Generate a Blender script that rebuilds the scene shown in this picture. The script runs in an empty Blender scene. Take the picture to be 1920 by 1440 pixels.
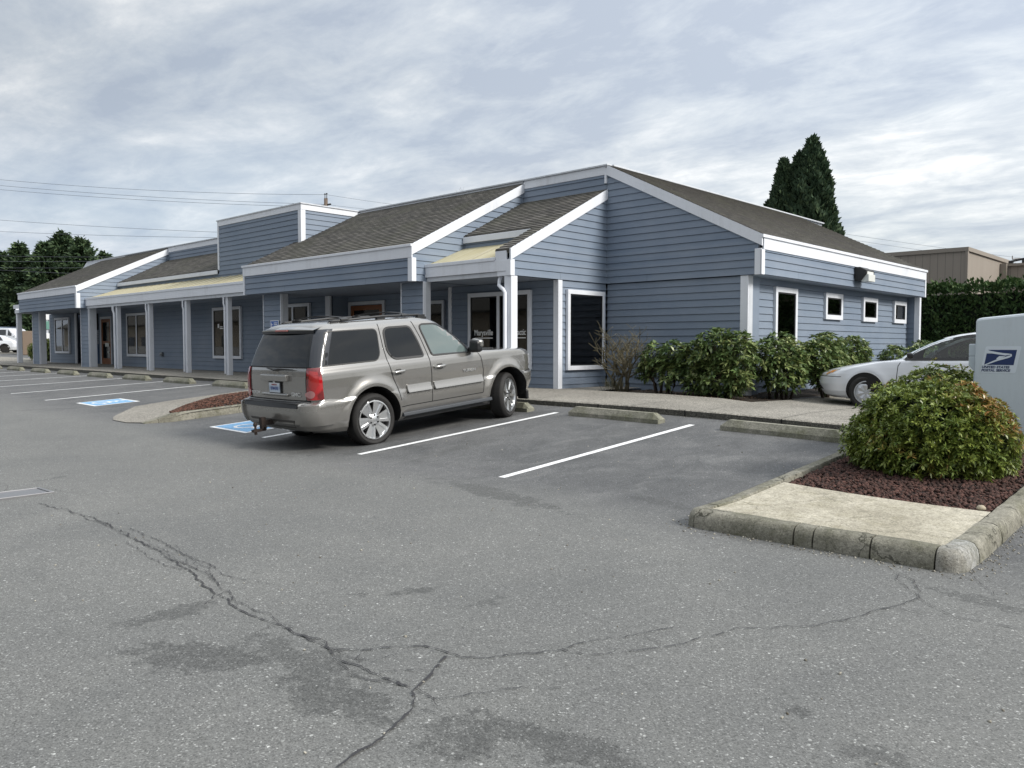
import bpy, bmesh, math, random
import numpy as np
from mathutils import Vector, Matrix
from bisect import bisect_left
random.seed(7)
rng = np.random.default_rng(7)
S = bpy.context.scene
COL = S.collection
PI = math.pi
R = math.radians

# ------------------------------------------------------------------ camera
CAMZ = 0.97
cam = bpy.data.cameras.new('camera')
cam.sensor_width = 36.0
cam.lens = 36.0 * 1520.0 / 1920.0
cam.clip_start = 0.1
cam.clip_end = 3000
co = bpy.data.objects.new('camera', cam)
COL.objects.link(co)
co.location = (0, 0, CAMZ)
co.rotation_euler = (R(90) - math.atan(71 / 1520.0), 0, R(43.0))
S.camera = co

# ------------------------------------------------------------------ light
S.view_settings.view_transform = 'Standard'
S.view_settings.look = 'None'
S.view_settings.exposure = 1.08
S.view_settings.gamma = 1.0
SUN_AZ, SUN_EL = 78.0, 36.0      # degrees from +Y towards +X
sd = bpy.data.lights.new('sun', 'SUN')
sd.energy = 1.8
sd.angle = R(16)
sd.color = (1.0, 0.95, 0.87)
so = bpy.data.objects.new('sun', sd)
COL.objects.link(so)
dirv = Vector((math.sin(R(SUN_AZ)) * math.cos(R(SUN_EL)), math.cos(R(SUN_AZ)) * math.cos(R(SUN_EL)), math.sin(R(SUN_EL))))
so.rotation_euler = dirv.to_track_quat('Z', 'Y').to_euler()


class NT:
    """tiny helper round a node tree"""
    def __init__(s, tree):
        s.t = tree
        s.t.nodes.clear()

    def n(s, typ, ins=None, **props):
        nd = s.t.nodes.new(typ)
        for k, v in props.items():
            setattr(nd, k, v)
        for k, v in (ins or {}).items():
            sock = nd.inputs[k]
            if isinstance(v, bpy.types.NodeSocket):
                s.t.links.new(v, sock)
            else:
                sock.default_value = v
        return nd

    def m(s, op, a, b=None, c=None, clamp=False):
        nd = s.t.nodes.new('ShaderNodeMath')
        nd.operation = op
        nd.use_clamp = clamp
        for i, v in enumerate((a, b, c)):
            if v is None:
                continue
            if isinstance(v, bpy.types.NodeSocket):
                s.t.links.new(v, nd.inputs[i])
            else:
                nd.inputs[i].default_value = v
        return nd.outputs[0]

    def mix(s, f, a, b, blend='MIX'):
        nd = s.t.nodes.new('ShaderNodeMix')
        nd.data_type = 'RGBA'
        nd.blend_type = blend
        for k, v in ((0, f), (6, a), (7, b)):
            if isinstance(v, bpy.types.NodeSocket):
                s.t.links.new(v, nd.inputs[k])
            elif k == 0:
                nd.inputs[k].default_value = v
            else:
                nd.inputs[k].default_value = (v[0], v[1], v[2], 1)
        return nd.outputs[2]

    def ramp(s, f, stops, interp='LINEAR'):
        nd = s.t.nodes.new('ShaderNodeValToRGB')
        nd.color_ramp.interpolation = interp
        e = nd.color_ramp.elements
        while len(e) < len(stops):
            e.new(0.5)
        for i, (p, c) in enumerate(stops):
            e[i].position = p
            if not hasattr(c, '__len__'):
                c = (c, c, c)
            e[i].color = (c[0], c[1], c[2], 1)
        s.t.links.new(f, nd.inputs[0])
        return nd.outputs[0]

    def noise(s, vec, scale, detail=4, rough=0.55, dist=0.0):
        nd = s.n('ShaderNodeTexNoise', {'Scale': scale, 'Detail': detail, 'Roughness': rough, 'Distortion': dist})
        s.t.links.new(vec, nd.inputs['Vector'])
        return nd.outputs['Fac']

    def mapping(s, vec, scale=(1, 1, 1), rot=(0, 0, 0), loc=(0, 0, 0)):
        nd = s.n('ShaderNodeMapping', {'Scale': scale, 'Rotation': rot, 'Location': loc})
        s.t.links.new(vec, nd.inputs['Vector'])
        return nd.outputs[0]


# ------------------------------------------------------------------ sky
w = bpy.data.worlds.new('World')
S.world = w
w.use_nodes = True
T = NT(w.node_tree)
tc = T.n('ShaderNodeTexCoord')
sky = T.n('ShaderNodeTexSky', sky_type='NISHITA', sun_disc=False, sun_elevation=R(SUN_EL), sun_rotation=R(SUN_AZ), air_density=1.2, dust_density=2.0)
sep = T.n('ShaderNodeSeparateXYZ', {0: tc.outputs['Generated']})
zz = T.m('MAXIMUM', sep.outputs[2], 0.0)
den = T.m('ADD', zz, 0.13)
px_ = T.m('DIVIDE', sep.outputs[0], den)
py_ = T.m('DIVIDE', sep.outputs[1], den)
pl = T.n('ShaderNodeCombineXYZ', {0: px_, 1: py_, 2: 0.0}).outputs[0]
# stretched bands of stratus running away to the north-west
m1 = T.mapping(pl, (0.40, 0.90, 1), (0, 0, R(28)), (3.1, 1.7, 0))
n1 = T.noise(m1, 1.25, 9, 0.60, 0.7)
m2 = T.mapping(pl, (1.2, 1.7, 1), (0, 0, R(-12)), (0.3, 4.2, 0))
n2 = T.noise(m2, 2.3, 10, 0.64, 0.25)
m3 = T.mapping(pl, (0.5, 0.5, 1), (0, 0, 0), (7.2, 1.2, 0))
n3 = T.noise(m3, 0.7, 3, 0.5, 0.2)
cl = T.m('ADD', T.m('MULTIPLY', n1, 0.34), T.m('ADD', T.m('MULTIPLY', n2, 0.40), T.m('MULTIPLY', n3, 0.26)))
ccol = T.ramp(cl, [(0.41, (3.2, 3.5, 4.0)), (0.455, (3.8, 4.08, 4.45)), (0.50, (4.45, 4.68, 4.9)), (0.55, (5.5, 5.6, 5.65)), (0.61, (7.2, 7.15, 6.9))])
# the overcast is brighter overhead and towards the veiled sun
sv = T.n('ShaderNodeVectorMath', {0: tc.outputs['Generated'], 1: (math.sin(R(20)), math.cos(R(20)), 0.55)}, operation='DOT_PRODUCT').outputs['Value']
glow = T.m('MULTIPLY_ADD', T.m('MAXIMUM', sv, 0.0), 0.40, 0.58)
zen = T.ramp(zz, [(0.0, 0.86), (0.42, 1.0), (0.75, 1.7), (1.0, 1.95)])
c2 = T.mix(1.0, ccol, zen, 'MULTIPLY')
gl = T.n('ShaderNodeCombineXYZ', {0: glow, 1: glow, 2: glow}).outputs[0]
c3 = T.mix(1.0, c2, gl, 'MULTIPLY')
# thin spots let some blue through low on the left
thin = T.ramp(n3, [(0.40, 0.86), (0.60, 0.96)])
low = T.ramp(sep.outputs[0], [(0.0, 0.0), (0.01, 0.0)])
lx = T.m('MULTIPLY_ADD', sep.outputs[0], -0.9, -0.30, clamp=True)
lz = T.m('SUBTRACT', 1.0, T.m('MULTIPLY', zz, 3.2), clamp=True)
blue = T.m('MULTIPLY', T.m('MULTIPLY', lx, lz), 0.8)
c4 = T.mix(blue, c3, (3.5, 4.3, 5.7))
fin = T.mix(thin, sky.outputs[0], c4)
bg = T.n('ShaderNodeBackground', {'Color': fin, 'Strength': 0.1})
wo = T.n('ShaderNodeOutputWorld', {0: bg.outputs[0]})


# ------------------------------------------------------------------ object helpers
def tag(o, label=None, cat=None, group=None, kind=None):
    for k, v in (('label', label), ('category', cat), ('group', group), ('kind', kind)):
        if v:
            o[k] = v
    return o


def thing(name, label, cat, loc=(0, 0, 0), rot=(0, 0, 0), group=None):
    o = bpy.data.objects.new(name, None)
    o.empty_display_size = 0.2
    COL.objects.link(o)
    o.location = loc
    o.rotation_euler = rot
    return tag(o, label, cat, group)


class MB:
    def __init__(s):
        s.v, s.f, s.mi, s.uv = [], [], [], {}

    def poly(s, pts, mi=0, uv=None):
        i = len(s.v)
        s.v += [tuple(p) for p in pts]
        s.f.append(tuple(range(i, i + len(pts))))
        s.mi.append(mi)
        if uv:
            s.uv[len(s.f) - 1] = uv

    def box(s, a, b, mi=0, fr=None):
        x0, y0, z0 = a
        x1, y1, z1 = b
        P = [(x0, y0, z0), (x1, y0, z0), (x1, y1, z0), (x0, y1, z0), (x0, y0, z1), (x1, y0, z1), (x1, y1, z1), (x0, y1, z1)]
        if fr:
            P = [fr(*p) for p in P]
        i = len(s.v)
        s.v += P
        for q in ((3, 2, 1, 0), (4, 5, 6, 7), (0, 1, 5, 4), (1, 2, 6, 5), (2, 3, 7, 6), (3, 0, 4, 7)):
            s.f.append(tuple(i + k for k in q))
            s.mi.append(mi)
        return s

    def prism(s, pts, d, mi=0):
        """pts: 3d polygon, d: 3d offset vector (back side)"""
        n = len(pts)
        i = len(s.v)
        s.v += [tuple(p) for p in pts] + [tuple(Vector(p) + Vector(d)) for p in pts]
        s.f.append(tuple(range(i, i + n)))
        s.f.append(tuple(range(i + 2 * n - 1, i + n - 1, -1)))
        s.mi += [mi, mi]
        for k in range(n):
            k2 = (k + 1) % n
            s.f.append((i + k, i + n + k, i + n + k2, i + k2))
            s.mi.append(mi)
        return s

    def tube(s, pts, r, seg=8, mi=0, cap=True):
        pts = [Vector(p) for p in pts]
        rs = r if hasattr(r, '__len__') else [r] * len(pts)
        rings = []
        for k, p in enumerate(pts):
            a = pts[max(0, k - 1)]
            b = pts[min(len(pts) - 1, k + 1)]
            t = (b - a).normalized()
            up = Vector((0, 0, 1)) if abs(t.z) < 0.9 else Vector((1, 0, 0))
            u = t.cross(up).normalized()
            v = t.cross(u)
            i = len(s.v)
            for j in range(seg):
                an = 2 * PI * j / seg
                s.v.append(tuple(p + (u * math.cos(an) + v * math.sin(an)) * rs[k]))
            rings.append(i)
        for a, b in zip(rings, rings[1:]):
            for j in range(seg):
                j2 = (j + 1) % seg
                s.f.append((a + j, b + j, b + j2, a + j2))
                s.mi.append(mi)
        if cap:
            s.f.append(tuple(rings[0] + j for j in range(seg)))
            s.f.append(tuple(rings[-1] + j for j in reversed(range(seg))))
            s.mi += [mi, mi]
        return s

    def lathe(s, prof, c, axis, seg=40, mi=0):
        """prof: [(radius, along)], c centre, axis unit vector"""
        ax = Vector(axis).normalized()
        up = Vector((0, 0, 1)) if abs(ax.z) < 0.9 else Vector((1, 0, 0))
        u = ax.cross(up).normalized()
        v = ax.cross(u)
        rings = []
        for r, h in prof:
            i = len(s.v)
            for j in range(seg):
                an = 2 * PI * j / seg
                s.v.append(tuple(Vector(c) + ax * h + (u * math.cos(an) + v * math.sin(an)) * r))
            rings.append(i)
        for a, b in zip(rings, rings[1:]):
            for j in range(seg):
                j2 = (j + 1) % seg
                s.f.append((a + j, a + j2, b + j2, b + j))
                s.mi.append(mi)
        return s

    def build(s, name, mats, parent=None, smooth=False, sharp=None, bevel=None):
        me = bpy.data.meshes.new(name)
        me.from_pydata([tuple(p) for p in s.v], [], s.f)
        if not isinstance(mats, (list, tuple)):
            mats = [mats]
        for m in mats:
            me.materials.append(m)
        if len(mats) > 1:
            me.polygons.foreach_set('material_index', s.mi)
        if s.uv:
            ul = me.uv_layers.new(name='UVMap')
            for fi, uvs in s.uv.items():
                for li, q in zip(me.polygons[fi].loop_indices, uvs):
                    ul.data[li].uv = q
        if smooth:
            me.polygons.foreach_set('use_smooth', [True] * len(me.polygons))
            if sharp:
                me.set_sharp_from_angle(angle=R(sharp))
        me.update()
        o = bpy.data.objects.new(name, me)
        COL.objects.link(o)
        if parent:
            o.parent = parent
        if bevel:
            bv = o.modifiers.new('bevel', 'BEVEL')
            bv.width = bevel
            bv.segments = 2
            bv.limit_method = 'ANGLE'
            bv.angle_limit = R(40)
        return o


def boxo(name, a, b, m, parent=None, bevel=None, fr=None):
    return MB().box(a, b, 0, fr).build(name, m, parent, bevel=bevel)


def copy_tree(o, parent=None):
    c = o.copy()
    COL.objects.link(c)
    c.parent = parent
    for ch in o.children:
        copy_tree(ch, c)
    return c


# ------------------------------------------------------------------ materials
MATS = {}


def pmat(name, col, rough=0.5, metal=0.0, spec=0.5, coat=0.0, emit=None):
    if name in MATS:
        return MATS[name]
    m = bpy.data.materials.new(name)
    m.use_nodes = True
    b = m.node_tree.nodes['Principled BSDF']
    b.inputs['Base Color'].default_value = (col[0], col[1], col[2], 1)
    b.inputs['Roughness'].default_value = rough
    b.inputs['Metallic'].default_value = metal
    b.inputs['Specular IOR Level'].default_value = spec
    b.inputs['Coat Weight'].default_value = coat
    b.inputs['Coat Roughness'].default_value = 0.03
    MATS[name] = m
    return m


def nmat(name, fn, **kw):
    """fn(T, tc) -> dict(color=, rough=, bump=(height socket, strength, distance))"""
    m = bpy.data.materials.new(name)
    m.use_nodes = True
    T = NT(m.node_tree)
    tc = T.n('ShaderNodeTexCoord')
    r = fn(T, tc)
    b = T.n('ShaderNodeBsdfPrincipled')
    for k, v in (('Base Color', r.get('color')), ('Roughness', r.get('rough', 0.6)), ('Metallic', r.get('metal', 0.0)), ('Specular IOR Level', r.get('spec', 0.4)), ('Coat Weight', r.get('coat', 0.0)), ('Coat Roughness', 0.04)):
        if v is None:
            continue
        if isinstance(v, bpy.types.NodeSocket):
            T.t.links.new(v, b.inputs[k])
        elif k == 'Base Color':
            b.inputs[k].default_value = (v[0], v[1], v[2], 1)
        else:
            b.inputs[k].default_value = v
    if 'bump' in r:
        h, st, di = r['bump']
        bp = T.n('ShaderNodeBump', {'Strength': st, 'Distance': di, 'Height': h})
        T.t.links.new(bp.outputs[0], b.inputs['Normal'])
    sh = b.outputs[0]
    if r.get('translucent'):
        tr = T.n('ShaderNodeBsdfTranslucent')
        T.t.links.new(r['color'], tr.inputs[0])
        mx = T.n('ShaderNodeMixShader', {0: r['translucent'], 1: sh, 2: tr.outputs[0]})
        sh = mx.outputs[0]
    o = T.n('ShaderNodeOutputMaterial', {0: sh})
    MATS[name] = m
    return m


def f_paint(base, dirt, amt=0.3, rough=0.55):
    def fn(T, tc):
        p = tc.outputs['Object']
        n = T.noise(p, 1.3, 6, 0.6)
        st = T.noise(T.mapping(p, (9, 9, 0.7)), 1.0, 4, 0.6)
        g = T.m('MULTIPLY', T.ramp(n, [(0.42, 0.0), (0.7, 1.0)]), T.ramp(st, [(0.4, 0.1), (0.7, 1.0)]))
        fine = T.noise(p, 60, 2, 0.5)
        c = T.mix(T.m('MULTIPLY', g, amt), base, dirt)
        c = T.mix(0.10, c, T.ramp(fine, [(0.3, 0.35), (0.7, 1.0)]), 'MULTIPLY')
        return dict(color=c, rough=rough, bump=(fine, 0.15, 0.003))
    return fn


def f_siding(T, tc):
    p = tc.outputs['Object']
    uv = tc.outputs['UV']
    # board-to-board tone and faint wood-grain texture, weathering in broad patches
    sx = T.n('ShaderNodeSeparateXYZ', {0: uv})
    row = T.m('FLOOR', T.m('DIVIDE', sx.outputs[1], 0.1585))
    wn = T.n('ShaderNodeTexWhiteNoise', {'W': row}, noise_dimensions='1D').outputs[0]
    grain = T.noise(T.mapping(uv, (2.0, 55, 1)), 1.0, 5, 0.65)
    patch = T.noise(p, 0.8, 5, 0.6)
    c = T.mix(T.ramp(patch, [(0.35, 0.0), (0.7, 1.0)]), (0.160, 0.206, 0.276), (0.206, 0.250, 0.318))
    c = T.mix(T.m('MULTIPLY', wn, 0.22), c, (0.25, 0.285, 0.34))
    c = T.mix(0.16, c, T.ramp(grain, [(0.3, 0.5), (0.7, 1.0)]), 'MULTIPLY')
    return dict(color=c, rough=0.6, spec=0.35, bump=(grain, 0.25, 0.004))


def f_shingle(T, tc):
    uv = tc.outputs['UV']
    br = T.n('ShaderNodeTexBrick', {'Scale': 1.0, 'Mortar Size': 0.006, 'Brick Width': 0.21, 'Row Height': 0.14, 'Color1': (0, 0, 0, 1), 'Color2': (1, 1, 1, 1), 'Mortar': (0, 0, 0, 1)}, offset=0.37, offset_frequency=2, squash=1.0)
    T.t.links.new(T.mapping(uv, (1, 1, 1)), br.inputs['Vector'])
    big = T.noise(uv, 0.9, 5, 0.6)
    fine = T.noise(uv, 55, 3, 0.7)
    n2 = T.noise(T.mapping(uv, (3.0, 7.1, 1)), 1.0, 3, 0.6)
    c = T.mix(br.outputs['Color'], (0.088, 0.085, 0.080), (0.205, 0.195, 0.178))
    c = T.mix(T.ramp(n2, [(0.4, 0.0), (0.62, 0.6)]), c, (0.056, 0.055, 0.055))
    c = T.mix(T.ramp(big, [(0.45, 0.0), (0.75, 0.6)]), c, (0.105, 0.108, 0.080))
    c = T.mix(0.6, c, T.ramp(fine, [(0.25, 0.45), (0.75, 1.35)]), 'MULTIPLY')
    return dict(color=c, rough=0.9, spec=0.2, bump=(fine, 0.5, 0.01))


def f_metalroof(T, tc):
    uv = tc.outputs['UV']
    n = T.noise(T.mapping(uv, (1.2, 0.25, 1)), 1.5, 5, 0.6)
    n2 = T.noise(T.mapping(uv, (9.0, 0.5, 1)), 1.5, 4, 0.6)
    c = T.mix(T.ramp(n, [(0.35, 0.0), (0.65, 1.0)]), (0.44, 0.41, 0.28), (0.35, 0.31, 0.18))
    c = T.mix(T.ramp(n2, [(0.45, 0.0), (0.75, 0.6)]), c, (0.54, 0.52, 0.42))
    return dict(color=c, rough=0.62, spec=0.2)


def f_asphalt(T, tc):
    p = tc.outputs['Object']
    v1 = T.n('ShaderNodeTexVoronoi', {'Scale': 140.0, 'Randomness': 1.0})
    T.t.links.new(p, v1.inputs['Vector'])
    sepc = T.n('ShaderNodeSeparateColor', {0: v1.outputs['Color']})
    v2 = T.n('ShaderNodeTexVoronoi', {'Scale': 48.0, 'Randomness': 1.0})
    T.t.links.new(p, v2.inputs['Vector'])
    sepd = T.n('ShaderNodeSeparateColor', {0: v2.outputs['Color']})
    fine = T.noise(p, 130, 3, 0.7)
    med = T.noise(p, 9, 5, 0.6)
    big = T.noise(p, 0.55, 6, 0.62, 0.6)
    sx = T.n('ShaderNodeSeparateXYZ', {0: p})
    # older grey drive lane, darker newer surface in the stalls
    edge = T.m('ADD', sx.outputs[1], T.m('MULTIPLY', T.m('SUBTRACT', big, 0.5), 2.6))
    stall = T.ramp(T.m('MULTIPLY_ADD', edge, 0.1, 0.0), [(0.56, 0.0), (0.66, 1.0), (1.2, 1.0)])
    lane = T.mix(T.ramp(big, [(0.35, 0.0), (0.68, 1.0)]), (0.142, 0.145, 0.142), (0.178, 0.180, 0.173))
    lane = T.mix(T.ramp(med, [(0.3, 0.0), (0.75, 0.35)]), lane, (0.118, 0.121, 0.121))
    park = T.mix(T.ramp(big, [(0.35, 0.0), (0.62, 1.0)]), (0.084, 0.087, 0.090), (0.122, 0.124, 0.126))
    mott = T.noise(T.mapping(p, (1.0, .55, 1)), 2.4, 7, 0.7, 0.8)
    park = T.mix(T.ramp(mott, [(0.48, 0.0), (0.66, 0.75)]), park, (0.150, 0.152, 0.153))
    park = T.mix(T.ramp(mott, [(0.30, 0.7), (0.44, 0.0)]), park, (0.068, 0.070, 0.073))
    lane = T.mix(T.ramp(mott, [(0.30, 0.35), (0.42, 0.0)]), lane, (0.110, 0.113, 0.113))
    c = T.mix(stall, lane, park)
    # oil and damp patches
    mask = None
    wob = T.n('ShaderNodeTexNoise', {'Scale': 2.6, 'Detail': 8.0, 'Roughness': 0.72})
    T.t.links.new(p, wob.inputs['Vector'])
    wv = T.n('ShaderNodeVectorMath', {0: wob.outputs['Color'], 1: (0.5, 0.5, 0.5)}, operation='SUBTRACT').outputs[0]
    wv = T.n('ShaderNodeVectorMath', {0: wv, 'Scale': 0.55}, operation='SCALE').outputs[0]
    pw = T.n('ShaderNodeVectorMath', {0: p, 1: wv}, operation='ADD').outputs[0]
    rgn = T.m('MULTIPLY', T.m('SUBTRACT', T.noise(p, 8.5, 9, 0.78), 0.5), 3.4)
    for (cx, cy, ang, ra, rb, st) in STAINS:
        q = T.n('ShaderNodeVectorMath', {0: pw, 1: (cx, cy, 0)}, operation='SUBTRACT').outputs[0]
        q = T.mapping(q, (1, 1, 1), (0, 0, -ang))
        q = T.n('ShaderNodeVectorMath', {0: q, 1: (1 / ra, 1 / rb, 0)}, operation='MULTIPLY').outputs[0]
        l = T.n('ShaderNodeVectorMath', {0: q}, operation='LENGTH').outputs['Value']
        a = T.m('MULTIPLY', T.m('MULTIPLY', T.m('ADD', T.m('SUBTRACT', 0.85, l), rgn), 5.0, clamp=True), st)
        mask = a if mask is None else T.m('MAXIMUM', mask, a)
    rag = T.ramp(T.noise(p, 30, 4, 0.75), [(0.36, 0.35), (0.55, 1.0)])
    c = T.mix(T.m('MULTIPLY', T.m('MULTIPLY', mask, rag), 0.78), c, (0.066, 0.068, 0.067))
    # aggregate: dark binder and pale stones
    c = T.mix(0.75, c, T.ramp(fine, [(0.3, 0.62), (0.7, 1.32)]), 'MULTIPLY')
    st1 = T.ramp(sepc.outputs[0], [(0.0, 0.5), (0.4, 0.95), (0.86, 1.1), (0.945, 1.35), (0.975, 2.0), (1.0, 2.6)])
    c = T.mix(0.8, c, st1, 'MULTIPLY')
    st2 = T.ramp(sepd.outputs[1], [(0.0, 0.8), (0.9, 1.0), (0.965, 1.05), (0.985, 2.8)])
    ds2 = T.ramp(v2.outputs['Distance'], [(0.30, 1.0), (0.42, 0.0)])
    c = T.mix(T.m('MULTIPLY', ds2, 0.8), c, T.mix(1.0, c, st2, 'MULTIPLY'))
    h = T.m('ADD', T.m('MULTIPLY', v1.outputs['Distance'], -0.6), T.m('MULTIPLY', fine, 0.7))
    return dict(color=c, rough=0.78, spec=0.35, bump=(h, 0.5, 0.006))


def f_aggregate(base=(0.27, 0.255, 0.225)):
    def fn(T, tc):
        p = tc.outputs['Object']
        v = T.n('ShaderNodeTexVoronoi', {'Scale': 70.0})
        T.t.links.new(p, v.inputs['Vector'])
        sc = T.n('ShaderNodeSeparateColor', {0: v.outputs['Color']})
        big = T.noise(p, 0.8, 6, 0.6)
        c = T.mix(T.ramp(big, [(0.35, 0.0), (0.7, 1.0)]), base, tuple(k * 0.72 for k in base))
        c = T.mix(0.85, c, T.ramp(sc.outputs[0], [(0.0, 0.35), (0.4, 0.85), (0.8, 1.2), (1.0, 1.9)]), 'MULTIPLY')
        return dict(color=c, rough=0.85, spec=0.3, bump=(v.outputs['Distance'], -0.6, 0.01))
    return fn


def f_concrete(base, dark, moss=None, crack=0.0, streak=False):
    def fn(T, tc):
        p = tc.outputs['Object']
        big = T.noise(p, 1.7, 7, 0.65)
        med = T.noise(p, 14, 5, 0.7)
        fine = T.noise(p, 110, 2, 0.6)
        c = T.mix(T.ramp(big, [(0.38, 0.0), (0.64, 1.0)]), base, dark)
        c = T.mix(T.ramp(med, [(0.45, 0.0), (0.75, 0.65)]), c, tuple(k * 0.6 for k in dark))
        if moss:
            mm = T.noise(p, 4.3, 6, 0.7)
            c = T.mix(T.ramp(mm, [(0.5, 0.0), (0.72, 0.75)]), c, moss)
        spk = T.n('ShaderNodeTexVoronoi', {'Scale': 75.0})
        T.t.links.new(p, spk.inputs['Vector'])
        sk = T.n('ShaderNodeSeparateColor', {0: spk.outputs['Color']})
        c = T.mix(0.55, c, T.ramp(sk.outputs[0], [(0.0, 0.45), (0.3, 0.95), (0.85, 1.08), (1.0, 1.5)]), 'MULTIPLY')
        if crack:
            wv_ = T.n('ShaderNodeTexNoise', {'Scale': 5.0, 'Detail': 5.0, 'Roughness': 0.6})
            T.t.links.new(p, wv_.inputs['Vector'])
            q_ = T.n('ShaderNodeVectorMath', {0: wv_.outputs['Color'], 'Scale': 0.35}, operation='SCALE').outputs[0]
            q_ = T.n('ShaderNodeVectorMath', {0: p, 1: q_}, operation='ADD').outputs[0]
            vc = T.n('ShaderNodeTexVoronoi', {'Scale': 1.35}, feature='DISTANCE_TO_EDGE')
            T.t.links.new(q_, vc.inputs['Vector'])
            cm = T.m('MULTIPLY', T.ramp(vc.outputs['Distance'], [(0.0, 1.0), (0.006, 0.9), (0.014, 0.0)]), T.ramp(T.noise(p, 1.1, 3, 0.5), [(0.44, 0.0), (0.52, crack)]))
            c = T.mix(cm, c, (0.03, 0.03, 0.022))
        c = T.mix(0.6, c, T.ramp(fine, [(0.3, 0.6), (0.7, 1.3)]), 'MULTIPLY')
        return dict(color=c, rough=0.9, spec=0.25, bump=(T.m('ADD', med, fine), 0.5, 0.008))
    return fn


def f_leaf(c1, c2, c3, rough=0.45, trans=0.12):
    def fn(T, tc):
        a = T.n('ShaderNodeAttribute', attribute_name='rnd')
        s = T.n('ShaderNodeSeparateColor', {0: a.outputs['Color']})
        c = T.mix(s.outputs[0], c1, c2)
        c = T.mix(T.ramp(s.outputs[1], [(0.55, 0.0), (1.0, 1.0)]), c, c3)
        return dict(color=c, rough=rough, spec=0.4, translucent=trans)
    return fn


def glass_mat(name, tint, rough=0.02, alpha=None):
    """thin window pane: transparent with a Fresnel reflection"""
    m = bpy.data.materials.new(name)
    m.use_nodes = True
    T = NT(m.node_tree)
    gl = T.n('ShaderNodeBsdfGlossy', {'Color': (1, 1, 1, 1), 'Roughness': rough})
    tr = T.n('ShaderNodeBsdfTransparent', {'Color': (tint[0], tint[1], tint[2], 1)})
    fr = T.n('ShaderNodeFresnel', {'IOR': 1.55})
    f2 = T.m('MULTIPLY_ADD', fr.outputs[0], 1.15, 0.01, clamp=True)
    mx = T.n('ShaderNodeMixShader', {0: f2, 1: tr.outputs[0], 2: gl.outputs[0]})
    T.n('ShaderNodeOutputMaterial', {0: mx.outputs[0]})
    MATS[name] = m
    return m


def at_ground_stains():
    """oil and damp patches: two ends (survey-photo pixels on level ground 0.6 m below the walk) and a half width in metres"""
    F_ = 1520.0
    th, yw = -math.atan(71 / F_), R(43.0)
    fw = Vector((-math.sin(yw) * math.cos(th), math.cos(yw) * math.cos(th), math.sin(th)))
    rt = Vector((math.cos(yw), math.sin(yw), 0))
    up = rt.cross(fw)
    def g(px, py, z=-.60):
        d = fw + rt * ((px - 960) / F_) - up * ((py - 720) / F_)
        t = (z - CAMZ) / d.z
        return d.x * t, d.y * t
    out = []
    for a, b, hw, st, z in (((190, 1172), (420, 1125), .10, .8, -.6), ((240, 1218), (540, 1225), .17, .95, -.6), ((470, 1180), (700, 1285), .12, .8, -.6),
                            ((520, 1245), (740, 1345), .15, .9, -.6), ((780, 1375), (1000, 1360), .17, 1.0, -.6), ((930, 1350), (1230, 1450), .14, .95, -.6),
                            ((725, 1112), (820, 1104), .05, .9, -.6), ((650, 1122), (690, 1110), .04, .7, -.6), ((880, 1135), (950, 1118), .04, .6, -.6),
                            ((1455, 1315), (1530, 1340), .06, .95, -.6), ((1590, 1385), (1710, 1440), .09, .7, -.6), ((820, 905), (1075, 968), .15, .8, -.57),
                            ((1180, 930), (1300, 965), .12, .6, -.57), ((1300, 1005), (1640, 1060), .10, .5, -.6), ((1740, 1105), (1930, 1160), .10, .7, -.6),
                            ((500, 850), (760, 830), .5, .6, -.48), ((1050, 840), (1330, 800), .22, .35, -.4), ((740, 860), (990, 820), .18, .4, -.45),
                            ((60, 905), (130, 895), .05, .6, -.6), ((0, 775), (180, 770), .12, .45, -.45), ((620, 1395), (660, 1380), .04, .5, -.6)):
        p, q = g(*a, z), g(*b, z)
        L = math.hypot(q[0] - p[0], q[1] - p[1])
        out.append(((p[0] + q[0]) / 2, (p[1] + q[1]) / 2, math.atan2(q[1] - p[1], q[0] - p[0]), L / 2 * 1.12, hw * 1.35, min(1, st * 1.1)))
    return out


STAINS = at_ground_stains()
siding = nmat('siding_paint', f_siding)
trim = nmat('white_trim_paint', f_paint((0.72, 0.75, 0.81), (0.45, 0.46, 0.48), 0.45))
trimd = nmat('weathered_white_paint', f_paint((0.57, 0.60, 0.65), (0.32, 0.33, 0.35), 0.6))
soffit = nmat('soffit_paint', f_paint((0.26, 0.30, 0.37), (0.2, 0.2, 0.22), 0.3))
shingle = nmat('asphalt_shingle', f_shingle)
metalroof = nmat('aged_translucent_panel', f_metalroof)
asphalt = nmat('asphalt', f_asphalt)
aggregate = nmat('exposed_aggregate', f_aggregate())
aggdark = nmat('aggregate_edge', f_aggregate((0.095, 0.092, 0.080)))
kerbm = nmat('mossy_kerb_concrete', f_concrete((0.265, 0.255, 0.215), (0.145, 0.142, 0.112), (0.095, 0.096, 0.055), 0.8))
stopm = nmat('wheel_stop_concrete', f_concrete((0.31, 0.30, 0.255), (0.20, 0.20, 0.16), (0.12, 0.125, 0.075)))
padm = nmat('buff_concrete', f_concrete((0.48, 0.45, 0.37), (0.34, 0.315, 0.25), (0.26, 0.24, 0.17), 0.35))
line = nmat('road_paint_white', lambda T, tc: dict(color=T.mix(T.ramp(T.noise(tc.outputs['Object'], 26, 5, 0.75), [(0.36, 0.55), (0.5, 0.0)]), (0.78, 0.79, 0.80), (0.22, 0.22, 0.23)), rough=0.7))
hcblue = nmat('road_paint_blue', lambda T, tc: dict(color=T.mix(T.ramp(T.noise(tc.outputs['Object'], 24, 5, 0.75), [(0.4, 0.5), (0.55, 0.0)]), (0.20, 0.42, 0.68), (0.12, 0.16, 0.2)), rough=0.7))
black = pmat('black_plastic', (0.012, 0.013, 0.015), 0.45)
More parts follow.
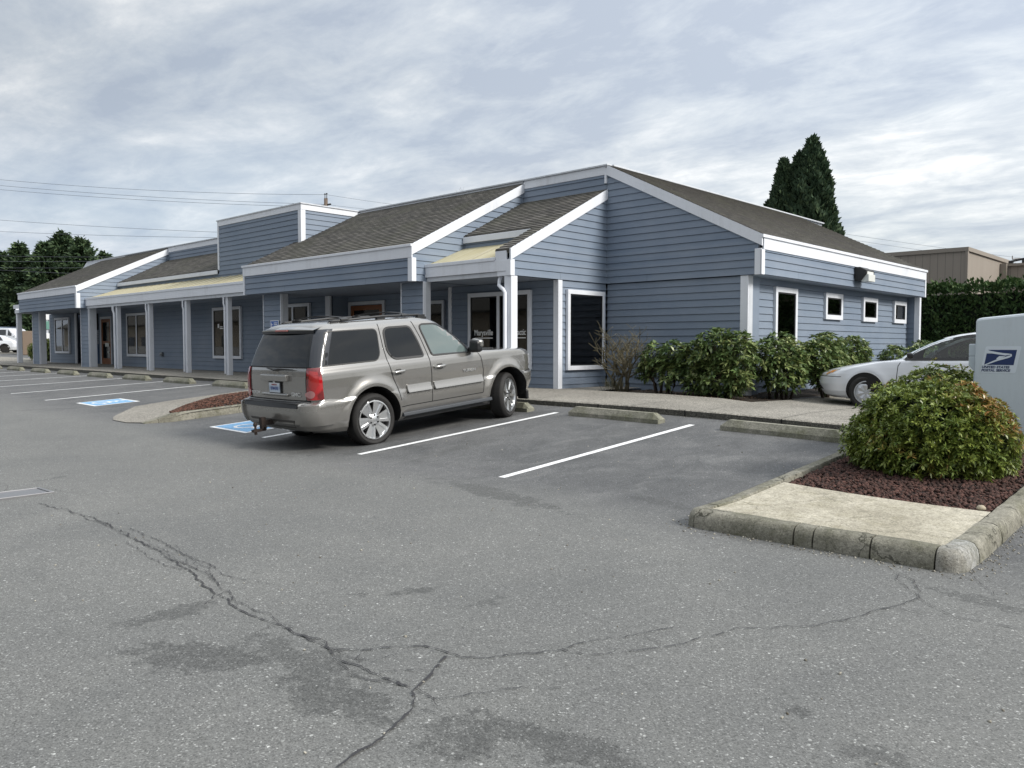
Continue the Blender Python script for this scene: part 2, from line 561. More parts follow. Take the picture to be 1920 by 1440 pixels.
rubber = nmat('tyre_rubber', lambda T, tc: dict(color=T.mix(T.noise(tc.outputs['Object'], 8, 4), (0.012, 0.012, 0.013), (0.028, 0.027, 0.026)), rough=0.75))
darkgap = pmat('dark_gap', (0.006, 0.006, 0.007), 0.8)
darkroom = pmat('dark_room', (0.010, 0.011, 0.012), 0.9)
winglass = pmat('window_glass', (0.010, 0.012, 0.013), 0.03, 0.0, 0.5)
winclear = glass_mat('clear_pane', (0.6, 0.62, 0.6))

# ------------------------------------------------------------------ terrain (the lot falls away from the building)
def li(x, xs, ys):
    if x <= xs[0]:
        return ys[0]
    if x >= xs[-1]:
        return ys[-1]
    i = bisect_left(xs, x)
    t = (x - xs[i - 1]) / (xs[i] - xs[i - 1])
    return ys[i - 1] * (1 - t) + ys[i] * t


def ss(t):
    t = max(0.0, min(1.0, t))
    return t * t * (3 - 2 * t)


def zb(x):
    return li(x, [-130, -92, -60, -45, -29, -21.5, -8, -5.3, -4.2, 0, 10], [1.0, .78, .20, 0, -.07, -.07, -.145, -.20, -.24, -.36, -.5])


def zm(x):
    return li(x, [-130, -92, -60, -45, -24.4, -21.6, -11.65, -6.4, 0, 10], [1.0, .76, .12, -.10, -.30, -.345, -.485, -.53, -.58, -.6])


def zl(x):
    return li(x, [-130, -92, -60, -30, -12, 10], [.95, .7, .02, -.45, -.62, -.62])


def zt(x):
    return li(x, [-60, -45, -29, -21.5, -10.7, -7.7, -6.17, -4.2, 0, 10], [.25, .13, .06, .02, -.03, -.04, -.07, -.13, -.25, -.4])


def gz(x, y):
    if y >= 11.45:
        return zb(x)
    if y >= 6.65:
        t = (y - 6.65) / 4.8
        return zm(x) * (1 - t) + zb(x) * t
    t = ss((6.65 - y) / 5.0)
    return zm(x) * (1 - t) + zl(x) * t


def wz(x, y):
    """top of the raised walkway: flat near the posts, falling gently to the kerb and to the car on the right"""
    base = zt(x)
    k = li(y, [11.5, 12.6], [0.0, 0.03])
    e = 0.0
    if x > -8.2:
        e = -0.03 * max(0.0, y - 11.5) * min(1.0, (x + 8.2) / 1.5)
    return base + k + e


def grid_sheet(name, xs, ys, zf, mat):
    m = MB()
    nx, ny = len(xs), len(ys)
    for y in ys:
        for x in xs:
            m.v.append((x, y, zf(x, y)))
    for j in range(ny - 1):
        for i in range(nx - 1):
            a = j * nx + i
            m.f.append((a, a + 1, a + nx + 1, a + nx))
            m.mi.append(0)
    return m.build(name, mat, smooth=True)


xs = sorted(set([-1500, -700, -350, -200, -150, -130, -110, -92, -80, -70, -60, -52, -45, -40, -36, -33, 60, 130, 300, 800, 1500] + [round(-30 + .5 * i, 2) for i in range(81)] + [14, 20, 30]))
ys = sorted(set([-1500, -600, -250, -120, -60, -30, -15, -8, -4, -2, 11.45, 14, 20, 40, 80, 160, 400, 900, 1600] + [round(-1 + .4 * i, 2) for i in range(31)] + [6.65]))
g0 = grid_sheet('ground', xs, ys, gz, asphalt)
tag(g0, kind='structure')

# raised walkway slab with a kerb face (runs the whole front and widens on the right)
slab = MB()
wx = [-60, -52, -45, -40, -36, -32, -29, -26, -24, -21.5, -18, -14, -10.7, -9, -7.7, -7.08, -6.17, -5.2, -4.2, -3, -1, 1, 4]
wy = [11.5, 12.05, 12.6, 13.4, 14.2, 14.9, 15.9]
def bed(x, y):
    return False
for a, b in zip(wx, wx[1:]):
    for c, d in zip(wy, wy[1:]):
        if -10.7 <= a < -7.08 and c >= 14.2:
            continue
        slab.poly([(a, c, wz(a, c)), (b, c, wz(b, c)), (b, d, wz(b, d)), (a, d, wz(a, d))], 0)
for a, b in zip(wx, wx[1:]):
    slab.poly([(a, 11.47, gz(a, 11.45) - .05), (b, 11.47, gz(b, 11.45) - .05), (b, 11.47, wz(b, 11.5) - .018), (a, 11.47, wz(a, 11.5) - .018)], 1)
    slab.poly([(a, 11.47, wz(a, 11.5) - .018), (b, 11.47, wz(b, 11.5) - .018), (b, 11.5, wz(b, 11.5)), (a, 11.5, wz(a, 11.5))], 0)
wy2 = [15.9, 17.2, 18.6, 20.5, 23, 27, 30.3]
wx2 = [-7.08, -6.17, -5.2, -4.2, -3, -1, 1, 4]
for a, b in zip(wx2, wx2[1:]):
    for c, d in zip(wy2, wy2[1:]):
        slab.poly([(a, c, wz(a, min(c, 16.5))), (b, c, wz(b, min(c, 16.5))), (b, d, wz(b, min(d, 16.5))), (a, d, wz(a, min(d, 16.5)))], 0)
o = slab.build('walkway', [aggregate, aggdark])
tag(o, kind='structure')
# saw-cut joints in the walkway (shallow dark strips set 2 mm above the slab)
jm = MB()
def jstrip(p, q, w=.012):
    p, q = Vector(p), Vector(q)
    d = (q - p).normalized()
    n = Vector((-d.y, d.x, 0)) * w * .5
    N = 8
    for i in range(N):
        a = p.lerp(q, i / N)
        b = p.lerp(q, (i + 1) / N)
        f = lambda v: (v.x, v.y, wz(v.x, min(v.y, 16.5)) + .003)
        jm.poly([f(a - n), f(b - n), f(b + n), f(a + n)])
jstrip((-5.24, 11.5, 0), (-5.5, 14.6, 0))
jstrip((-5.5, 14.6, 0), (-5.6, 17.8, 0))
jstrip((-7.08, 14.85, 0), (-6.55, 11.5, 0), .008)
jstrip((-7.0, 14.5, 0), (-1.5, 14.0, 0), .008)
for x in (-7.9, -10.2, -13.2, -16.2, -19.2, -22.2, -25.2, -28.2, -31.2, -34.2, -37.2, -40.2, -43.2):
    jstrip((x, 11.5, 0), (x, 12.55, 0), .01)
for x in (-5.24, -8.62, -6.87):
    jm.poly([(x - .015, 11.465, gz(x, 11.4)), (x + .015, 11.465, gz(x, 11.4)), (x + .012, 11.465, wz(x, 11.5) - .01), (x - .012, 11.465, wz(x, 11.5) - .01)])
tag(jm.build('walkway_joints', darkgap), kind='structure')

# soil of the planting bed against the right-hand wall
def f_soil(T, tc):
    p = tc.outputs['Object']
    n = T.noise(p, 14, 6, 0.7)
    return dict(color=T.mix(n, (0.008, 0.007, 0.006), (0.045, 0.034, 0.026)), rough=0.95, bump=(n, 0.8, 0.03))
soil = nmat('dark_soil', f_soil)
sb = MB()
for x0, x1, y0, y1 in ((-10.7, -7.08, 14.2, 15.95), (-8.2, -7.08, 15.95, 27.0)):
    nx, ny = 14, 12
    for i in range(nx):
        for j in range(ny):
            X = [x0 + (x1 - x0) * (i + k) / nx for k in (0, 1)]
            Y = [y0 + (y1 - y0) * (j + k) / ny for k in (0, 1)]
            f = lambda x, y: (x, y, wz(x, min(y, 16.5)) - .05 + .03 * math.sin(x * 9 + y * 5) * math.sin(y * 7 - x * 3))
            sb.poly([f(X[0], Y[0]), f(X[1], Y[0]), f(X[1], Y[1]), f(X[0], Y[1])])
tag(sb.build('planting_bed_soil', soil), kind='structure')

# ------------------------------------------------------------------ painted lines, accessible symbols
ORY, ORX = 6.65, 10.83
def ground_quad(mb, pts, off=.004, mi=0, n=6):
    """a quad (4 xy corners) laid on the ground, split lengthwise between pts 0-3 and 1-2"""
    a, b, c, d = [Vector((p[0], p[1], 0)) for p in pts]
    for i in range(n):
        p0, p1 = a.lerp(b, i / n), a.lerp(b, (i + 1) / n)
        q0, q1 = d.lerp(c, i / n), d.lerp(c, (i + 1) / n)
        mb.poly([(v.x, v.y, gz(v.x, v.y) + off) for v in (p0, p1, q1, q0)], mi)

LX = [-6.36, -9.03, -11.63, -21.65, -24.47, -27.65, -30.8, -33.86, -36.8, -39.8]
for x in LX:
    m = MB()
    y0 = 6.66 + random.uniform(-.05, .05)
    ground_quad(m, [(x - .05, y0), (x - .05, ORX), (x + .05, ORX), (x + .05, y0)], n=12)
    o = m.build('parking_line', line)
    tag(o, kind='structure')

def access_symbol(cx, cy, w, l, label):
    """white-bordered blue pavement square with a wheelchair figure, read from the lane"""
    m = MB()
    x0, x1, y0, y1 = cx - w / 2, cx + w / 2, cy - l / 2, cy + l / 2
    ground_quad(m, [(x0, y0), (x0, y1), (x1, y1), (x1, y0)], .004, 0)
    ground_quad(m, [(x0 + .07, y0 + .07), (x0 + .07, y1 - .07), (x1 - .07, y1 - .07), (x1 - .07, y0 + .07)], .007, 1)
    def ring(c, r0, r1, a0, a1, n=22):
        for i in range(n):
            t0, t1 = a0 + (a1 - a0) * i / n, a0 + (a1 - a0) * (i + 1) / n
            pts = [(c[0] + r * math.cos(t), c[1] + r * math.sin(t)) for r, t in ((r0, t0), (r1, t0), (r1, t1), (r0, t1))]
            m.poly([(p[0], p[1], gz(p[0], p[1]) + .010) for p in pts], 0)
    def stroke(p, q, wd=.07):
        p, q = Vector((p[0], p[1])), Vector((q[0], q[1]))
        d = (q - p).normalized()
        n = Vector((-d.y, d.x)) * wd / 2
        pts = [p - n, q - n, q + n, p + n]
        m.poly([(v.x, v.y, gz(v.x, v.y) + .010) for v in pts], 0)
    k = min(w, l) / 1.3
    f = lambda u, v: (cx + u * k, cy + v * k)
    ring(f(-.05, -.17), .20 * k, .27 * k, R(100), R(365))
    ring(f(-.07, .46), 0.0, .075 * k, 0, 2 * PI)
    stroke(f(-.06, .36), f(-.03, .0))
    stroke(f(-.03, .02), f(.2, .02))
    stroke(f(.19, .04), f(.31, -.26))
    stroke(f(.29, -.25), f(.42, -.2))
    stroke(f(-.05, .22), f(.2, .2), .06)
    o = m.build('accessible_parking_symbol', [line, hcblue])
    return tag(o, label, 'pavement marking')

access_symbol(-19.65, 7.33, 1.15, 1.0, 'blue wheelchair symbol painted on the far stall, left of the mulch island')
access_symbol(-12.95, 7.3, 1.25, 1.1, 'blue wheelchair symbol painted just behind the tow hitch of the grey SUV')

# ------------------------------------------------------------------ cracks (open joints in the asphalt, jagged ribbons just above it)
CR = [
    [(-9.1, 2.85), (-8.0, 2.9), (-7.05, 2.98), (-6.3, 2.98), (-5.6, 3.0), (-5.0, 3.12), (-4.55, 3.22)],
]
def unproj(px, py):
    """a spot of ground seen at (px, py) of the survey photo, as x, y (used once, for the crack pattern)"""
    F, Y0 = 1520.0, R(43.0)
    th = -math.atan(71 / F)
    fw = Vector((-math.sin(Y0) * math.cos(th), math.cos(Y0) * math.cos(th), math.sin(th)))
    rt = Vector((math.cos(Y0), math.sin(Y0), 0))
    up = rt.cross(fw)
    d = fw + rt * ((px - 960) / F) - up * ((py - 720) / F)
    t = 2.0
    while t < 60 and CAMZ + d.z * t > gz(d.x * t, d.y * t):
        t += .02
    return (d.x * t, d.y * t)
CRACKS = [
    (.016, [(75, 945), (160, 968), (235, 1000), (300, 1035), (355, 1075), (385, 1105), (410, 1120), (455, 1150), (500, 1168), (560, 1193), (600, 1213), (625, 1232), (665, 1250), (720, 1275), (755, 1288), (779, 1293)]),
    (.010, [(110, 950), (180, 980), (250, 1010), (320, 1050), (390, 1078), (420, 1105), (440, 1130), (500, 1155)]),
    (.010, [(245, 992), (290, 1013), (350, 1042), (395, 1060), (425, 1078), (465, 1090), (505, 1098)]),
    (.008, [(235, 1020), (255, 1025), (280, 1045), (315, 1062), (345, 1070)]),
    (.014, [(560, 1193), (610, 1205), (622, 1220), (680, 1224), (740, 1218), (790, 1216), (830, 1222), (870, 1236)]),
    (.020, [(834, 1236), (815, 1262), (795, 1283), (779, 1293), (777, 1318), (765, 1340), (735, 1370), (712, 1395), (680, 1413), (645, 1440)]),
    (.011, [(834, 1236), (900, 1238), (950, 1232), (1000, 1228), (1052, 1220), (1080, 1208), (1140, 1196), (1190, 1190), (1260, 1178)]),
    (.009, [(1052, 1222), (1100, 1230), (1180, 1222), (1250, 1212), (1330, 1196), (1372, 1182), (1450, 1178), (1530, 1175), (1580, 1165), (1650, 1145), (1700, 1135), (1722, 1124), (1726, 1112), (1710, 1090), (1690, 1077)]),
    (.007, [(1722, 1124), (1745, 1140), (1790, 1158), (1850, 1170), (1912, 1180)]),
    (.006, [(1670, 1070), (1690, 1095), (1722, 1120)]),
    (.006, [(1820, 1080), (1850, 1100), (1870, 1120)]),
    (.008, [(779, 1305), (820, 1315), (870, 1312), (950, 1300), (1010, 1292), (1050, 1288)]),
    (.007, [(700, 1245), (730, 1232), (790, 1225), (830, 1232)]),
    (.007, [(715, 1262), (760, 1256), (810, 1255)]),
    (.010, [(655, 1262), (690, 1275), (730, 1284), (775, 1293)]),
    (.006, [(125, 922), (180, 908), (260, 898), (330, 888), (390, 882)]),
    (.007, [(1190, 1190), (1225, 1202), (1250, 1212)]),
    (.006, [(1120, 1208), (1150, 1220)]),
    (.008, [(390, 1106), (400, 1118), (385, 1135)]),
    (.006, [(300, 1012), (318, 1030), (305, 1042)]), (.006, [(330, 1025), (352, 1048), (345, 1060)]), (.006, [(350, 1040), (378, 1058), (398, 1075)]),
    (.006, [(268, 1000), (285, 1022), (300, 1030), (335, 1040)]), (.006, [(300, 1042), (322, 1048), (352, 1062), (372, 1088)]), (.006, [(362, 1048), (372, 1070), (402, 1092), (430, 1096)]),
    (.006, [(395, 1060), (388, 1080), (402, 1098)]), (.007, [(410, 1120), (432, 1108), (448, 1128), (442, 1142)]), (.006, [(470, 1150), (495, 1152), (525, 1172), (548, 1178)]),
    (.007, [(625, 1232), (650, 1248), (655, 1262)]), (.006, [(680, 1224), (668, 1240), (690, 1250)]), (.006, [(600, 1213), (640, 1222), (665, 1236), (700, 1240)]),
    (.006, [(779, 1293), (800, 1306), (812, 1330)]), (.006, [(777, 1340), (800, 1338), (825, 1342)]), (.006, [(1650, 1145), (1690, 1142), (1722, 1150), (1760, 1158)]),
    (.005, [(0, 905), (15, 912), (10, 926)]), (.006, [(88, 916), (108, 920), (124, 924)]),
]
crm = MB()
for wd, pts in CRACKS:
    g = [unproj(*p) for p in pts]
    fine = []
    for (a, b) in zip(g, g[1:]):
        L = math.hypot(b[0] - a[0], b[1] - a[1])
        n = max(2, int(L / .035))
        for i in range(n):
            t = i / n
            fine.append((a[0] + (b[0] - a[0]) * t, a[1] + (b[1] - a[1]) * t))
    fine.append(g[-1])
    jx = jy = 0
    out = []
    for (x, y) in fine:
        jx = jx * .8 + random.uniform(-.013, .013)
        jy = jy * .8 + random.uniform(-.013, .013)
        out.append((x + jx, y + jy))
    for i in range(len(out) - 1):
        a, b = out[i], out[i + 1]
        d = Vector((b[0] - a[0], b[1] - a[1]))
        if d.length < 1e-5:
            continue
        d.normalize()
        w0 = wd * .25 * random.uniform(.2, 1.8)
        n = (-d.y * w0, d.x * w0)
        crm.poly([(a[0] - n[0], a[1] - n[1], gz(*a) + .008), (b[0] - n[0], b[1] - n[1], gz(*b) + .008), (b[0] + n[0], b[1] + n[1], gz(*b) + .008), (a[0] + n[0], a[1] + n[1], gz(*a) + .008)])
crackm = pmat('crack_shadow', (0.034, 0.034, 0.038), 0.9)
tag(crm.build('asphalt_cracks', crackm), kind='structure')

# ------------------------------------------------------------------ the building
B = thing('office_building', 'long single-storey blue-grey clapboard office building with white trim and dark shingle sheds', 'building', (-20, 15.9, 0))
BI = Matrix.Translation((20, -15.9, 0))
def bp(mb, name, mats, **kw):
    """a part of the building"""
    o = mb.build(name, mats, B, **kw)
    o.location = (20, -15.9, 0)
    return o


def clip(poly, v0, v1):
    def half(p, s, c):
        out = []
        for i in range(len(p)):
            a, b = p[i], p[(i + 1) % len(p)]
            ia, ib = s * (a[1] - c) >= 0, s * (b[1] - c) >= 0
            if ia:
                out.append(a)
            if ia != ib:
                t = (c - a[1]) / (b[1] - a[1])
                out.append((a[0] + (b[0] - a[0]) * t, c))
        return out
    p = half(poly, 1, v0)
    if len(p) > 2:
        p = half(p, -1, v1)
    return p if len(p) > 2 else []


def lap(mb, poly, O, U, V, N, exp=.1585, v_ref=2.47, thick=.02, back=.1, mi=0, mib=0, gap=.006, mig=None):
    """overlapping courses over a convex polygon given in (u, v) on plane O + uU + vV"""
    O, U, V, N = map(Vector, (O, U, V, N))
    vs = [p[1] for p in poly]
    k0 = math.floor((min(vs) - v_ref) / exp)
    k1 = math.ceil((max(vs) - v_ref) / exp)
    for k in range(k0, k1):
        a, b = v_ref + k * exp, v_ref + (k + 1) * exp
        c = clip(poly, a, b - gap)
        if not c:
            continue
        us = [q[0] for q in c]
        if max(us) - min(us) < .01 or max(q[1] for q in c) - min(q[1] for q in c) < .004:
            continue
        dep = lambda v: .003 + thick * (1 - (v - a) / exp)
        if gap and len(c) == 4 and max(us) - min(us) > 2.2 and abs(c[0][1] - c[1][1]) < 1e-6:
            # boards come in 3.7 m lengths with butt joints
            ul_, ur_ = min(us), max(us)
            u = ul_ + random.uniform(.3, 3.6)
            last = ul_
            cuts = []
            while u < ur_ - .25:
                cuts.append((last, u - .0025))
                last = u + .0025
                u += 3.66
            cuts.append((last, ur_))
            vlo, vhi = min(q[1] for q in c), max(q[1] for q in c)
            for s0_, s1_ in cuts:
                cc_ = [(s0_, vlo), (s1_, vlo), (s1_, vhi), (s0_, vhi)]
                mb.poly([O + U * uu + V * vv + N * dep(vv) for uu, vv in cc_], mi, cc_)
        else:
            P = [O + U * u + V * v + N * dep(v) for u, v in c]
            mb.poly(P, mi, [tuple(q) for q in c])
        lo = [q for q in c if abs(q[1] - a) < 1e-6]
        if len(lo) >= 2:
            l, r = min(lo), max(lo)
            p0, p1 = O + U * l[0] + V * a, O + U * r[0] + V * a
            mb.poly([p0 + N * .0, p1 + N * .0, p1 + N * (thick + .003), p0 + N * (thick + .003)], mib, [(l[0], a), (r[0], a), (r[0], a), (l[0], a)])
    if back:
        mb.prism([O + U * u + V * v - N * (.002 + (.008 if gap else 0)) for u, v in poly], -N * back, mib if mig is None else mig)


groove = pmat('board_shadow_gap', (0.05, 0.062, 0.085), 0.9)  # backing coloured dark to draw the shadow line under each board
EX, EY, EZ = Vector((1, 0, 0)), Vector((0, 1, 0)), Vector((0, 0, 1))
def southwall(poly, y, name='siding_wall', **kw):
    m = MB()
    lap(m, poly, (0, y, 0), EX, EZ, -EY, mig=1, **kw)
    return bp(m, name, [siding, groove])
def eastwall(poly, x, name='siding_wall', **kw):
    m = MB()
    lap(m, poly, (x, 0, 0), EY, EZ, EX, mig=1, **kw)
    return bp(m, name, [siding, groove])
def westwall(poly, x, name='siding_wall', **kw):
    m = MB()
    lap(m, [(-u, v) for u, v in poly][::-1], (x, 0, 0), -EY, EZ, -EX, **kw)
    return bp(m, name, [siding])
def rect(a, b, c, d):
    return [(a, c), (b, c), (b, d), (a, d)]
def tb(a, b, name='trim_board', m=None, bev=.006):
    mb = MB().box(a, b)
    return bp(mb, name, [m or trim], bevel=bev)


def roof_s(poly, y0, z0, slope, name='shingle_roof', mats=None, exp=.14, thick=.016):
    """shed facing the front: rises with +Y; poly in (x, t) t along the slope from the eave"""
    k = math.hypot(1, slope)
    V = Vector((0, 1 / k, slope / k))
    N = Vector((0, -slope / k, 1 / k))
    m = MB()
    lap(m, poly, (0, y0, z0), EX, V, N, exp=exp, v_ref=0, thick=thick, back=.07, gap=0)
    return bp(m, name, mats or [shingle])


XC0 = -35.42
XT1 = -21.55
YR, ZR, SL = 15.9, 5.21, .505
def zroof(y, y0, z0):
    return z0 + (y - y0) * SL
K = math.hypot(1, SL)

# --- shed A over the chiropractor's porch, with the notch cut out for the pale porch roof
XA0, XA1, YA, ZA = -14.42, -11.72, 12.52, 3.02
YN = 13.72
ZN = zroof(YN, YA, ZA)
tA = lambda y: (y - YA) * K
roof_s([(XA0, tA(YN)), (-12.2, tA(YN)), (XA1 + .03, tA(YN)), (XA1 + .03, tA(YR)), (XA0, tA(YR))], YA, ZA, SL)
roof_s([(-12.15, -.03), (XA1 + .03, -.03), (XA1 + .03, tA(YN)), (-12.15, tA(YN))], YA, ZA, SL)
tb((XA0 + .02, YN - .03, ZN - .17), (-12.15, YN, ZN - .02), 'fascia')
southwall([(XA0, 3.2), (-12.16, 3.2), (-12.16, ZN - .17), (XA0, ZN - .17)], YN + .03)
# cheek of the roof strip beside the notch
mb = MB().prism([(-12.16, YA, 2.9), (-12.16, YA, ZA - .02), (-12.16, YN, ZN - .02), (-12.16, YN, 3.3)], (.03, 0, 0))
bp(mb, 'cheek_wall', [siding])
# rake board and side wall facing the parking (east)
def rake_e(x, y0, z0, y1, wd=.24, th=.045):
    """board under the roof edge on an east-facing gable"""
    mb = MB()
    za, zb_ = zroof(y0, y0, z0), zroof(y1, y0, z0)
    mb.prism([(x + th, y0 - .03, za + .0), (x + th, y0 - .03, za - wd), (x + th, y1, zb_ - wd), (x + th, y1, zb_ + .0)][::-1], (-th, 0, 0))
    return bp(mb, 'rake_board', [trim], bevel=.004)
rake_e(XA1, YA, ZA, YR + .05)
eastwall([(YA, 2.47), (YR, 2.47), (YR, zroof(YR, YA, ZA) - .2), (YA, ZA - .2)], XA1)
tb((XA1 - .1, YA - .035, 2.46), (XA1 + .035, YA + .1, ZA - .22), 'corner_board')
# porch fascia: three stepped boards and the trough behind them
tb((XA0 - .06, YA - .03, 2.56), (XA1 - .1, YA, 2.79), 'fascia')
tb((XA0 - .06, YA - .05, 2.79), (-12.15, YA + .0, 2.865), 'gutter_lip')
tb((XA0 + .02, YA + .012, 2.46), (-12.1, YA + .05, 2.56), 'lower_fascia', trimd)
tb((-12.1, YA - .012, 2.46), (XA1 - .1, YA + .03, 2.56), 'lower_fascia')
tb((-12.15, YA - .018, 2.79), (XA1 - .1, YA + .02, 3.0), 'fascia')


def metal_roof(x0, x1, y0, z0, y1, z1, seams, name='porch_roof_panels'):
    m = MB()
    L = math.hypot(y1 - y0, z1 - z0)
    V = Vector((0, (y1 - y0) / L, (z1 - z0) / L))
    N = Vector((0, -V.z, V.y))
    O = Vector((0, y0, z0))
    m.poly([O + EX * x0, O + EX * x1, O + EX * x1 + V * L, O + EX * x0 + V * L], 0, [(x0, 0), (x1, 0), (x1, L), (x0, L)])
    m.poly([O + EX * x0 - N * .03, O + EX * x0 + V * L - N * .03, O + EX * x1 + V * L - N * .03, O + EX * x1 - N * .03], 0, [(x0, 0), (x0, L), (x1, L), (x1, 0)])
    for s in seams:
        for a, b in ((-.016, .016),):
            P = [O + EX * (s + a), O + EX * (s + b)]
            h = N * .02
            m.poly([P[0] + h, P[1] + h, P[1] + h + V * L, P[0] + h + V * L], 1)
            m.poly([P[1], P[1] + V * L, P[1] + V * L + h, P[1] + h], 1)
            m.poly([P[0], P[0] + h, P[0] + h + V * L, P[0] + V * L], 1)
            m.poly([P[0], P[1], P[1] + h, P[0] + h], 1)
    return bp(m, name, [metalroof, pmat('panel_seam', (.34, .32, .24), .6)])


metal_roof(XA0 - .02, -12.16, YA, 2.84, YN + .02, 3.34, [-13.0])

# --- upper wall (parapet) behind sheds A and C, cap running the whole length
southwall(rect(-14.42, -11.70, 4.6, 5.1), YR)
tb((-14.36, YR - .03, 5.07), (-11.70, YR - .0, 5.27), 'parapet_fascia')
tb((-11.76, YR - .05, 4.86), (-11.70, YR - .002, 5.09), 'corner_board')
tb((-44.8, YR - .07, 5.275), (-11.66, YR + .12, 5.315), 'parapet_cap', trimd)
tb((-11.78, YR + .125, 5.275), (-11.60, 28.6, 5.315), 'parapet_cap', trimd)
tb((XT1 + .05, YR - .02, 5.12), (-14.42, YR + .02, 5.275), 'parapet_fascia')
tb((XC0 - 7.3, YR - .02, 5.14), (XC0 - .02, YR + .02, 5.275), 'parapet_fascia')
tb((-11.74, YR + .13, 5.12), (-11.69, 28.6, 5.275), 'parapet_fascia')
# flat roof deck and back walls
mb = MB()
mb.box((-44.8, YR + .12, 4.9), (-11.78, 28.4, 5.0))
bp(mb, 'roof_deck', [MATS['asphalt_shingle']])
mb = MB()
mb.box((-44.8, 28.3, 0), (-11.9, 28.55, 5.27))
mb.box((-45.0, 16.2, 0), (-44.8, 28.55, 5.27))
bp(mb, 'back_wall', [siding])

# --- shed B (main block)
XB0, XB1, YB_, ZB = -22.0, -14.42, 12.1, 3.30
tB = lambda y: (y - YB_) * K
roof_s(rect(XB0 + .02, XB1 + .03, -.03, tB(YR - .0)), YB_, ZB, SL)
rake_e(XB1, YB_, ZB, YR + .02)
eastwall([(YB_, 2.47), (YR, 2.47), (YR, zroof(YR, YB_, ZB) - .2), (YB_, ZB - .2)], XB1)
westwall([(YB_, 2.47), (YR, 2.47), (YR, zroof(YR, YB_, ZB) - .02), (YB_, ZB - .02)], XB0)
southwall(rect(XB0 + .02, XB1 - .08, 2.47, 3.02), YB_)
tb((XB0 - .03, YB_ - .04, 3.0), (XB1 + .035, YB_ - .002, 3.25), 'fascia')
tb((XB0 - .05, YB_ - .07, 3.25), (XB1 + .04, YB_ + .0, 3.31), 'gutter_lip')
tb((XB1 - .11, YB_ - .035, 2.46), (XB1 + .038, YB_ + .10, 3.0), 'corner_board')
tb((XB0 - .02, YB_ - .035, 2.46), (XB0 + .06, YB_ + .05, 3.0), 'corner_board')

# --- tower: parapet that jogs forward
XT0, XT1, YT, ZT = -26.7, -21.55, 13.75, 5.30
southwall(rect(XT0, XT1, 3.3, 5.12), YT)
eastwall([(YT, 3.3), (YR + .1, 3.3), (YR + .1, 5.12), (YT, 5.12)], XT1)
westwall([(YT, 3.3), (YR + .1, 3.3), (YR + .1, 5.12), (YT, 5.12)], XT0)
tb((XT0 - .04, YT - .035, 5.1), (XT1 + .04, YT - .0, 5.27), 'parapet_fascia')
tb((XT1 + .0, YT, 5.1), (XT1 + .04, YR - .05, 5.27), 'parapet_fascia')
tb((XT0 - .06, YT - .06, 5.27), (XT1 + .07, YT + .14, 5.31), 'parapet_cap', trimd)
tb((XT1 - .12, YT + .14, 5.27), (XT1 + .07, YR - .07, 5.31), 'parapet_cap', trimd)
tb((XT1 - .13, YT - .035, 3.6), (XT1 + .035, YT + .13, 5.1), 'corner_board')
tb((XT0 - .035, YT - .04, 3.6), (XT0 + .05, YT + .08, 5.1), 'corner_board')

# --- shed C
XC0, XC1 = -35.42, XT0
ZC = zroof(13.72, YA, ZA)
roof_s(rect(XC0, XC1 - .02, tA(13.72) - .03, tA(YR)), YA, ZA, SL)
tb((XC0 + .03, 13.68, ZC - .16), (XC1 - .04, 13.715, ZC - .02), 'fascia')
southwall(rect(XC0, XB0, 3.26, ZC - .14), 13.765)
southwall(rect(XC0, XC1, 4.6, 5.1), YR)
tb((XC0, YR - .03, 5.07), (XC1 - .04, YR - .0, 5.27), 'parapet_fascia')
# pale porch roof in front of shed C
seam = [XC0 + .35 + .612 * i for i in range(22)]
metal_roof(XC0, XB0, 12.5, 2.92, 13.78, 3.37, seam)
tb((XC0 - .05, 12.42, 2.60), (XB0 - .03, 12.455, 2.85), 'fascia')
tb((XC0 - .06, 12.40, 2.85), (XB0 - .03, 12.47, 2.93), 'gutter_lip')
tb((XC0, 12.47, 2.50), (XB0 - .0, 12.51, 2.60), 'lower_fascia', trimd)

# --- shed D (left block)
XD0, XD1, YD, ZD = -42.8, XC0, 12.1, 3.42
SD = (5.25 - ZD) / (YR - YD)
KD = math.hypot(1, SD)
roof_s(rect(XD0 - .03, XD1 + .03, -.03, (YR - YD) * KD), YD, ZD, SD)
mb = MB()
mb.prism([(XD1 + .045, YD - .03, ZD), (XD1 + .045, YD - .03, ZD - .25), (XD1 + .045, YR + .02, 5.25 - .25), (XD1 + .045, YR + .02, 5.25)][::-1], (-.045, 0, 0))
bp(mb, 'rake_board', [trim])
eastwall([(YD, 2.53), (YR, 2.53), (YR, 5.05), (YD, ZD - .2)], XD1, v_ref=2.53)
southwall(rect(XD0 + .02, XD1 - .08, 2.53, ZD - .28), YD, v_ref=2.53)
tb((XD0 - .03, YD - .04, ZD - .30), (XD1 + .035, YD - .002, ZD - .05), 'fascia')
tb((XD0 - .05, YD - .07, ZD - .05), (XD1 + .04, YD + .0, ZD + .01), 'gutter_lip')
tb((XD1 - .12, YD - .035, 2.52), (XD1 + .038, YD + .12, ZD - .3), 'corner_board')
westwall([(YD, 2.53), (YR, 2.53), (YR, 5.2), (YD, ZD - .02)], XD0, v_ref=2.53)
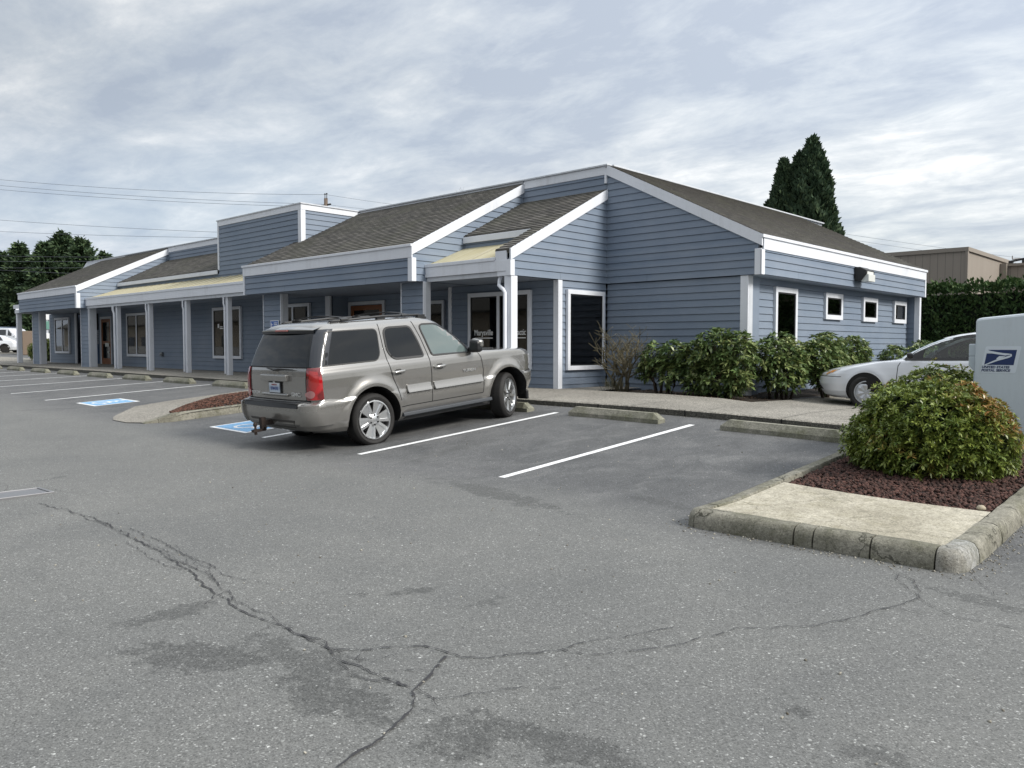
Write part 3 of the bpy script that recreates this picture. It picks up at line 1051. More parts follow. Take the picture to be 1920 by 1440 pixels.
# west slope of the perimeter roof and side porch
mb = MB()
mb.prism([(-44.9, 15.95, 5.3), (-44.9, 28.3, 5.3), (-48.6, 28.3, 3.45), (-48.6, 15.95, 3.45)][::-1], (0, 0, -.1))
bp(mb, 'west_roof_slope', [shingle])
tb((-44.86, YR - .05, 5.02), (-40.0, YR - .0, 5.275), 'parapet_fascia')
mb = MB().prism([(-44.86, YR - .04, 5.32), (-44.86, YR - .04, 5.05), (-48.6, YR - .04, 3.2), (-48.6, YR - .04, 3.5)], (0, .05, 0))
bp(mb, 'rake_board', [trim])
tb((-44.75, 12.45, 2.56), (XD0 - .06, 12.49, 2.72), 'fascia')
tb((-44.78, 12.40, 2.78), (XD0 - .06, 12.46, 2.96), 'fascia')
tb((-44.8, 12.5, 2.56), (-44.76, 20.0, 2.96), 'fascia')

# --- east block
XE = -7.76
RE = MB()
ke = math.hypot(1, SL)
Ve = Vector((-1 / ke, 0, SL / ke))
Ne = Vector((SL / ke, 0, 1 / ke))
Le = (XE + .03 + 11.70) * ke
lap(RE, rect(YR - .04, 26.85, -.03, Le), (XE + .03, 0, 3.29), EY, Ve, Ne, exp=.14, v_ref=0, thick=.016, back=.07, gap=0)
bp(RE, 'shingle_roof', [shingle])
def zre(x):
    return 3.29 + (XE + .03 - x) * SL
southwall([(-11.72, 2.47), (XE - .06, 2.47), (XE - .06, zre(XE - .06) - .2), (-11.72, zre(-11.72) - .2)], YR + .0)
mb = MB()
mb.prism([(-11.70, YR - .045, zre(-11.70) + .0), (-11.70, YR - .045, zre(-11.7) - .24), (XE + .035, YR - .045, 3.29 - .24), (XE + .035, YR - .045, 3.29)], (0, .043, 0))
bp(mb, 'rake_board', [trim])
mb = MB()
mb.prism([(-11.70, 26.85, zre(-11.70)), (-11.70, 26.85, 2.47), (XE, 26.85, 2.47), (XE, 26.85, 3.27)], (0, .1, 0))
bp(mb, 'gable_wall', [siding])
eastwall(rect(YR + .08, 26.78, 2.47, 3.0), XE)
tb((XE + .0, YR + .05, 2.98), (XE + .04, 26.86, 3.22), 'fascia')
tb((XE - .02, YR - .05, 3.22), (XE + .07, 26.9, 3.285), 'gutter_lip')
tb((XE - .13, YR - .035, 2.46), (XE + .02, YR + .0, 3.0), 'corner_board')
tb((XE + .0, YR - .035, 2.46), (XE + .035, YR + .11, 2.98), 'corner_board')
tb((XE - .05, 26.78, 2.46), (XE + .035, 26.88, 3.0), 'corner_board')
# lower walls of the east block
XW = -8.15
southwall(rect(-11.70, -8.22, -.2, 2.45), YR + .035)
tb((-8.22, YR + .0, -.3), (-8.04, YR + .035, 2.46), 'corner_board')
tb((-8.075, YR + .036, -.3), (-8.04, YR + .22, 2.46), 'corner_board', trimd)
mb = MB().box((-8.3, YR + .05, -.3), (-8.08, YR + .60, 2.46))
bp(mb, 'corner_pier', [siding])
eastwall(rect(YR + .45, 26.6, -.3, 2.46), XW)
mb = MB().box((-8.4, 26.5, -.3), (-7.93, 27.0, 2.46))
bp(mb, 'corner_pier', [siding])
southwall(rect(-8.3, -7.93, -.3, 2.46), 26.5)
tb((-7.93, 26.47, -.3), (-7.78, 26.62, 2.46), 'corner_board')
mb = MB().box((XW - .1, YR + .04, 2.452), (XE - .01, 26.8, 2.466))
bp(mb, 'soffit', [soffit])

# --- soffits over the front walk
mb = MB()
mb.box((XA0, YA + .05, 2.475), (XA1 - .02, YR, 2.49))
mb.box((XB0 + .02, YB_ + .03, 2.472), (XB1 - .02, YR, 2.486))
mb.box((XC0, 12.52, 2.55), (XB0 - .02, 14.3, 2.565))
mb.box((XD0 + .02, YD + .03, 2.535), (XD1 - .02, YR, 2.55))
mb.box((-44.75, 12.5, 2.56), (XD0, 16.0, 2.575))
bp(mb, 'soffit', [soffit])

# --- walls under the eaves
YW = 14.11
southwall(rect(-15.3, -11.74, -.1, 2.47), YW)
eastwall(rect(YW + .0, YR, -.2, 2.46), XA1 - .02)
tb((XA1 - .13, YW - .035, -.03), (XA1 + .02, YW + .0, 2.46), 'corner_board')
tb((XA1 - .02, YW, -.03), (XA1 + .02, YW + .11, 2.46), 'corner_board')
tb((-15.36, YW - .03, 0), (-15.24, YW + .05, 2.47), 'corner_board')
YREC = 14.75
southwall(rect(-20.6, -15.3, -.1, 2.47), YREC)
for _a in (-15.4, -20.7):
    bp(MB().box((_a, YW + .1, -.1), (_a + .1, YREC, 2.47)), 'recess_cheek', [siding])
southwall(rect(-36.85, -20.62, -.1, 2.56), YW)
tb((-20.82, YW - .035, 0), (-20.58, YW + .03, 2.47), 'corner_board')
southwall(rect(-45.05, -41.5, 0, 2.56), YW, v_ref=2.53)
tb((-45.12, YW - .03, 0), (-45.0, YW + .06, 2.55), 'corner_board', trimd)
tb((-41.62, YW - .03, 0), (-41.42, YW + .03, 2.55), 'corner_board', trimd)
southwall(rect(-41.5, -36.7, 0, 2.56), 14.82)
mb = MB().box((-36.87, YW + .1, 0), (-36.77, 14.82, 2.55))
bp(mb, 'recess_cheek', [siding])
mb = MB().box((-45.1, YW + .1, 0), (-45.0, 28, 2.6))
bp(mb, 'back_wall', [siding])
# closing walls behind so no sky shows through the building
mb = MB()
mb.box((-45.0, 16.05, -.3), (-11.75, 16.15, 5.2))
bp(mb, 'core_wall', [darkroom])
# clad piers: lap siding in front, flat board on the east side
def pier(x0, x1, y0=12.47, dep=.42, z0=0.0, z1=2.47):
    m = MB()
    lap(m, rect(x0, x1, z0, z1), (0, y0, 0), EX, EZ, -EY, back=dep)
    bp(m, 'clad_pier', [siding])
    tb((x1, y0 - .03, z0), (x1 + .03, y0 + .05, z1), 'corner_board')
    tb((x0 - .03, y0 - .03, z0), (x0, y0 + .05, z1), 'corner_board')
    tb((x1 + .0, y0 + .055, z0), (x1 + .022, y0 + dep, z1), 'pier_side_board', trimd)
pier(-15.20, -14.42, 12.45, .2)
pier(-21.60, -20.68, 12.5, .22)
pier(-42.25, -41.35, 12.5, .27, .05, 2.54)
pier(-36.15, -35.3, 12.5, .29, .05, 2.54)

def post(x, y, z0, z1, w_=.15):
    tb((x - w_ / 2, y - w_ / 2, z0), (x + w_ / 2, y + w_ / 2, z1), 'porch_post', trim, .008)
post(-11.80, 12.62, -.03, 2.46, .2)
for x in (-23.9, -26.72, -29.65, -32.55):
    post(x, 12.6, zt(x), 2.52)
post(-44.65, 12.6, .1, 2.56, .2)

def downspout(x, y, z0, z1, dx=-.11):
    m = MB()
    m.tube([(x - .26, y + .02, z1), (x - .26, y - .02, z1 - .10), (x - .23, y - .06, z1 - .19), (x - .13, y - .1, z1 - .25), (x - .05, y - .12, z1 - .29), (x, y - .12, z1 - .36), (x, y - .12, z0)], .042, 10)
    bp(m, 'downspout', [trim], smooth=True, sharp=50)
downspout(-11.84, 12.6, 0, 2.46)
for x in (-32.6,):
    m = MB()
    m.tube([(x - .02, 12.42, 2.5), (x - .03, 12.43, 2.36), (x, 12.46, 2.22), (x, 12.47, .1)], .04, 10)
    bp(m, 'downspout', [trim], smooth=True, sharp=50)
for x in (-29.65, -26.72, -23.9):
    m = MB()
    m.tube([(x - .08, 12.47, 2.5), (x - .08, 12.47, 2.3), (x - .04, 12.475, 2.2), (x - .04, 12.475, .1)], .028, 8)
    bp(m, 'downspout', [trim], smooth=True, sharp=50)


def window(ax, c, a0, a1, z0, z1, mull=(), fw=.1, inner=None, sash=True, mt=None):
    """window set on a wall: ax 'S' (plane y=c, faces -Y) or 'E' (plane x=c, faces +X)"""
    if ax == 'S':
        fr = lambda u, v, n: (u, c - n, v)
    else:
        fr = lambda u, v, n: (c + n, u, v)
    f = MB()
    t0, t1 = .0, .075
    f.box((a0, z1 - fw, t0), (a1, z1, t1), 0, fr)
    f.box((a0, z0, t0), (a1, z0 + fw, t1), 0, fr)
    f.box((a0, z0 + fw, t0), (a0 + fw * .9, z1 - fw, t1 - .002), 0, fr)
    f.box((a1 - fw * .9, z0 + fw, t0), (a1, z1 - fw, t1 - .002), 0, fr)
    for mu in mull:
        f.box((mu - .045, z0 + fw, t0), (mu + .045, z1 - fw, t1 - .006), 0, fr)
    fo = bp(f, 'window', [mt or trim], bevel=.004)
    edges = [a0 + fw * .9] + [k for mu in mull for k in (mu - .045, mu + .045)] + [a1 - fw * .9]
    for i in range(0, len(edges), 2):
        p = MB()
        l, r = edges[i], edges[i + 1]
        bz0, bz1 = z0 + fw, z1 - fw
        s = .03
        for q in (((l, bz0, .022), (l + s, bz1, .058)), ((r - s, bz0, .022), (r, bz1, .058)), ((l + s, bz0, .022), (r - s, bz0 + s, .058)), ((l + s, bz1 - s, .022), (r - s, bz1, .058))):
            p.box(q[0], q[1], 0, fr)
        so_ = p.build('sash', black, fo)
        g = MB()
        g.box((l + s * .8, bz0 + s * .8, .0445), (r - s * .8, bz1 - s * .8, .0455), 0, fr)
        # panes are never quite flat: tip each one a hair
        go = g.build('pane', winclear, fo)
        MB().box((l + .02, bz0 + .02, .024), (r - .02, bz1 - .02, .026), 0, fr).build('dark_interior', darkroom, fo)
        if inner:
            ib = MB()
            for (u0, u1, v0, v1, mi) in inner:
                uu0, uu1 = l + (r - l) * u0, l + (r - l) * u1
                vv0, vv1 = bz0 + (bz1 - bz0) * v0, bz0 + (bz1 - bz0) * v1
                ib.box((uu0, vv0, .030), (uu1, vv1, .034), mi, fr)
            ib.build('reflection_blind', [MATS['reflection_blind'], MATS['decal']], fo)
    return fo
pmat('reflection_blind', (0.30, 0.25, 0.19), 0.7)
pmat('decal', (0.75, 0.78, 0.76), 0.6)

cw = window('S', YW - .02, -14.58, -12.5, .43, 2.27, (-13.54,), .1, [(.08, .50, .62 + .035 * k, .645 + .035 * k, 0) for k in range(10)] + [(.18, .5, .02, .58, 0)])  # beige blind slats and panel stand in for the reflection on the panes
window('E', XA1 + .0, 14.36, 15.76, .42, 2.26)
window('S', YW - .02, -35.42, -33.4, .54, 2.34, (-34.42,))
window('S', YW - .02, -27.82, -25.8, .53, 2.34, (-26.78,))
window('S', YW - .02, -44.2, -42.2, .62, 2.36, (-43.15,))
window('S', YW - .02, -23.6, -21.6, .53, 2.3, (-22.55,))
window('S', YREC - .02, -17.3, -16.17, 1.0, 2.2, (), .09, None, True, trimd)
for a0, a1, z0 in ((17.3, 18.45, .62), (20.1, 21.2, 1.64), (22.66, 23.75, 1.64), (25.15, 26.22, 1.65)):
    window('E', XW + .005, a0, a1, z0, 2.30, (), .115)

# lettering on the chiropractor's two panes
def text_mesh(body, size, depth=.002, sx=1.0, bold=0.0, shear=0.0, align='CENTER'):
    cu = bpy.data.curves.new('t', 'FONT')
    cu.body = body
    cu.size = size
    cu.extrude = depth
    cu.offset = bold
    cu.shear = shear
    cu.align_x = align
    cu.align_y = 'BOTTOM_BASELINE'
    ob = bpy.data.objects.new('t', cu)
    COL.objects.link(ob)
    bpy.context.view_layer.update()
    dg = bpy.context.evaluated_depsgraph_get()
    me = bpy.data.meshes.new_from_object(ob.evaluated_get(dg))
    bpy.data.objects.remove(ob)
    for v in me.vertices:
        v.co.x *= sx
    return me
letterm = pmat('white_lettering', (0.82, 0.83, 0.84), 0.5)
for body, xa, xb in (('Marysville', -14.36, -13.73), ('Chiropractic', -13.36, -12.66)):
    me = text_mesh(body, .175, .001, 1.0, .0012)
    w_t = max(v.co.x for v in me.vertices) - min(v.co.x for v in me.vertices)
    for v in me.vertices:
        v.co.x *= (xb - xa) / w_t
        v.co.y *= 1.12
    me.materials.append(letterm)
    o = bpy.data.objects.new('window_lettering', me)
    COL.objects.link(o)
    o.parent = B
    o.matrix_parent_inverse = BI
    o.location = ((xa + xb) / 2, YW - .02 - .049, 1.235)
    o.rotation_euler = (R(90), 0, 0)
    m = MB().box((xa, YW - .02 - .051, 1.155), (xb, YW - .02 - .047, 1.175))
    bp(m, 'underline', [letterm])
# small white stickers seen in the third window
m = MB()
m.box((-27.45, YW - .071, 1.62), (-27.35, YW - .068, 1.76))
m.box((-27.3, YW - .071, 1.64), (-27.1, YW - .068, 1.67))
m.box((-27.3, YW - .071, 1.58), (-27.05, YW - .068, 1.61))
bp(m, 'window_sticker', [letterm])

# doors
wood = nmat('brown_door_wood', lambda T, tc: dict(color=T.mix(T.noise(T.mapping(tc.outputs['Object'], (14, 14, .8)), 2, 5, .6), (0.14, 0.050, 0.020), (0.26, 0.105, 0.040)), rough=.45))
def door(x0, x1, z0, y, ztop=2.3):
    fr = lambda u, v, n: (u, y - n, v)
    f = MB()
    f.box((x0, z0, 0), (x0 + .1, ztop, .05), 0, fr)
    f.box((x1 - .1, z0, 0), (x1, ztop, .05), 0, fr)
    f.box((x0 + .1, ztop - .1, 0), (x1 - .1, ztop, .05), 0, fr)
    fo = bp(f, 'door_frame', [trimd], bevel=.004)
    d = MB()
    a, b, c, e = x0 + .12, x1 - .12, z0 + .02, ztop - .12
    sw = .13
    d.box((a, c, .0), (a + sw, e, .035), 0, fr)
    d.box((b - sw, c, .0), (b, e, .035), 0, fr)
    d.box((a + sw, e - .14, .0), (b - sw, e, .034), 0, fr)
    d.box((a + sw, c, .0), (b - sw, c + .28, .034), 0, fr)
    d.box((a + sw, c + .95, .0), (b - sw, c + 1.08, .034), 0, fr)
    do = d.build('door', wood, fo, bevel=.004)
    g = MB()
    g.box((a + sw, c + .28, .01), (b - sw, e - .14, .014), 0, fr)
    g.build('door_glass', winglass, do)
    h = MB().tube([fr(b - .08, c + 1.0, .035), fr(b - .08, c + 1.0, .09), fr(b - .2, c + 1.0, .09)], .012, 8)
    h.build('door_handle', pmat('brass', (.5, .38, .15), .3, 1.0), do, smooth=True)
    return fo
door(-20.5, -18.75, .0, YREC - .02, 2.3)
door(-40.3, -38.95, .1, 14.80, 2.34)
# posters on the lower glass of the left-hand door
m = MB().box((-39.75, 14.762, .95), (-39.3, 14.765, 1.12))
m.box((-39.5, 14.762, .65), (-39.28, 14.765, .72))
bp(m, 'door_notice', [pmat('notice_paper', (.55, .57, .55), .7)])
# utility closet beside the left-hand window: dark opening, louvre, blue door
m = MB()
m.box((-41.4, 14.76, 1.75), (-40.6, 14.80, 2.5), 0)
m.box((-41.4, 14.74, .12), (-40.6, 14.79, 1.05), 1)
for i in range(8):
    m.box((-41.4, 14.73, 1.1 + i * .08), (-40.6, 14.79, 1.15 + i * .08), 2)
bp(m, 'utility_closet', [black, pmat('blue_door_paint', (.10, .16, .27), .5), trimd])
# hose bib
m = MB()
m.tube([(-32.05, YW, .63), (-32.05, YW - .14, .63), (-32.05, YW - .15, .56)], .02, 8)
m.tube([(-32.05, YW - .05, .63), (-32.05, YW - .02, .63)], .06, 12)
m.box((-32.2, YW - .1, .58), (-32.02, YW - .03, .72))
bp(m, 'hose_bib', [pmat('galvanised', (.28, .29, .30), .45, .8)])

# floodlight on the east fascia
fl = thing('wall_floodlight', 'black box floodlight with a pale lens mounted high on the right-hand wall', 'wall light', (XE + .02, 21.3, 2.8))
m = MB()
m.prism([(.0, -.28, -.17), (.0, -.28, .17), (.13, -.28, .17), (.30, -.28, .08), (.30, -.28, -.0), (.16, -.28, -.17)], (0, .56, 0))
mm_ = m.build('housing', pmat('bronze_housing', (.018, .018, .018), .5), fl, bevel=.01)
m = MB()
m.prism([(.30, -.22, .06), (.305, -.22, -.01), (.17, -.22, -.165), (.16, -.22, -.15)], (0, .44, 0))
m.box((.16, -.23, -.2), (.34, .23, -.02))
m.build('lens', pmat('frosted_lens', (.62, .64, .62), .35), fl, bevel=.015)

# blue sign on the pier
sg = thing('accessible_parking_sign', 'small blue and white accessible parking sign fixed to the clapboard pier', 'sign', (-20.98, 12.47, 1.58))
boxo('sign_plate', (-.23, -.012, -.13), (.23, .0, .13), pmat('sign_white', (.75, .77, .8), .5), sg)
boxo('sign_face', (-.21, -.016, -.11), (.21, -.0125, .11), pmat('sign_blue', (.05, .13, .42), .5), sg)
m = MB()
m.box((-.17, -.019, -.07), (-.145, -.0165, .07)); m.box((-.145, -.019, -.07), (-.06, -.0165, -.045)); m.box((-.145, -.019, .0), (-.09, -.0165, .02))
for k in range(3):
    m.box((-.02, -.019, .045 - k * .05), (.17 - .04 * (k == 2), -.0165, .065 - k * .05))
m.build('sign_symbol', letterm, sg)

# ------------------------------------------------------------------ vehicles: a body defined by horizontal slices
class Car:
    """tab rows: z, half width, rear s, front s, rear corner radius, front corner radius.  s runs from the tail to the nose"""
    def __init__(s, tab, wheels, flare=.03, bow_side=.02, bow_rear=.06, bow_front=.12, arch=.47):
        s.tab = np.array(tab, float)
        s.wheels, s.flare, s.bs, s.br, s.bf, s.arch = wheels, flare, bow_side, bow_rear, bow_front, arch

    def row(s, z):
        return [float(np.interp(z, s.tab[:, 0], s.tab[:, i])) for i in range(1, 6)]

    def pt(s, t, z):
        """t 0..5: rear centre, rear corner, side, front corner, front centre (right-hand side, x > 0)"""
        w, r, f, rr, rf = s.row(z)
        L = f - r
        rr, rf = min(rr, w * .95, L * .45), min(rf, w * .95, L * .45)
        if t <= 1:
            x, y = (w - rr) * t, r
        elif t <= 2:
            a = (t - 1) * PI / 2
            x, y = w - rr + rr * math.sin(a), r + rr - rr * math.cos(a)
        elif t <= 3:
            x, y = w, r + rr + (L - rr - rf) * (t - 2)
        elif t <= 4:
            a = (t - 3) * PI / 2
            x, y = w - rf + rf * math.cos(a), f - rf + rf * math.sin(a)
        else:
            x, y = (w - rf) * (5 - t), f
        return s.deform(x, y, z, w, r, f)

    def deform(s, x, y, z, w, r, f):
        L = max(f - r, .01)
        q = (y - r) / L
        xr = x / max(w, .01)
        y2 = y + s.br * xr * xr * max(0, 1 - q * 4) - s.bf * xr * xr * max(0, 1 - (1 - q) * 4)
        x2 = x * (1 - s.bs * (2 * q - 1) ** 4) if w > .3 else x
        for c, zc in s.wheels:
            d = math.hypot(y - c, z - zc)
            if xr > .9 and z < s.tab[-1][0] * .62:
                x2 += s.flare * math.exp(-((d - s.arch - .02) / .085) ** 2)
        return x2, y2, z

    def side(s, y, z, off=0.0):
        """x on the flank at length y, height z (bisect on t)"""
        a, b = 1.0, 4.0
        for _ in range(26):
            m = (a + b) / 2
            if s.pt(m, z)[1] < y:
                a = m
            else:
                b = m
        return s.pt(a, z)[0] + off

    def body(s, nz=None, M=150, cut=None, zs=None):
        """closed shell; cut(t, y, z) -> True drops a face (window openings)"""
        if zs is None:
            z0, z1 = s.tab[0, 0], s.tab[-1, 0]
            zs = sorted(set([round(v, 4) for v in np.linspace(z0, z1, nz or 60)] + [float(v) for v in s.tab[:, 0]]))
        ts = [i / 8 for i in range(8)] + [1 + i / 10 for i in range(10)] + [2 + i / M for i in range(M)] + [3 + i / 12 for i in range(12)] + [4 + i / 8 for i in range(9)]
        m = MB()
        n = len(ts)
        for z in zs:
            R_ = [s.pt(t, z) for t in ts]
            ring = R_ + [(-x, y, zz_) for x, y, zz_ in R_[-2:0:-1]]
            m.v += ring
        N = 2 * n - 2
        for k in range(len(zs) - 1):
            for j in range(N):
                j2 = (j + 1) % N
                a, b, c, d = k * N + j, k * N + j2, (k + 1) * N + j2, (k + 1) * N + j
                if cut:
                    cx = sum(m.v[i][0] for i in (a, b, c, d)) / 4
                    cy = sum(m.v[i][1] for i in (a, b, c, d)) / 4
                    cz = sum(m.v[i][2] for i in (a, b, c, d)) / 4
                    if cut(cx, cy, cz):
                        continue
                m.f.append((a, b, c, d))
                m.mi.append(0)
        # caps split across the car so the roof and floor are quads
        for k, flip in ((0, False), (len(zs) - 1, True)):
            for i in range(n - 1):
                a, b = k * N + i, k * N + i + 1
                c = k * N + (N - i - 1) if i + 1 < n - 1 else k * N + i + 1
                d = k * N + ((N - i) % N)
                q = [a, d, c, b] if not flip else [a, b, c, d]
                q2 = []
                for v in q:
                    if v not in q2:
                        q2.append(v)
                if len(q2) > 2:
                    m.f.append(tuple(q2))
                    m.mi.append(0)
        return m


def patch2d(poly, step=.06):
    """triangulated/gridded fill of a 2d polygon -> verts, faces"""
    bm = bmesh.new()
    vs = [bm.verts.new((p[0], p[1], 0)) for p in poly]
    bm.faces.new(vs)
    xs_ = [p[0] for p in poly]
    ys_ = [p[1] for p in poly]
    for ax, lo, hi in ((0, min(xs_), max(xs_)), (1, min(ys_), max(ys_))):
        k = lo + step
        while k < hi - 1e-4:
            co_ = Vector((k, 0, 0)) if ax == 0 else Vector((0, k, 0))
            no_ = Vector((1, 0, 0)) if ax == 0 else Vector((0, 1, 0))
            bmesh.ops.bisect_plane(bm, geom=bm.verts[:] + bm.edges[:] + bm.faces[:], plane_co=co_, plane_no=no_)
            k += step
    bm.verts.ensure_lookup_table()
    bm.verts.index_update()
    v = [(q.co.x, q.co.y) for q in bm.verts]
    f = [tuple(x.index for x in fa.verts) for fa in bm.faces]
    bm.free()
    return v, f


def fillet(poly, r, n=5):
    """round the corners of a polygon; r number or list"""
    out = []
    N = len(poly)
    for i in range(N):
        p, a, b = Vector(poly[i]), Vector(poly[i - 1]), Vector(poly[(i + 1) % N])
        ri = r[i] if hasattr(r, '__len__') else r
        if ri <= 0:
            out.append(tuple(p))
            continue
        u, v = (a - p), (b - p)
        ri = min(ri, u.length * .49, v.length * .49)
        s_, e_ = p + u.normalized() * ri, p + v.normalized() * ri
        for k in range(n + 1):
            t = k / n
            q = s_ * (1 - t) ** 2 + p * 2 * t * (1 - t) + e_ * t * t
            out.append(tuple(q))
    return out


def conform(poly, fn, name, mat, parent, off=.004, step=.06, thick=None, smooth=True):
    """patch laid on a curved surface; fn(a, b, off) -> xyz"""
    v, f = patch2d(poly, step)
    m = MB()
    m.v = [fn(a, b, off) for a, b in v]
    m.f = f
    m.mi = [0] * len(f)
    if thick:
        # rim down to the body
        n = len(m.v)
        from collections import Counter
        ec = Counter()
        for fa in f:
            for i in range(len(fa)):
                ec[tuple(sorted((fa[i], fa[(i + 1) % len(fa)])))] += 1
        idx = {}
        for (a, b), c in ec.items():
            if c == 1:
                for q in (a, b):
                    if q not in idx:
                        idx[q] = len(m.v)
                        m.v.append(fn(v[q][0], v[q][1], off - thick))
                m.f.append((a, b, idx[b], idx[a]))
                m.mi.append(0)
    o = m.build(name, mat, parent, smooth=smooth, sharp=35)
    return o


def band(pts, width, fn, name, mat, parent, off=.005, closed=False):
    """thin strip following a polyline on a surface"""
    m = MB()
    P = [Vector(p) for p in pts]
    if closed:
        P = P + [P[0], P[1]]
    # resample
    Q = []
    for a, b in zip(P, P[1:]):
        k = max(1, int((b - a).length / .05))
        Q += [a.lerp(b, i / k) for i in range(k)]
    Q.append(P[-1])
    for i in range(len(Q)):
        a, b = Q[max(0, i - 1)], Q[min(len(Q) - 1, i + 1)]
        d = (b - a)
        d = d.normalized() if d.length > 1e-6 else Vector((1, 0))
        n_ = Vector((-d.y, d.x)) * width / 2
        for q in (Q[i] - n_, Q[i] + n_):
            m.v.append(fn(q.x, q.y, off))
    for i in range(len(Q) - 1):
        m.f.append((2 * i, 2 * i + 1, 2 * i + 3, 2 * i + 2))
        m.mi.append(0)
    return m.build(name, mat, parent, smooth=True)


def boolean_cut(o, cutters, mat_index=1):
    for c in cutters:
        b = o.modifiers.new('cut', 'BOOLEAN')
        b.operation = 'DIFFERENCE'
        b.solver = 'EXACT'
        b.object = c
        try:
            b.material_mode = 'TRANSFER'
        except Exception:
            pass
    bpy.context.view_layer.update()
    dg = bpy.context.evaluated_depsgraph_get()
    me = bpy.data.meshes.new_from_object(o.evaluated_get(dg))
    o.modifiers.clear()
    o.data = me
    for c in cutters:
        bpy.data.objects.remove(c)
    me.polygons.foreach_set('use_smooth', [True] * len(me.polygons))
    me.set_sharp_from_angle(angle=R(38))
    return o


chrome = pmat('bright_alloy', (0.80, 0.81, 0.82), 0.28, 1.0)
dullalloy = pmat('painted_alloy', (0.48, 0.50, 0.53), 0.33, 0.7)
darkmetal = pmat('dark_metal', (0.03, 0.03, 0.03), 0.5, 0.6)


def wheel(parent, c, side, R0, rim, width, style='six', steer=0.0, mat=None, name='wheel'):
    """side +1: outer face towards +x of the car.  returns an Empty-less part: tyre mesh with rim children"""
    mat = mat or chrome
    ax = (side, 0, 0)
    t = MB()
    h = width / 2
    prof = [(rim + .005, -h + .02), (R0 - .05, -h), (R0 - .012, -h + .025), (R0, -h + .06), (R0, h - .06), (R0 - .012, h - .025), (R0 - .05, h), (rim + .03, h - .004), (rim + .0, h - .03)]
    t.lathe(prof, (0, 0, 0), ax, 56)
    # tread blocks
    for j in range(56):
        a0, a1 = 2 * PI * j / 56, 2 * PI * (j + .62) / 56
        for k, (u0, u1) in enumerate(((-h + .045, -.035), (-.02, .02), (.035, h - .045))):
            sh = .5 * (k % 2) * 2 * PI / 56
            P = []
            for (a, u) in ((a0, u0), (a1, u0), (a1, u1), (a0, u1)):
                P.append((side * u, math.cos(a + sh) * (R0 + .006), math.sin(a + sh) * (R0 + .006)))
            t.poly(P)
    tyre = t.build('tyre', rubber, parent, smooth=True, sharp=40)
    tyre.location = c
    tyre.rotation_euler = (0, 0, steer)
    r = MB()
    r.lathe([(rim + .004, h - .028), (rim + .004, h - .008), (rim - .012, h - .006), (rim - .022, h - .03), (rim - .035, -h + .03)], (0, 0, 0), ax, 56)
    ro = r.build('rim', mat, tyre, smooth=True, sharp=30)
    d = MB()
    d.lathe([(0, -.01), (rim - .03, -.01)], (0, 0, 0), ax, 40)
    d.lathe([(0, .012), (.15, .012), (.155, -.01)], (0, 0, 0), ax, 30)
    d.build('brake_disc', darkmetal, tyre, smooth=True, sharp=30)
    n = 6 if style == 'six' else 7
    s_ = MB()
    a_off = R(8) if style == 'six' else R(90)
    for k in range(n):
        a = a_off + 2 * PI * k / n
        ca, sa = math.cos(a), math.sin(a)
        if style == 'six':
            pr = [(.07, .048, h - .035), (rim - .025, .098, h - .020), (rim - .006, .104, h - .022)]
        else:
            pr = [(.035, .028, h - .012), (rim * .62, .062, h + .0), (rim - .02, .085, h - .022)]
        def pt_(rr, wd, z):
            return (side * z, ca * rr - sa * wd, sa * rr + ca * wd)
        for (r0, w0, z0), (r1, w1, z1) in zip(pr, pr[1:]):
            if style == 'six':
                # forked spoke: two ribs with a sunken middle
                for sg_ in (-1, 1):
                    wi0, wi1 = w0 * .30, w1 * .50
                    s_.poly([pt_(r0, sg_ * wi0, z0), pt_(r1, sg_ * wi1, z1), pt_(r1, sg_ * w1, z1 - .002), pt_(r0, sg_ * w0, z0)][::sg_])
                    s_.poly([pt_(r0, sg_ * w0, z0), pt_(r1, sg_ * w1, z1 - .002), pt_(r1, sg_ * w1, z1 - .05), pt_(r0, sg_ * w0, z0 - .05)][::sg_])
                    s_.poly([pt_(r0, sg_ * wi0, z0 - .02), pt_(r1, sg_ * wi1, z1 - .02), pt_(r1, sg_ * wi1, z1), pt_(r0, sg_ * wi0, z0)][::sg_])
                s_.poly([pt_(r0, -w0 * .3, z0 - .018), pt_(r1, -w1 * .5, z1 - .018), pt_(r1, w1 * .5, z1 - .018), pt_(r0, w0 * .3, z0 - .018)])
            else:
                s_.poly([pt_(r0, -w0, z0 - .012), pt_(r1, -w1, z1 - .012), pt_(r1, 0, z1), pt_(r0, 0, z0)])
                s_.poly([pt_(r0, 0, z0), pt_(r1, 0, z1), pt_(r1, w1, z1 - .012), pt_(r0, w0, z0 - .012)])
                for sg_ in (-1, 1):
                    s_.poly([pt_(r0, sg_ * w0, z0 - .012), pt_(r1, sg_ * w1, z1 - .012), pt_(r1, sg_ * w1, z1 - .04), pt_(r0, sg_ * w0, z0 - .04)])
    s_.lathe([(0, h - .018), (.05, h - .02), (.075, h - .03), (.10 if style == 'six' else .06, h - .04), (.1, h - .07)], (0, 0, 0), ax, 30)
    s_.build('spokes', mat, tyre, smooth=True, sharp=25)
    l = MB()
    for k in range(6 if style == 'six' else 5):
        a = R(30) + 2 * PI * k / (6 if style == 'six' else 5)
        rr = .073 if style == 'six' else .055
        l.lathe([(0, h - .012), (.013, h - .012), (.013, h - .035)], (0, math.cos(a) * rr, math.sin(a) * rr), ax, 8)
    l.build('lug_nuts', darkmetal if style == 'six' else dullalloy, tyre)
    return tyre


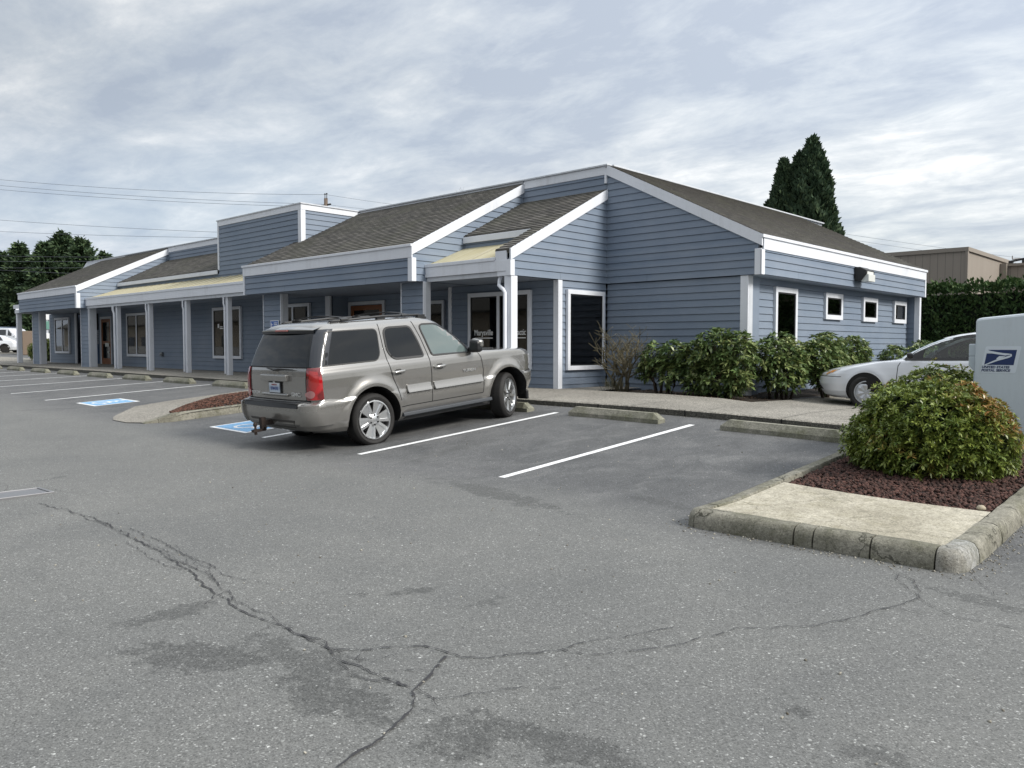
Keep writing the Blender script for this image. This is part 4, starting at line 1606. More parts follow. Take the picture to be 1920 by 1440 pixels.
# ================================================================== the grey SUV
def f_pewter(T, tc):
    p = tc.outputs['Object']
    n = T.noise(p, 900, 2, .5)
    sx = T.n('ShaderNodeSeparateXYZ', {0: p})
    d = T.noise(p, 6, 6, .65)
    low = T.m('MULTIPLY', T.ramp(sx.outputs[2], [(0.30, 1.0), (0.75, 0.0)]), T.ramp(d, [(.3, .5), (.75, 1.0)]))
    c = T.mix(n, (0.265, 0.260, 0.250), (0.345, 0.338, 0.326))
    c = T.mix(T.m('MULTIPLY', low, .5), c, (0.13, 0.12, 0.105))
    return dict(color=c, metal=.72, rough=T.m('MULTIPLY_ADD', low, .25, .24), coat=1.0)
pewter = nmat('pewter_metallic_paint', f_pewter)
privacy = pmat('privacy_glass', (0.010, 0.012, 0.014), 0.03, 0.0, 0.4)
frontglass = pmat('side_glass_painted_reflection', (0.115, 0.150, 0.150), 0.03, 0.0, 1.0)  # pale teal base colour stands in for the reflection on the front windows
tailred = nmat('red_lamp_lens', lambda T, tc: dict(color=T.mix(T.ramp(T.noise(tc.outputs['Object'], 7, 3, .5), [(.42, 0.0), (.6, 1.0)]), (0.13, 0.001, 0.003), (0.38, 0.008, 0.012)), rough=.08, coat=1.0, spec=.8))
rearlamp = pmat('reversing_lamp', (0.42, 0.18, 0.18), .15, 0, .8, 1.0)

SUV = thing('parked_suv', 'pewter grey four-door SUV with roof rack and tow hitch, parked nose-in at the kerb', 'SUV', (-10.44, 7.29, gz(-9.6, 7.24) - .025), (0, 0, 0))
# rear axle at s = 1.19; the group origin sits under the rear axle
s0 = 1.19
pitch = math.atan((gz(-9.6, 10.2) - gz(-9.6, 7.24) + .02) / 2.95)
SUV.rotation_euler = (pitch, 0, R(-.6))
SUV.scale = (.97, .955, .98)
tab = [
    (.30, .90, .30, 4.88, .25, .45), (.36, .95, .12, 4.98, .25, .45), (.46, .985, .03, 5.07, .22, .45), (.60, 1.0, .0, 5.13, .2, .42),
    (.735, 1.0, .0, 5.13, .2, .40), (.765, .995, .02, 5.11, .2, .40), (.775, .99, .14, 5.08, .16, .4), (.95, 1.0, .145, 5.07, .14, .38), (1.07, 1.0, .15, 5.05, .14, .36),
    (1.13, .995, .155, 4.99, .14, .34), (1.165, .99, .16, 4.90, .14, .34), (1.19, .98, .163, 4.58, .14, .34), (1.215, .972, .167, 4.05, .14, .3),
    (1.235, .962, .172, 3.72, .14, .22), (1.25, .952, .18, 3.58, .14, .18), (1.36, .925, .215, 3.44, .15, .2), (1.50, .892, .27, 3.28, .16, .2),
    (1.66, .85, .345, 3.06, .17, .22), (1.75, .825, .39, 2.93, .17, .24), (1.80, .80, .43, 2.83, .18, .26), (1.835, .765, .47, 2.72, .2, .3),
    (1.86, .70, .53, 2.62, .25, .34), (1.878, .58, .66, 2.4, .3, .4), (1.888, .38, .95, 2.1, .25, .3), (1.892, .15, 1.3, 1.7, .1, .1)]
C1 = Car([(a, b, c - s0, d - s0, e, f) for a, b, c, d, e, f in tab], [(0, .385), (2.95, .385)], .038, .022, .05, .16, .515)
bm_ = C1.body(zs=sorted(set([round(.30 + .025 * i, 3) for i in range(64)] + [t[0] for t in tab])))
bo = bm_.build('body', [pewter, darkgap], SUV, smooth=True)
cut = []
for c in (0, 2.95):
    for sgn in (-1, 1):
        m = MB()
        m.lathe([(0, 0), (.492, 0), (.492, .46), (0, .46)], (sgn * .64, c, .40), (sgn, 0, 0), 48)
        co_ = m.build('cut', [darkgap, darkgap])
        for pz in co_.data.polygons:
            pz.material_index = 1
        bmm = bmesh.new()
        bmm.from_mesh(co_.data)
        bmesh.ops.remove_doubles(bmm, verts=bmm.verts, dist=1e-5)
        bmesh.ops.recalc_face_normals(bmm, faces=bmm.faces)
        bmm.to_mesh(co_.data)
        bmm.free()
        co_.parent = SUV
        cut.append(co_)
bmm = bmesh.new()
bmm.from_mesh(bo.data)
bmesh.ops.remove_doubles(bmm, verts=bmm.verts, dist=1e-5)
bmesh.ops.recalc_face_normals(bmm, faces=bmm.faces)
bmm.to_mesh(bo.data)
bmm.free()
boolean_cut(bo, cut)


def sf(car, sg_, s_0):
    return lambda a, b, off: (sg_ * car.side(a - s_0, b, off), a - s_0, b)


def rearfn(car):
    def fn(a, b, off):
        # a = x, b = z on the tail
        w, r, f, rr, rf = car.row(b)
        sx_ = 1 if a >= 0 else -1
        lo, hi = 0.0, 2.0
        for _ in range(24):
            mi = (lo + hi) / 2
            if car.pt(mi, b)[0] < abs(a):
                lo = mi
            else:
                hi = mi
        q = car.pt(lo, b)
        return (a, q[1] - off, b)
    return fn


def ringfn(car, sg_=1):
    def fn(t, z, off):
        a, b = car.pt(max(0, t - .01), z), car.pt(t + .01, z)
        dx, dy = b[0] - a[0], b[1] - a[1]
        L = math.hypot(dx, dy) or 1
        q = car.pt(t, z)
        return (sg_ * (q[0] + dy / L * off), q[1] - dx / L * off, z)
    return fn


RF = rearfn(C1)
# gap around the tailgate and rear glass (the glass wraps the corners)
for sg_ in (1, -1):
    G = ringfn(C1, sg_)
    conform(fillet([(1.02, .44), (2.04, .44), (2.07, .60), (2.12, .742), (2.07, .772), (1.02, .775)], .02), G, 'bumper_corner', pewter, SUV, .036, .05, .036)
    conform([(0, 1.262), (1.12, 1.262), (1.16, 1.5), (1.2, 1.76), (0, 1.77)], G, 'rear_glass', privacy, SUV, .010, .08, .012)
    # dark pillar wrapping from the glass to the flank
    conform([(1.12, 1.262), (2.03, 1.262), (2.03, 1.78), (1.2, 1.78)], G, 'rear_pillar', pmat('pillar_gloss', (.018, .022, .030), .2, .0, .5, .5), SUV, .006, .08, .01)
    F = sf(C1, sg_, s0)
    qg = fillet([(.40, 1.27), (1.34, 1.265), (1.41, 1.35), (1.45, 1.73), (.60, 1.745), (.52, 1.73)], [.02, .08, .08, .09, .02, .02])
    conform(qg, F, 'quarter_glass', privacy, SUV, .006, .09, .01)
    band(qg, .016, F, 'glass_seal', black, SUV, .008, True)
    rg = fillet([(1.66, 1.255), (2.26, 1.25), (2.20, 1.50), (2.10, 1.73), (1.57, 1.735), (1.56, 1.38)], [.14, .04, .4, .08, .12, .12])
    conform(rg, F, 'rear_door_glass', privacy, SUV, .006, .09, .01)
    band(rg, .030, F, 'glass_seal', black, SUV, .009, True)
    fg = fillet([(2.44, 1.245), (3.26, 1.235), (3.10, 1.45), (2.88, 1.63), (2.68, 1.735), (2.29, 1.745)], [.05, .03, .3, .3, .2, .1])
    conform(fg, F, 'front_door_glass', frontglass, SUV, .006, .09, .01)
    band(fg, .026, F, 'glass_seal', black, SUV, .009, True)
    conform([(3.27, 1.235), (3.42, 1.225), (3.17, 1.42)], F, 'mirror_sail', black, SUV, .010, .09, .01)
    # door cut lines
    for pts in ([(1.50, 1.80), (1.50, 1.45), (1.53, 1.2), (1.58, .98), (1.66, .80), (1.69, .62)],
                [(2.17, 1.80), (2.27, 1.55), (2.35, 1.27), (2.37, .95), (2.35, .52)],
                [(3.42, 1.23), (3.50, 1.12), (3.54, .9), (3.53, .66), (3.50, .52)],
                [(1.69, .52), (3.50, .52)]):
        band(pts, .012, F, 'door_gap', darkgap, SUV, .003)
    # mouldings
    for nm, a0, a1, zz0 in (('rear_door_moulding', 1.84, 2.33, .72), ('front_door_moulding', 2.40, 3.49, .715)):
        mo = fillet([(a0, zz0), (a1, zz0), (a1, zz0 + .115), (a0, zz0 + .115)], .02)
        conform(mo, (lambda a, b, off, F=F, z_=zz0: F(a, b, off * (1.35 - .9 * (b - z_) / .115))), nm, pewter, SUV, .032, .03, .03)
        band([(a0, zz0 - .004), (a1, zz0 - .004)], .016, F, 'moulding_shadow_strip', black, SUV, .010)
    # handles
    for a0 in (1.56, 2.42):
        cup = fillet([(a0 + .06, 1.015), (a0 + .2, 1.015), (a0 + .2, 1.10), (a0 + .06, 1.10)], .04)
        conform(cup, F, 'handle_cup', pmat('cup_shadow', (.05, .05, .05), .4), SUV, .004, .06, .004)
        h = MB()
        x = C1.side(a0 + .13 - s0, 1.06) * 1.0
        pts = [(sg_ * (x + .018), a0 - s0, 1.055), (sg_ * (x + .042), a0 + .05 - s0, 1.058), (sg_ * (x + .046), a0 + .13 - s0, 1.06), (sg_ * (x + .042), a0 + .21 - s0, 1.063), (sg_ * (x + .016), a0 + .26 - s0, 1.065)]
        h.tube(pts, [.016, .020, .021, .020, .015], 10)
        h.build('door_handle', pmat('handle_metal', (.45, .44, .42), .2, .85, .5, 1.0), SUV, smooth=True)
    # running board
    rb = MB()
    x = .99
    rb.prism([(sg_ * (x - .16), .52, .44), (sg_ * (x + .05), .52, .425), (sg_ * (x + .06), .52, .37), (sg_ * (x - .12), .52, .34)], (0, 1.96, 0))
    rb.build('running_board', pmat('board_plastic', (.045, .05, .058), .38), SUV, bevel=.012)
    sk = MB().box((sg_ * .80 - .02, .5, .30), (sg_ * .93 + .02, 2.5, .47))
    sk.build('rocker_panel', black, SUV)
    # mirror
    mm_ = MB()
    mx, my, mz = sg_ * 1.10, 3.22 - s0, 1.31
    mm_.prism([(mx - .115, my, mz - .10), (mx + .115, my, mz - .09), (mx + .12, my, mz + .10), (mx - .09, my, mz + .13)], (0, .14, 0))
    mo_ = mm_.build('door_mirror', black, SUV, bevel=.045)
    mc = MB().prism([(mx - .10, my + .05, mz - .02), (mx + .124, my + .05, mz - .01), (mx + .126, my + .05, mz + .106), (mx - .085, my + .05, mz + .136)], (0, .105, 0))
    mc.build('mirror_cap', pewter, mo_, bevel=.03)
    ar = MB().tube([(sg_ * .93, my + .08, mz - .04), (sg_ * 1.02, my + .08, mz - .05)], .04, 10)
    ar.build('mirror_arm', black, mo_, smooth=True)
    # tail lamp wrapping the corner
    tl = fillet([(.95, .805), (1.93, .805), (1.91, 1.05), (1.85, 1.255), (.98, 1.255), (.95, 1.05)], [.06, .02, .05, .02, .06, .05])
    conform(tl, G, 'tail_lamp', tailred, SUV, .018, .07, .02)
    inner = fillet([(.99, 1.0), (1.42, .92), (1.72, 1.05), (1.66, 1.2), (1.15, 1.22)], .1)
    conform(inner, G, 'lamp_bulb_housing', pmat('lamp_inner', (.40, .02, .02), .1, .3, 1.0, 1.0), SUV, .0195, .08)
    # round reversing lamp at the foot
    cc = [(1.18 + .27 * math.cos(a), .885 + .055 * math.sin(a)) for a in np.linspace(0, 2 * PI, 20)[:-1]]
    conform(cc, G, 'reversing_lamp', rearlamp, SUV, .021, .1)
    # bumper corner cap: lit top shelf
    conform([(1.0, .755), (2.08, .742), (2.10, .765), (2.02, .80), (1.0, .772)], ringfn(C1, sg_), 'bumper_shelf', pewter, SUV, .012, .1, .01)
    # headlamp at the front corner
    conform(fillet([(3.35, .86), (4.2, .86), (4.2, 1.06), (3.45, 1.06)], .05), G, 'headlamp', pmat('clear_lens', (.35, .36, .37), .06, .2, .9, 1.0), SUV, .008, .07, .01)
    band([(3.05, .78), (4.9, .78)], .02, G, 'bumper_gap', darkgap, SUV, .004)
    # front flap under the bumper corner
    fp = MB().box((sg_ * .80 - .12, 3.50 , .25), (sg_ * .80 + .12, 3.56, .42))
    fp.build('air_dam', black, SUV, bevel=.02)

# bumper: dark step pad and lower valance
G = ringfn(C1, 1)
conform([(-.74, .70), (.74, .70), (.74, .765), (-.74, .765)], RF, 'step_pad', black, SUV, .022, .08, .03)
m = MB().box((-.74, -s0 - .0, .762), (.74, -s0 + .16, .772))
m.build('step_pad_top', black, SUV, bevel=.004)
band([(-.86, .79), (.86, .79)], .016, RF, 'tailgate_gap', darkgap, SUV, .004)
band([(-.85, 1.262), (.85, 1.262)], .012, RF, 'tailgate_gap', darkgap, SUV, .013)
for sg_ in (1, -1):
    band([(.765 * sg_, .79), (.775 * sg_, 1.26)], .012, RF, 'tailgate_gap', darkgap, SUV, .004)
conform([(-.55, .40), (.55, .40), (.62, .52), (-.62, .52)], RF, 'lower_valance', pmat('valance', (.05, .048, .045), .45), SUV, .006, .1, .006)
# handle garnish above the plate, second bar below
for nm, z0_, z1_, o_ in (('tailgate_garnish', 1.06, 1.155, .055), ('tailgate_lower_bar', .845, .885, .04)):
    yy_ = RF(0, (z0_ + z1_) / 2, 0)[1]
    boxo(nm, (-.36, yy_ - o_, z0_), (.36, yy_ + .03, z1_), pewter, SUV, .014)
# licence plate with its frame
y_ = RF(0, .97, 0)[1]
boxo('plate_frame', (-.17, y_ - .022, .885), (.17, y_ - .004, 1.055), black, SUV, .006)
def f_plate(T, tc):
    sx = T.n('ShaderNodeSeparateXYZ', {0: tc.outputs['Object']})
    g = T.ramp(T.m('ABSOLUTE', T.m('SUBTRACT', sx.outputs[2], .955)), [(.0, (0.30, 0.38, 0.52)), (.05, (0.50, 0.56, 0.64)), (.07, (0.62, 0.66, 0.70))])
    return dict(color=g, rough=.4)
pl_ = boxo('licence_plate', (-.148, y_ - .028, .895), (.148, y_ - .022, 1.035), nmat('plate_face', f_plate), SUV)
for body, sz, zz0, mt in (('BFM4390', .068, .932, pmat('plate_ink', (.03, .06, .22), .5)), ('WASHINGTON', .026, 1.0, pmat('plate_red', (.30, .05, .06), .5)), ('DEALER', .022, 1.04, letterm)):
    me = text_mesh(body, sz, .0006, .80, .001)
    me.materials.append(mt)
    t_ = bpy.data.objects.new('plate_characters', me)
    COL.objects.link(t_)
    t_.parent = SUV
    t_.location = (0, y_ - .0295, zz0)
    t_.rotation_euler = (R(90), 0, 0)
# badges
def badge(body, sz, loc, rot, mt, sx=1.0, name='badge'):
    me = text_mesh(body, sz, .003, sx, .002)
    me.materials.append(mt)
    t_ = bpy.data.objects.new(name, me)
    COL.objects.link(t_)
    t_.parent = SUV
    t_.location = loc
    t_.rotation_euler = rot
    return t_
badge('GMC', .075, (.52, RF(.52, .86, 0)[1] - .006, .85), (R(90), 0, 0), chrome, 1.5)
badge('YUKON', .06, (-.62, RF(-.62, .86, 0)[1] - .006, .85), (R(90), 0, 0), chrome, 1.1)
badge('YUKON', .055, (C1.side(3.2 - s0, .93) + .012, 3.2 - s0, .915), (R(90), 0, R(90)), chrome, 1.5)
badge('SLT', .052, (C1.side(1.53 - s0, 1.42) - .004, 1.535 - s0, 1.40), (R(90), R(0), R(90)), chrome, 1.2)
# wiper
m = MB().tube([(-.02, RF(0, 1.235, 0)[1] - .03, 1.225), (.12, RF(0, 1.24, 0)[1] - .04, 1.238), (.50, RF(.5, 1.235, 0)[1] - .035, 1.232)], [.022, .014, .008], 8)
m.tube([(-.22, RF(.2, 1.245, 0)[1] - .03, 1.246), (-.02, RF(0, 1.235, 0)[1] - .03, 1.228)], [.008, .018], 8)
m.build('rear_wiper', black, SUV, smooth=True)
# roof spoiler with high-level brake lamp
m = MB()
pts_top = []
for k in range(13):
    x = -.72 + 1.44 * k / 12
    q = (x / .72) ** 2
    pts_top.append(((x, .34 + .07 * q - s0, 1.80 - .02 * q), (x, .62 - s0, 1.868 - .03 * q), (x, .345 + .07 * q - s0, 1.765 - .005 * q), (x, .50 - s0, 1.745)))
for a, b in zip(pts_top, pts_top[1:]):
    m.poly([a[0], b[0], b[1], a[1]])
    m.poly([a[2], b[2], b[0], a[0]])
    m.poly([a[3], b[3], b[2], a[2]])
m.build('rear_spoiler', pewter, SUV, smooth=True, sharp=30)
m = MB()
for a, b in zip(pts_top, pts_top[1:]):
    m.poly([(a[3][0], a[3][1], a[3][2] - .012), (b[3][0], b[3][1], b[3][2] - .012), (b[2][0], b[2][1] - .002, b[2][2] - .008), (a[2][0], a[2][1] - .002, a[2][2] - .008)])
    m.poly([(a[2][0], a[2][1] - .003, a[2][2] - .03), (b[2][0], b[2][1] - .003, b[2][2] - .03), (b[2][0], b[2][1] - .003, b[2][2] + .012), (a[2][0], a[2][1] - .003, a[2][2] + .012)])
m.build('spoiler_underside', black, SUV)
boxo('high_brake_lamp', (-.20, .325 - s0, 1.768), (.14, .36 - s0, 1.792), pmat('brake_lens', (.35, .13, .12), .25), SUV, .006)
# roof rack
for sg_ in (1, -1):
    rk = MB()
    x = sg_ * .66
    rk.tube([(x, .70 - s0, 1.845), (x, .80 - s0, 1.882), (x, 1.7 - s0, 1.905), (x, 2.45 - s0, 1.89), (x * .98, 2.62 - s0, 1.835)], .019, 8)
    for yy in (.74, 1.60, 2.42):
        rk.box((x - .03, yy - s0, 1.82), (x + .03, yy + .15 - s0, 1.89))
    rk.build('roof_rail', black, SUV, smooth=True, sharp=40, bevel=None)
for yy in (.98, 2.15):
    cb = MB()
    P = [(-.66, yy - s0, 1.91), (-.60, yy - s0, 1.938), (-.3, yy - s0, 1.96), (0, yy - s0, 1.966), (.3, yy - s0, 1.96), (.60, yy - s0, 1.938), (.66, yy - s0, 1.91)]
    for a, b in zip(P, P[1:]):
        cb.poly([(a[0], a[1] - .035, a[2]), (b[0], b[1] - .035, b[2]), (b[0], b[1] + .035, b[2]), (a[0], a[1] + .035, a[2])])
        cb.poly([(a[0], a[1] - .035, a[2] - .018), (b[0], b[1] - .035, b[2] - .018), (b[0], b[1] - .035, b[2]), (a[0], a[1] - .035, a[2])])
        cb.poly([(a[0], a[1] + .035, a[2] - .018), (a[0], a[1] + .035, a[2]), (b[0], b[1] + .035, b[2]), (b[0], b[1] + .035, b[2] - .018)])
        cb.poly([(a[0], a[1] - .035, a[2] - .018), (a[0], a[1] + .035, a[2] - .018), (b[0], b[1] + .035, b[2] - .018), (b[0], b[1] - .035, b[2] - .018)])
    cbo = cb.build('crossbar', darkmetal, SUV, smooth=True, sharp=40)
    for sg_ in (1, -1):
        e = MB().prism([(sg_ * .60, yy - .06 - s0, 1.928), (sg_ * .70, yy - .06 - s0, 1.912), (sg_ * .70, yy - .06 - s0, 1.872), (sg_ * .60, yy - .06 - s0, 1.89)], (0, .14, 0))
        e.build('crossbar_foot', black, cbo, bevel=.01)
# tow hitch with ball mount
rust = nmat('rusty_iron', lambda T, tc: dict(color=T.mix(T.noise(tc.outputs['Object'], 22, 5, .7), (.018, .016, .015), (.045, .030, .025)), rough=.7, metal=.3))
m = MB()
m.box((-.035, -.11 - s0, .44), (.035, .3 - s0, .51))
m.box((-.30, .10 - s0, .40), (.30, .18 - s0, .46))
m.box((-.036, -.16 - s0, .37), (.036, -.09 - s0, .56))
m.box((-.036, -.30 - s0, .36), (.036, -.10 - s0, .395))
m.tube([(-.10, -.12 - s0, .42), (.10, -.12 - s0, .42)], .010, 8)
m.lathe([(0, .10), (.018, .10), (.030, .075), (.030, .055), (.016, .03), (.018, 0), (.035, 0), (.035, -.01)], (0, -.25 - s0, .40), (0, 0, 1), 16)
m.tube([(0, -.25 - s0, .36), (0, -.25 - s0, .32)], .022, 8)
m.build('tow_hitch', rust, SUV, bevel=None)
# underbody, axle, exhaust
m = MB()
m.box((-.62, -.85, .30), (.62, 3.0, .40))
m.tube([(-.7, 0, .37), (.7, 0, .37)], .07, 10)
m.lathe([(0, -.16), (.16, -.06), (.16, .06), (0, .16)], (0, 0, .37), (0, 1, 0), 14)
m.build('underbody', black, SUV)
m = MB().tube([(.55, -.2, .33), (.58, -.75, .33), (.66, -.92, .32)], .035, 10, cap=False)
m.build('exhaust_pipe', darkmetal, SUV, smooth=True)
for c_, sg_, st_ in (((.86, 0, .39), 1, 0), ((-.86, 0, .39), -1, 0), ((.85, 2.95, .39), 1, R(22)), ((-.85, 2.95, .39), -1, R(22))):
    wheel(SUV, c_, sg_, .395, .288, .27, 'six', st_)


# ================================================================== the silver sedan at the right
silver = nmat('silver_paint', lambda T, tc: dict(color=T.mix(T.noise(tc.outputs['Object'], 800, 2), (0.64, 0.67, 0.72), (0.74, 0.77, 0.82)), metal=.15, rough=.30, coat=.9))
tint = glass_mat('clear_glass', (0.80, 0.90, 0.88))
fabric = pmat('seat_fabric', (.10, .11, .12), .9)
stab = [
    (.19, .74, .30, 4.60, .2, .4), (.24, .79, .14, 4.74, .2, .42), (.32, .83, .05, 4.80, .2, .45), (.45, .85, .0, 4.83, .2, .45), (.56, .852, .0, 4.82, .2, .45),
    (.64, .85, .01, 4.77, .2, .45), (.70, .845, .02, 4.64, .2, .42), (.76, .84, .03, 4.42, .2, .4), (.82, .832, .05, 4.10, .2, .35), (.865, .825, .06, 3.80, .2, .25),
    (.895, .815, .08, 3.48, .2, .2), (.915, .80, .12, 3.32, .2, .2), (.94, .79, .35, 3.30, .2, .2), (1.0, .765, .55, 3.22, .2, .2), (1.06, .745, .66, 3.11, .2, .2), (1.15, .715, .80, 2.93, .2, .22),
    (1.24, .685, .95, 2.73, .2, .24), (1.31, .655, 1.08, 2.53, .22, .26), (1.36, .62, 1.20, 2.32, .24, .3), (1.39, .57, 1.30, 2.12, .25, .3), (1.41, .46, 1.42, 1.90, .2, .2), (1.42, .2, 1.5, 1.75, .1, .1)]
SR = 1.13          # rear axle
C2 = Car([(a, b, c, d, e, f) for a, b, c, d, e, f in stab], [(SR, .31), (SR + 2.62, .31)], .016, .03, .06, .14, .385)


def inpoly(p, poly):
    x, y = p
    r_ = False
    for i in range(len(poly)):
        x0, y0 = poly[i - 1]
        x1, y1 = poly[i]
        if (y0 > y) != (y1 > y) and x < (x1 - x0) * (y - y0) / (y1 - y0) + x0:
            r_ = not r_
    return r_


def sedan(name, label, paint, loc, rz, full=True, group=None, glassm=None):
    root = thing(name, label, 'car', loc, (0, 0, rz), group)
    fw_ = fillet([(3.06, .925), (2.72, .925), (1.52, .94), (1.42, 1.30), (1.60, 1.345), (2.05, 1.33), (2.45, 1.24), (2.82, 1.09)], [.02, .0, .02, .03, .1, .2, .3, .2])
    qw_ = fillet([(1.44, .945), (.80, .97), (1.02, 1.17), (1.33, 1.30)], .06)
    def cutf(x, y, z):
        if abs(x) > .42 and z > .9:
            if inpoly((y, z), fw_) or inpoly((y, z), qw_):
                w_, r_, f_, rr_, rf_ = C2.row(z)
                if r_ + rr_ * .9 < y < f_ - rf_ * .7:
                    return True
        if .93 < z < 1.30 and abs(x) < C2.row(z)[0] - .10:
            if y > 2.2 or y < 1.0:
                return True
        return False
    mbod = C2.body(M=130, cut=cutf, zs=sorted(set([round(.19 + .02 * i, 3) for i in range(62)] + [t[0] for t in stab])))
    b_ = mbod.build('body', [paint, darkgap], root, smooth=True)
    # wheel openings: dark liners set just proud of the flank, trimmed by a lip
    for sg_ in (1, -1):
        F = sf(C2, sg_, 0)
        for c in (SR, SR + 2.62):
            arc = [(c + .372 * math.cos(a), .315 + .372 * math.sin(a)) for a in np.linspace(R(-22), R(202), 30)]
            arc = [(p[0], max(p[1], .195)) for p in arc]
            conform(arc, F, 'wheel_well', darkgap, root, .012, .04)
            band(arc, .022, F, 'arch_lip', paint, root, .017)
        gp = glassm or tint
        conform(fw_, F, 'front_side_glass', gp, root, .004, .1)
        conform(qw_, F, 'rear_side_glass', gp, root, .004, .1)
        band(fw_, .05, F, 'window_frame', black, root, .007, True)
        band(qw_, .05, F, 'window_frame', black, root, .007, True)
        conform(fillet([(1.54, .935), (1.40, .935), (1.28, 1.30), (1.42, 1.32)], .01), F, 'door_pillar', black, root, .009, .1, .01)
        conform([(3.10, .918), (2.76, .92), (2.74, 1.10)], F, 'window_sail', black, root, .010, .1, .01)
        for pts in ([(3.10, .92), (3.17, .80), (3.19, .55), (3.19, .26)], [(1.50, .93), (1.60, .75), (1.60, .26)]):
            band(pts, .012, F, 'door_gap', darkgap, root, .003)
        band([(3.17, .46), (1.62, .47)], .022, F, 'side_moulding', pmat('moulding_grey', (.16, .19, .19), .4), root, .010)
        m = MB().box((sg_ * .855 - .02, 1.68, .80), (sg_ * .855 + .03, 1.90, .845))
        m.build('door_handle', black, root, bevel=.012)
        m = MB()
        m.prism([(sg_ * .85, 2.90, .935), (sg_ * 1.05, 2.84, .93), (sg_ * 1.06, 2.84, 1.03), (sg_ * .90, 2.90, 1.04)], (0, .11, 0))
        m.build('door_mirror', black, root, bevel=.03)
        G = ringfn(C2, sg_)
        conform(fillet([(3.42, .60), (4.1, .59), (4.1, .66), (3.9, .70), (3.30, .725)], .03), G, 'headlamp', pmat('headlamp_lens', (.45, .45, .42), .08, .1, .9, 1.0), root, .006, .08, .008)
        conform(fillet([(3.30, .665), (3.47, .62), (3.52, .70), (3.34, .715)], .02), G, 'turn_signal', pmat('amber_lens', (.60, .25, .05), .15, 0, .8, 1.0), root, .009, .08)
        band([(2.985, .585), (3.4, .59), (4.9, .585)], .010, G, 'bumper_gap', darkgap, root, .003)
        conform(fillet([(3.55, .34), (4.2, .34), (4.2, .40), (3.70, .41)], .02), G, 'fog_slot', darkgap, root, .004, .1)
        conform(fillet([(.75, .62), (1.9, .62), (1.9, .80), (.75, .80)], .05), G, 'tail_lamp', tailred, root, .008, .1, .008)
    # windscreen and rear glass
    for nm, zlo, zhi, front in (('windscreen', .925, 1.30, True), ('rear_screen', .945, 1.28, False)):
        g = MB()
        N1, N2 = 8, 10
        for i in range(N1 + 1):
            z = zlo + (zhi - zlo) * i / N1
            w_, r_, f_, rr_, rf_ = C2.row(z)
            for j in range(N2 + 1):
                x = (-1 + 2 * j / N2) * (w_ - .07)
                if front:
                    y = f_ - .22 * .8 * (x / w_) ** 2 - .01
                else:
                    y = r_ + .06 * (x / w_) ** 2 + .01
                g.v.append((x, y, z))
        for i in range(N1):
            for j in range(N2):
                a = i * (N2 + 1) + j
                g.f.append((a, a + 1, a + N2 + 2, a + N2 + 1))
                g.mi.append(0)
        g.build(nm, glassm or tint, root, smooth=True)
    # cabin
    m = MB()
    m.box((-.70, 2.95, .60), (.70, 3.15, .90))
    m.box((-.74, .9, .50), (.74, 3.1, .56))
    m.build('dashboard', black, root, bevel=.03)
    for sx_ in (-.36, .36):
        st = MB()
        st.box((sx_ - .25, 1.75, .50), (sx_ + .25, 2.25, .66))
        st.prism([(sx_ - .24, 1.78, .6), (sx_ + .24, 1.78, .6), (sx_ + .20, 1.60, 1.06), (sx_ - .20, 1.60, 1.06)], (0, -.12, 0))
        st.build('seat', fabric, root, bevel=.05)
        hd = MB().prism([(sx_ - .13, 1.60, 1.09), (sx_ + .13, 1.60, 1.09), (sx_ + .11, 1.58, 1.24), (sx_ - .11, 1.58, 1.24)], (0, -.09, 0))
        hd.build('headrest', fabric, root, bevel=.04)
    st = MB().prism([(-.62, 1.1, .55), (.62, 1.1, .55), (.58, .88, 1.02), (-.58, .88, 1.02)], (0, -.12, 0))
    st.build('rear_seat', fabric, root, bevel=.05)
    sw_ = MB()
    for k in range(24):
        a, b2 = 2 * PI * k / 24, 2 * PI * (k + 1) / 24
        f2 = lambda t_: (-.36 + .18 * math.cos(t_), 2.62 + .05 * math.sin(t_), .90 + .17 * math.sin(t_))
        sw_.tube([f2(a), f2(b2)], .013, 6, cap=False)
    sw_.build('steering_wheel', black, root, smooth=True)
    m = MB().box((-.6, .4, .17), (.6, 4.2, .25))
    m.build('underbody', black, root)
    for c in (SR, SR + 2.62):
        for sg_ in (1, -1):
            wheel(root, (sg_ * .775, c, .31), sg_, .315, .205, .19, 'seven', R(10) if c > 2 else 0, dullalloy)
    return root


# nose towards -X (the wall); the car's +y axis is world -X
sx0, sy0 = -5.6, 16.72
SED = sedan('parked_sedan', 'silver compact sedan parked nose-in beside the shrubs at the right-hand wall', silver,
            (sx0 + SR + 2.62, sy0, -.235), R(90))
SED.scale = (1.0, 1.0, 1.045)
# small red mark on the front wing
m = MB().box((-.872, 3.26, .455), (-.862, 3.34, .52))
m.build('wing_sticker', pmat('sticker_red', (.45, .10, .10), .5), SED)

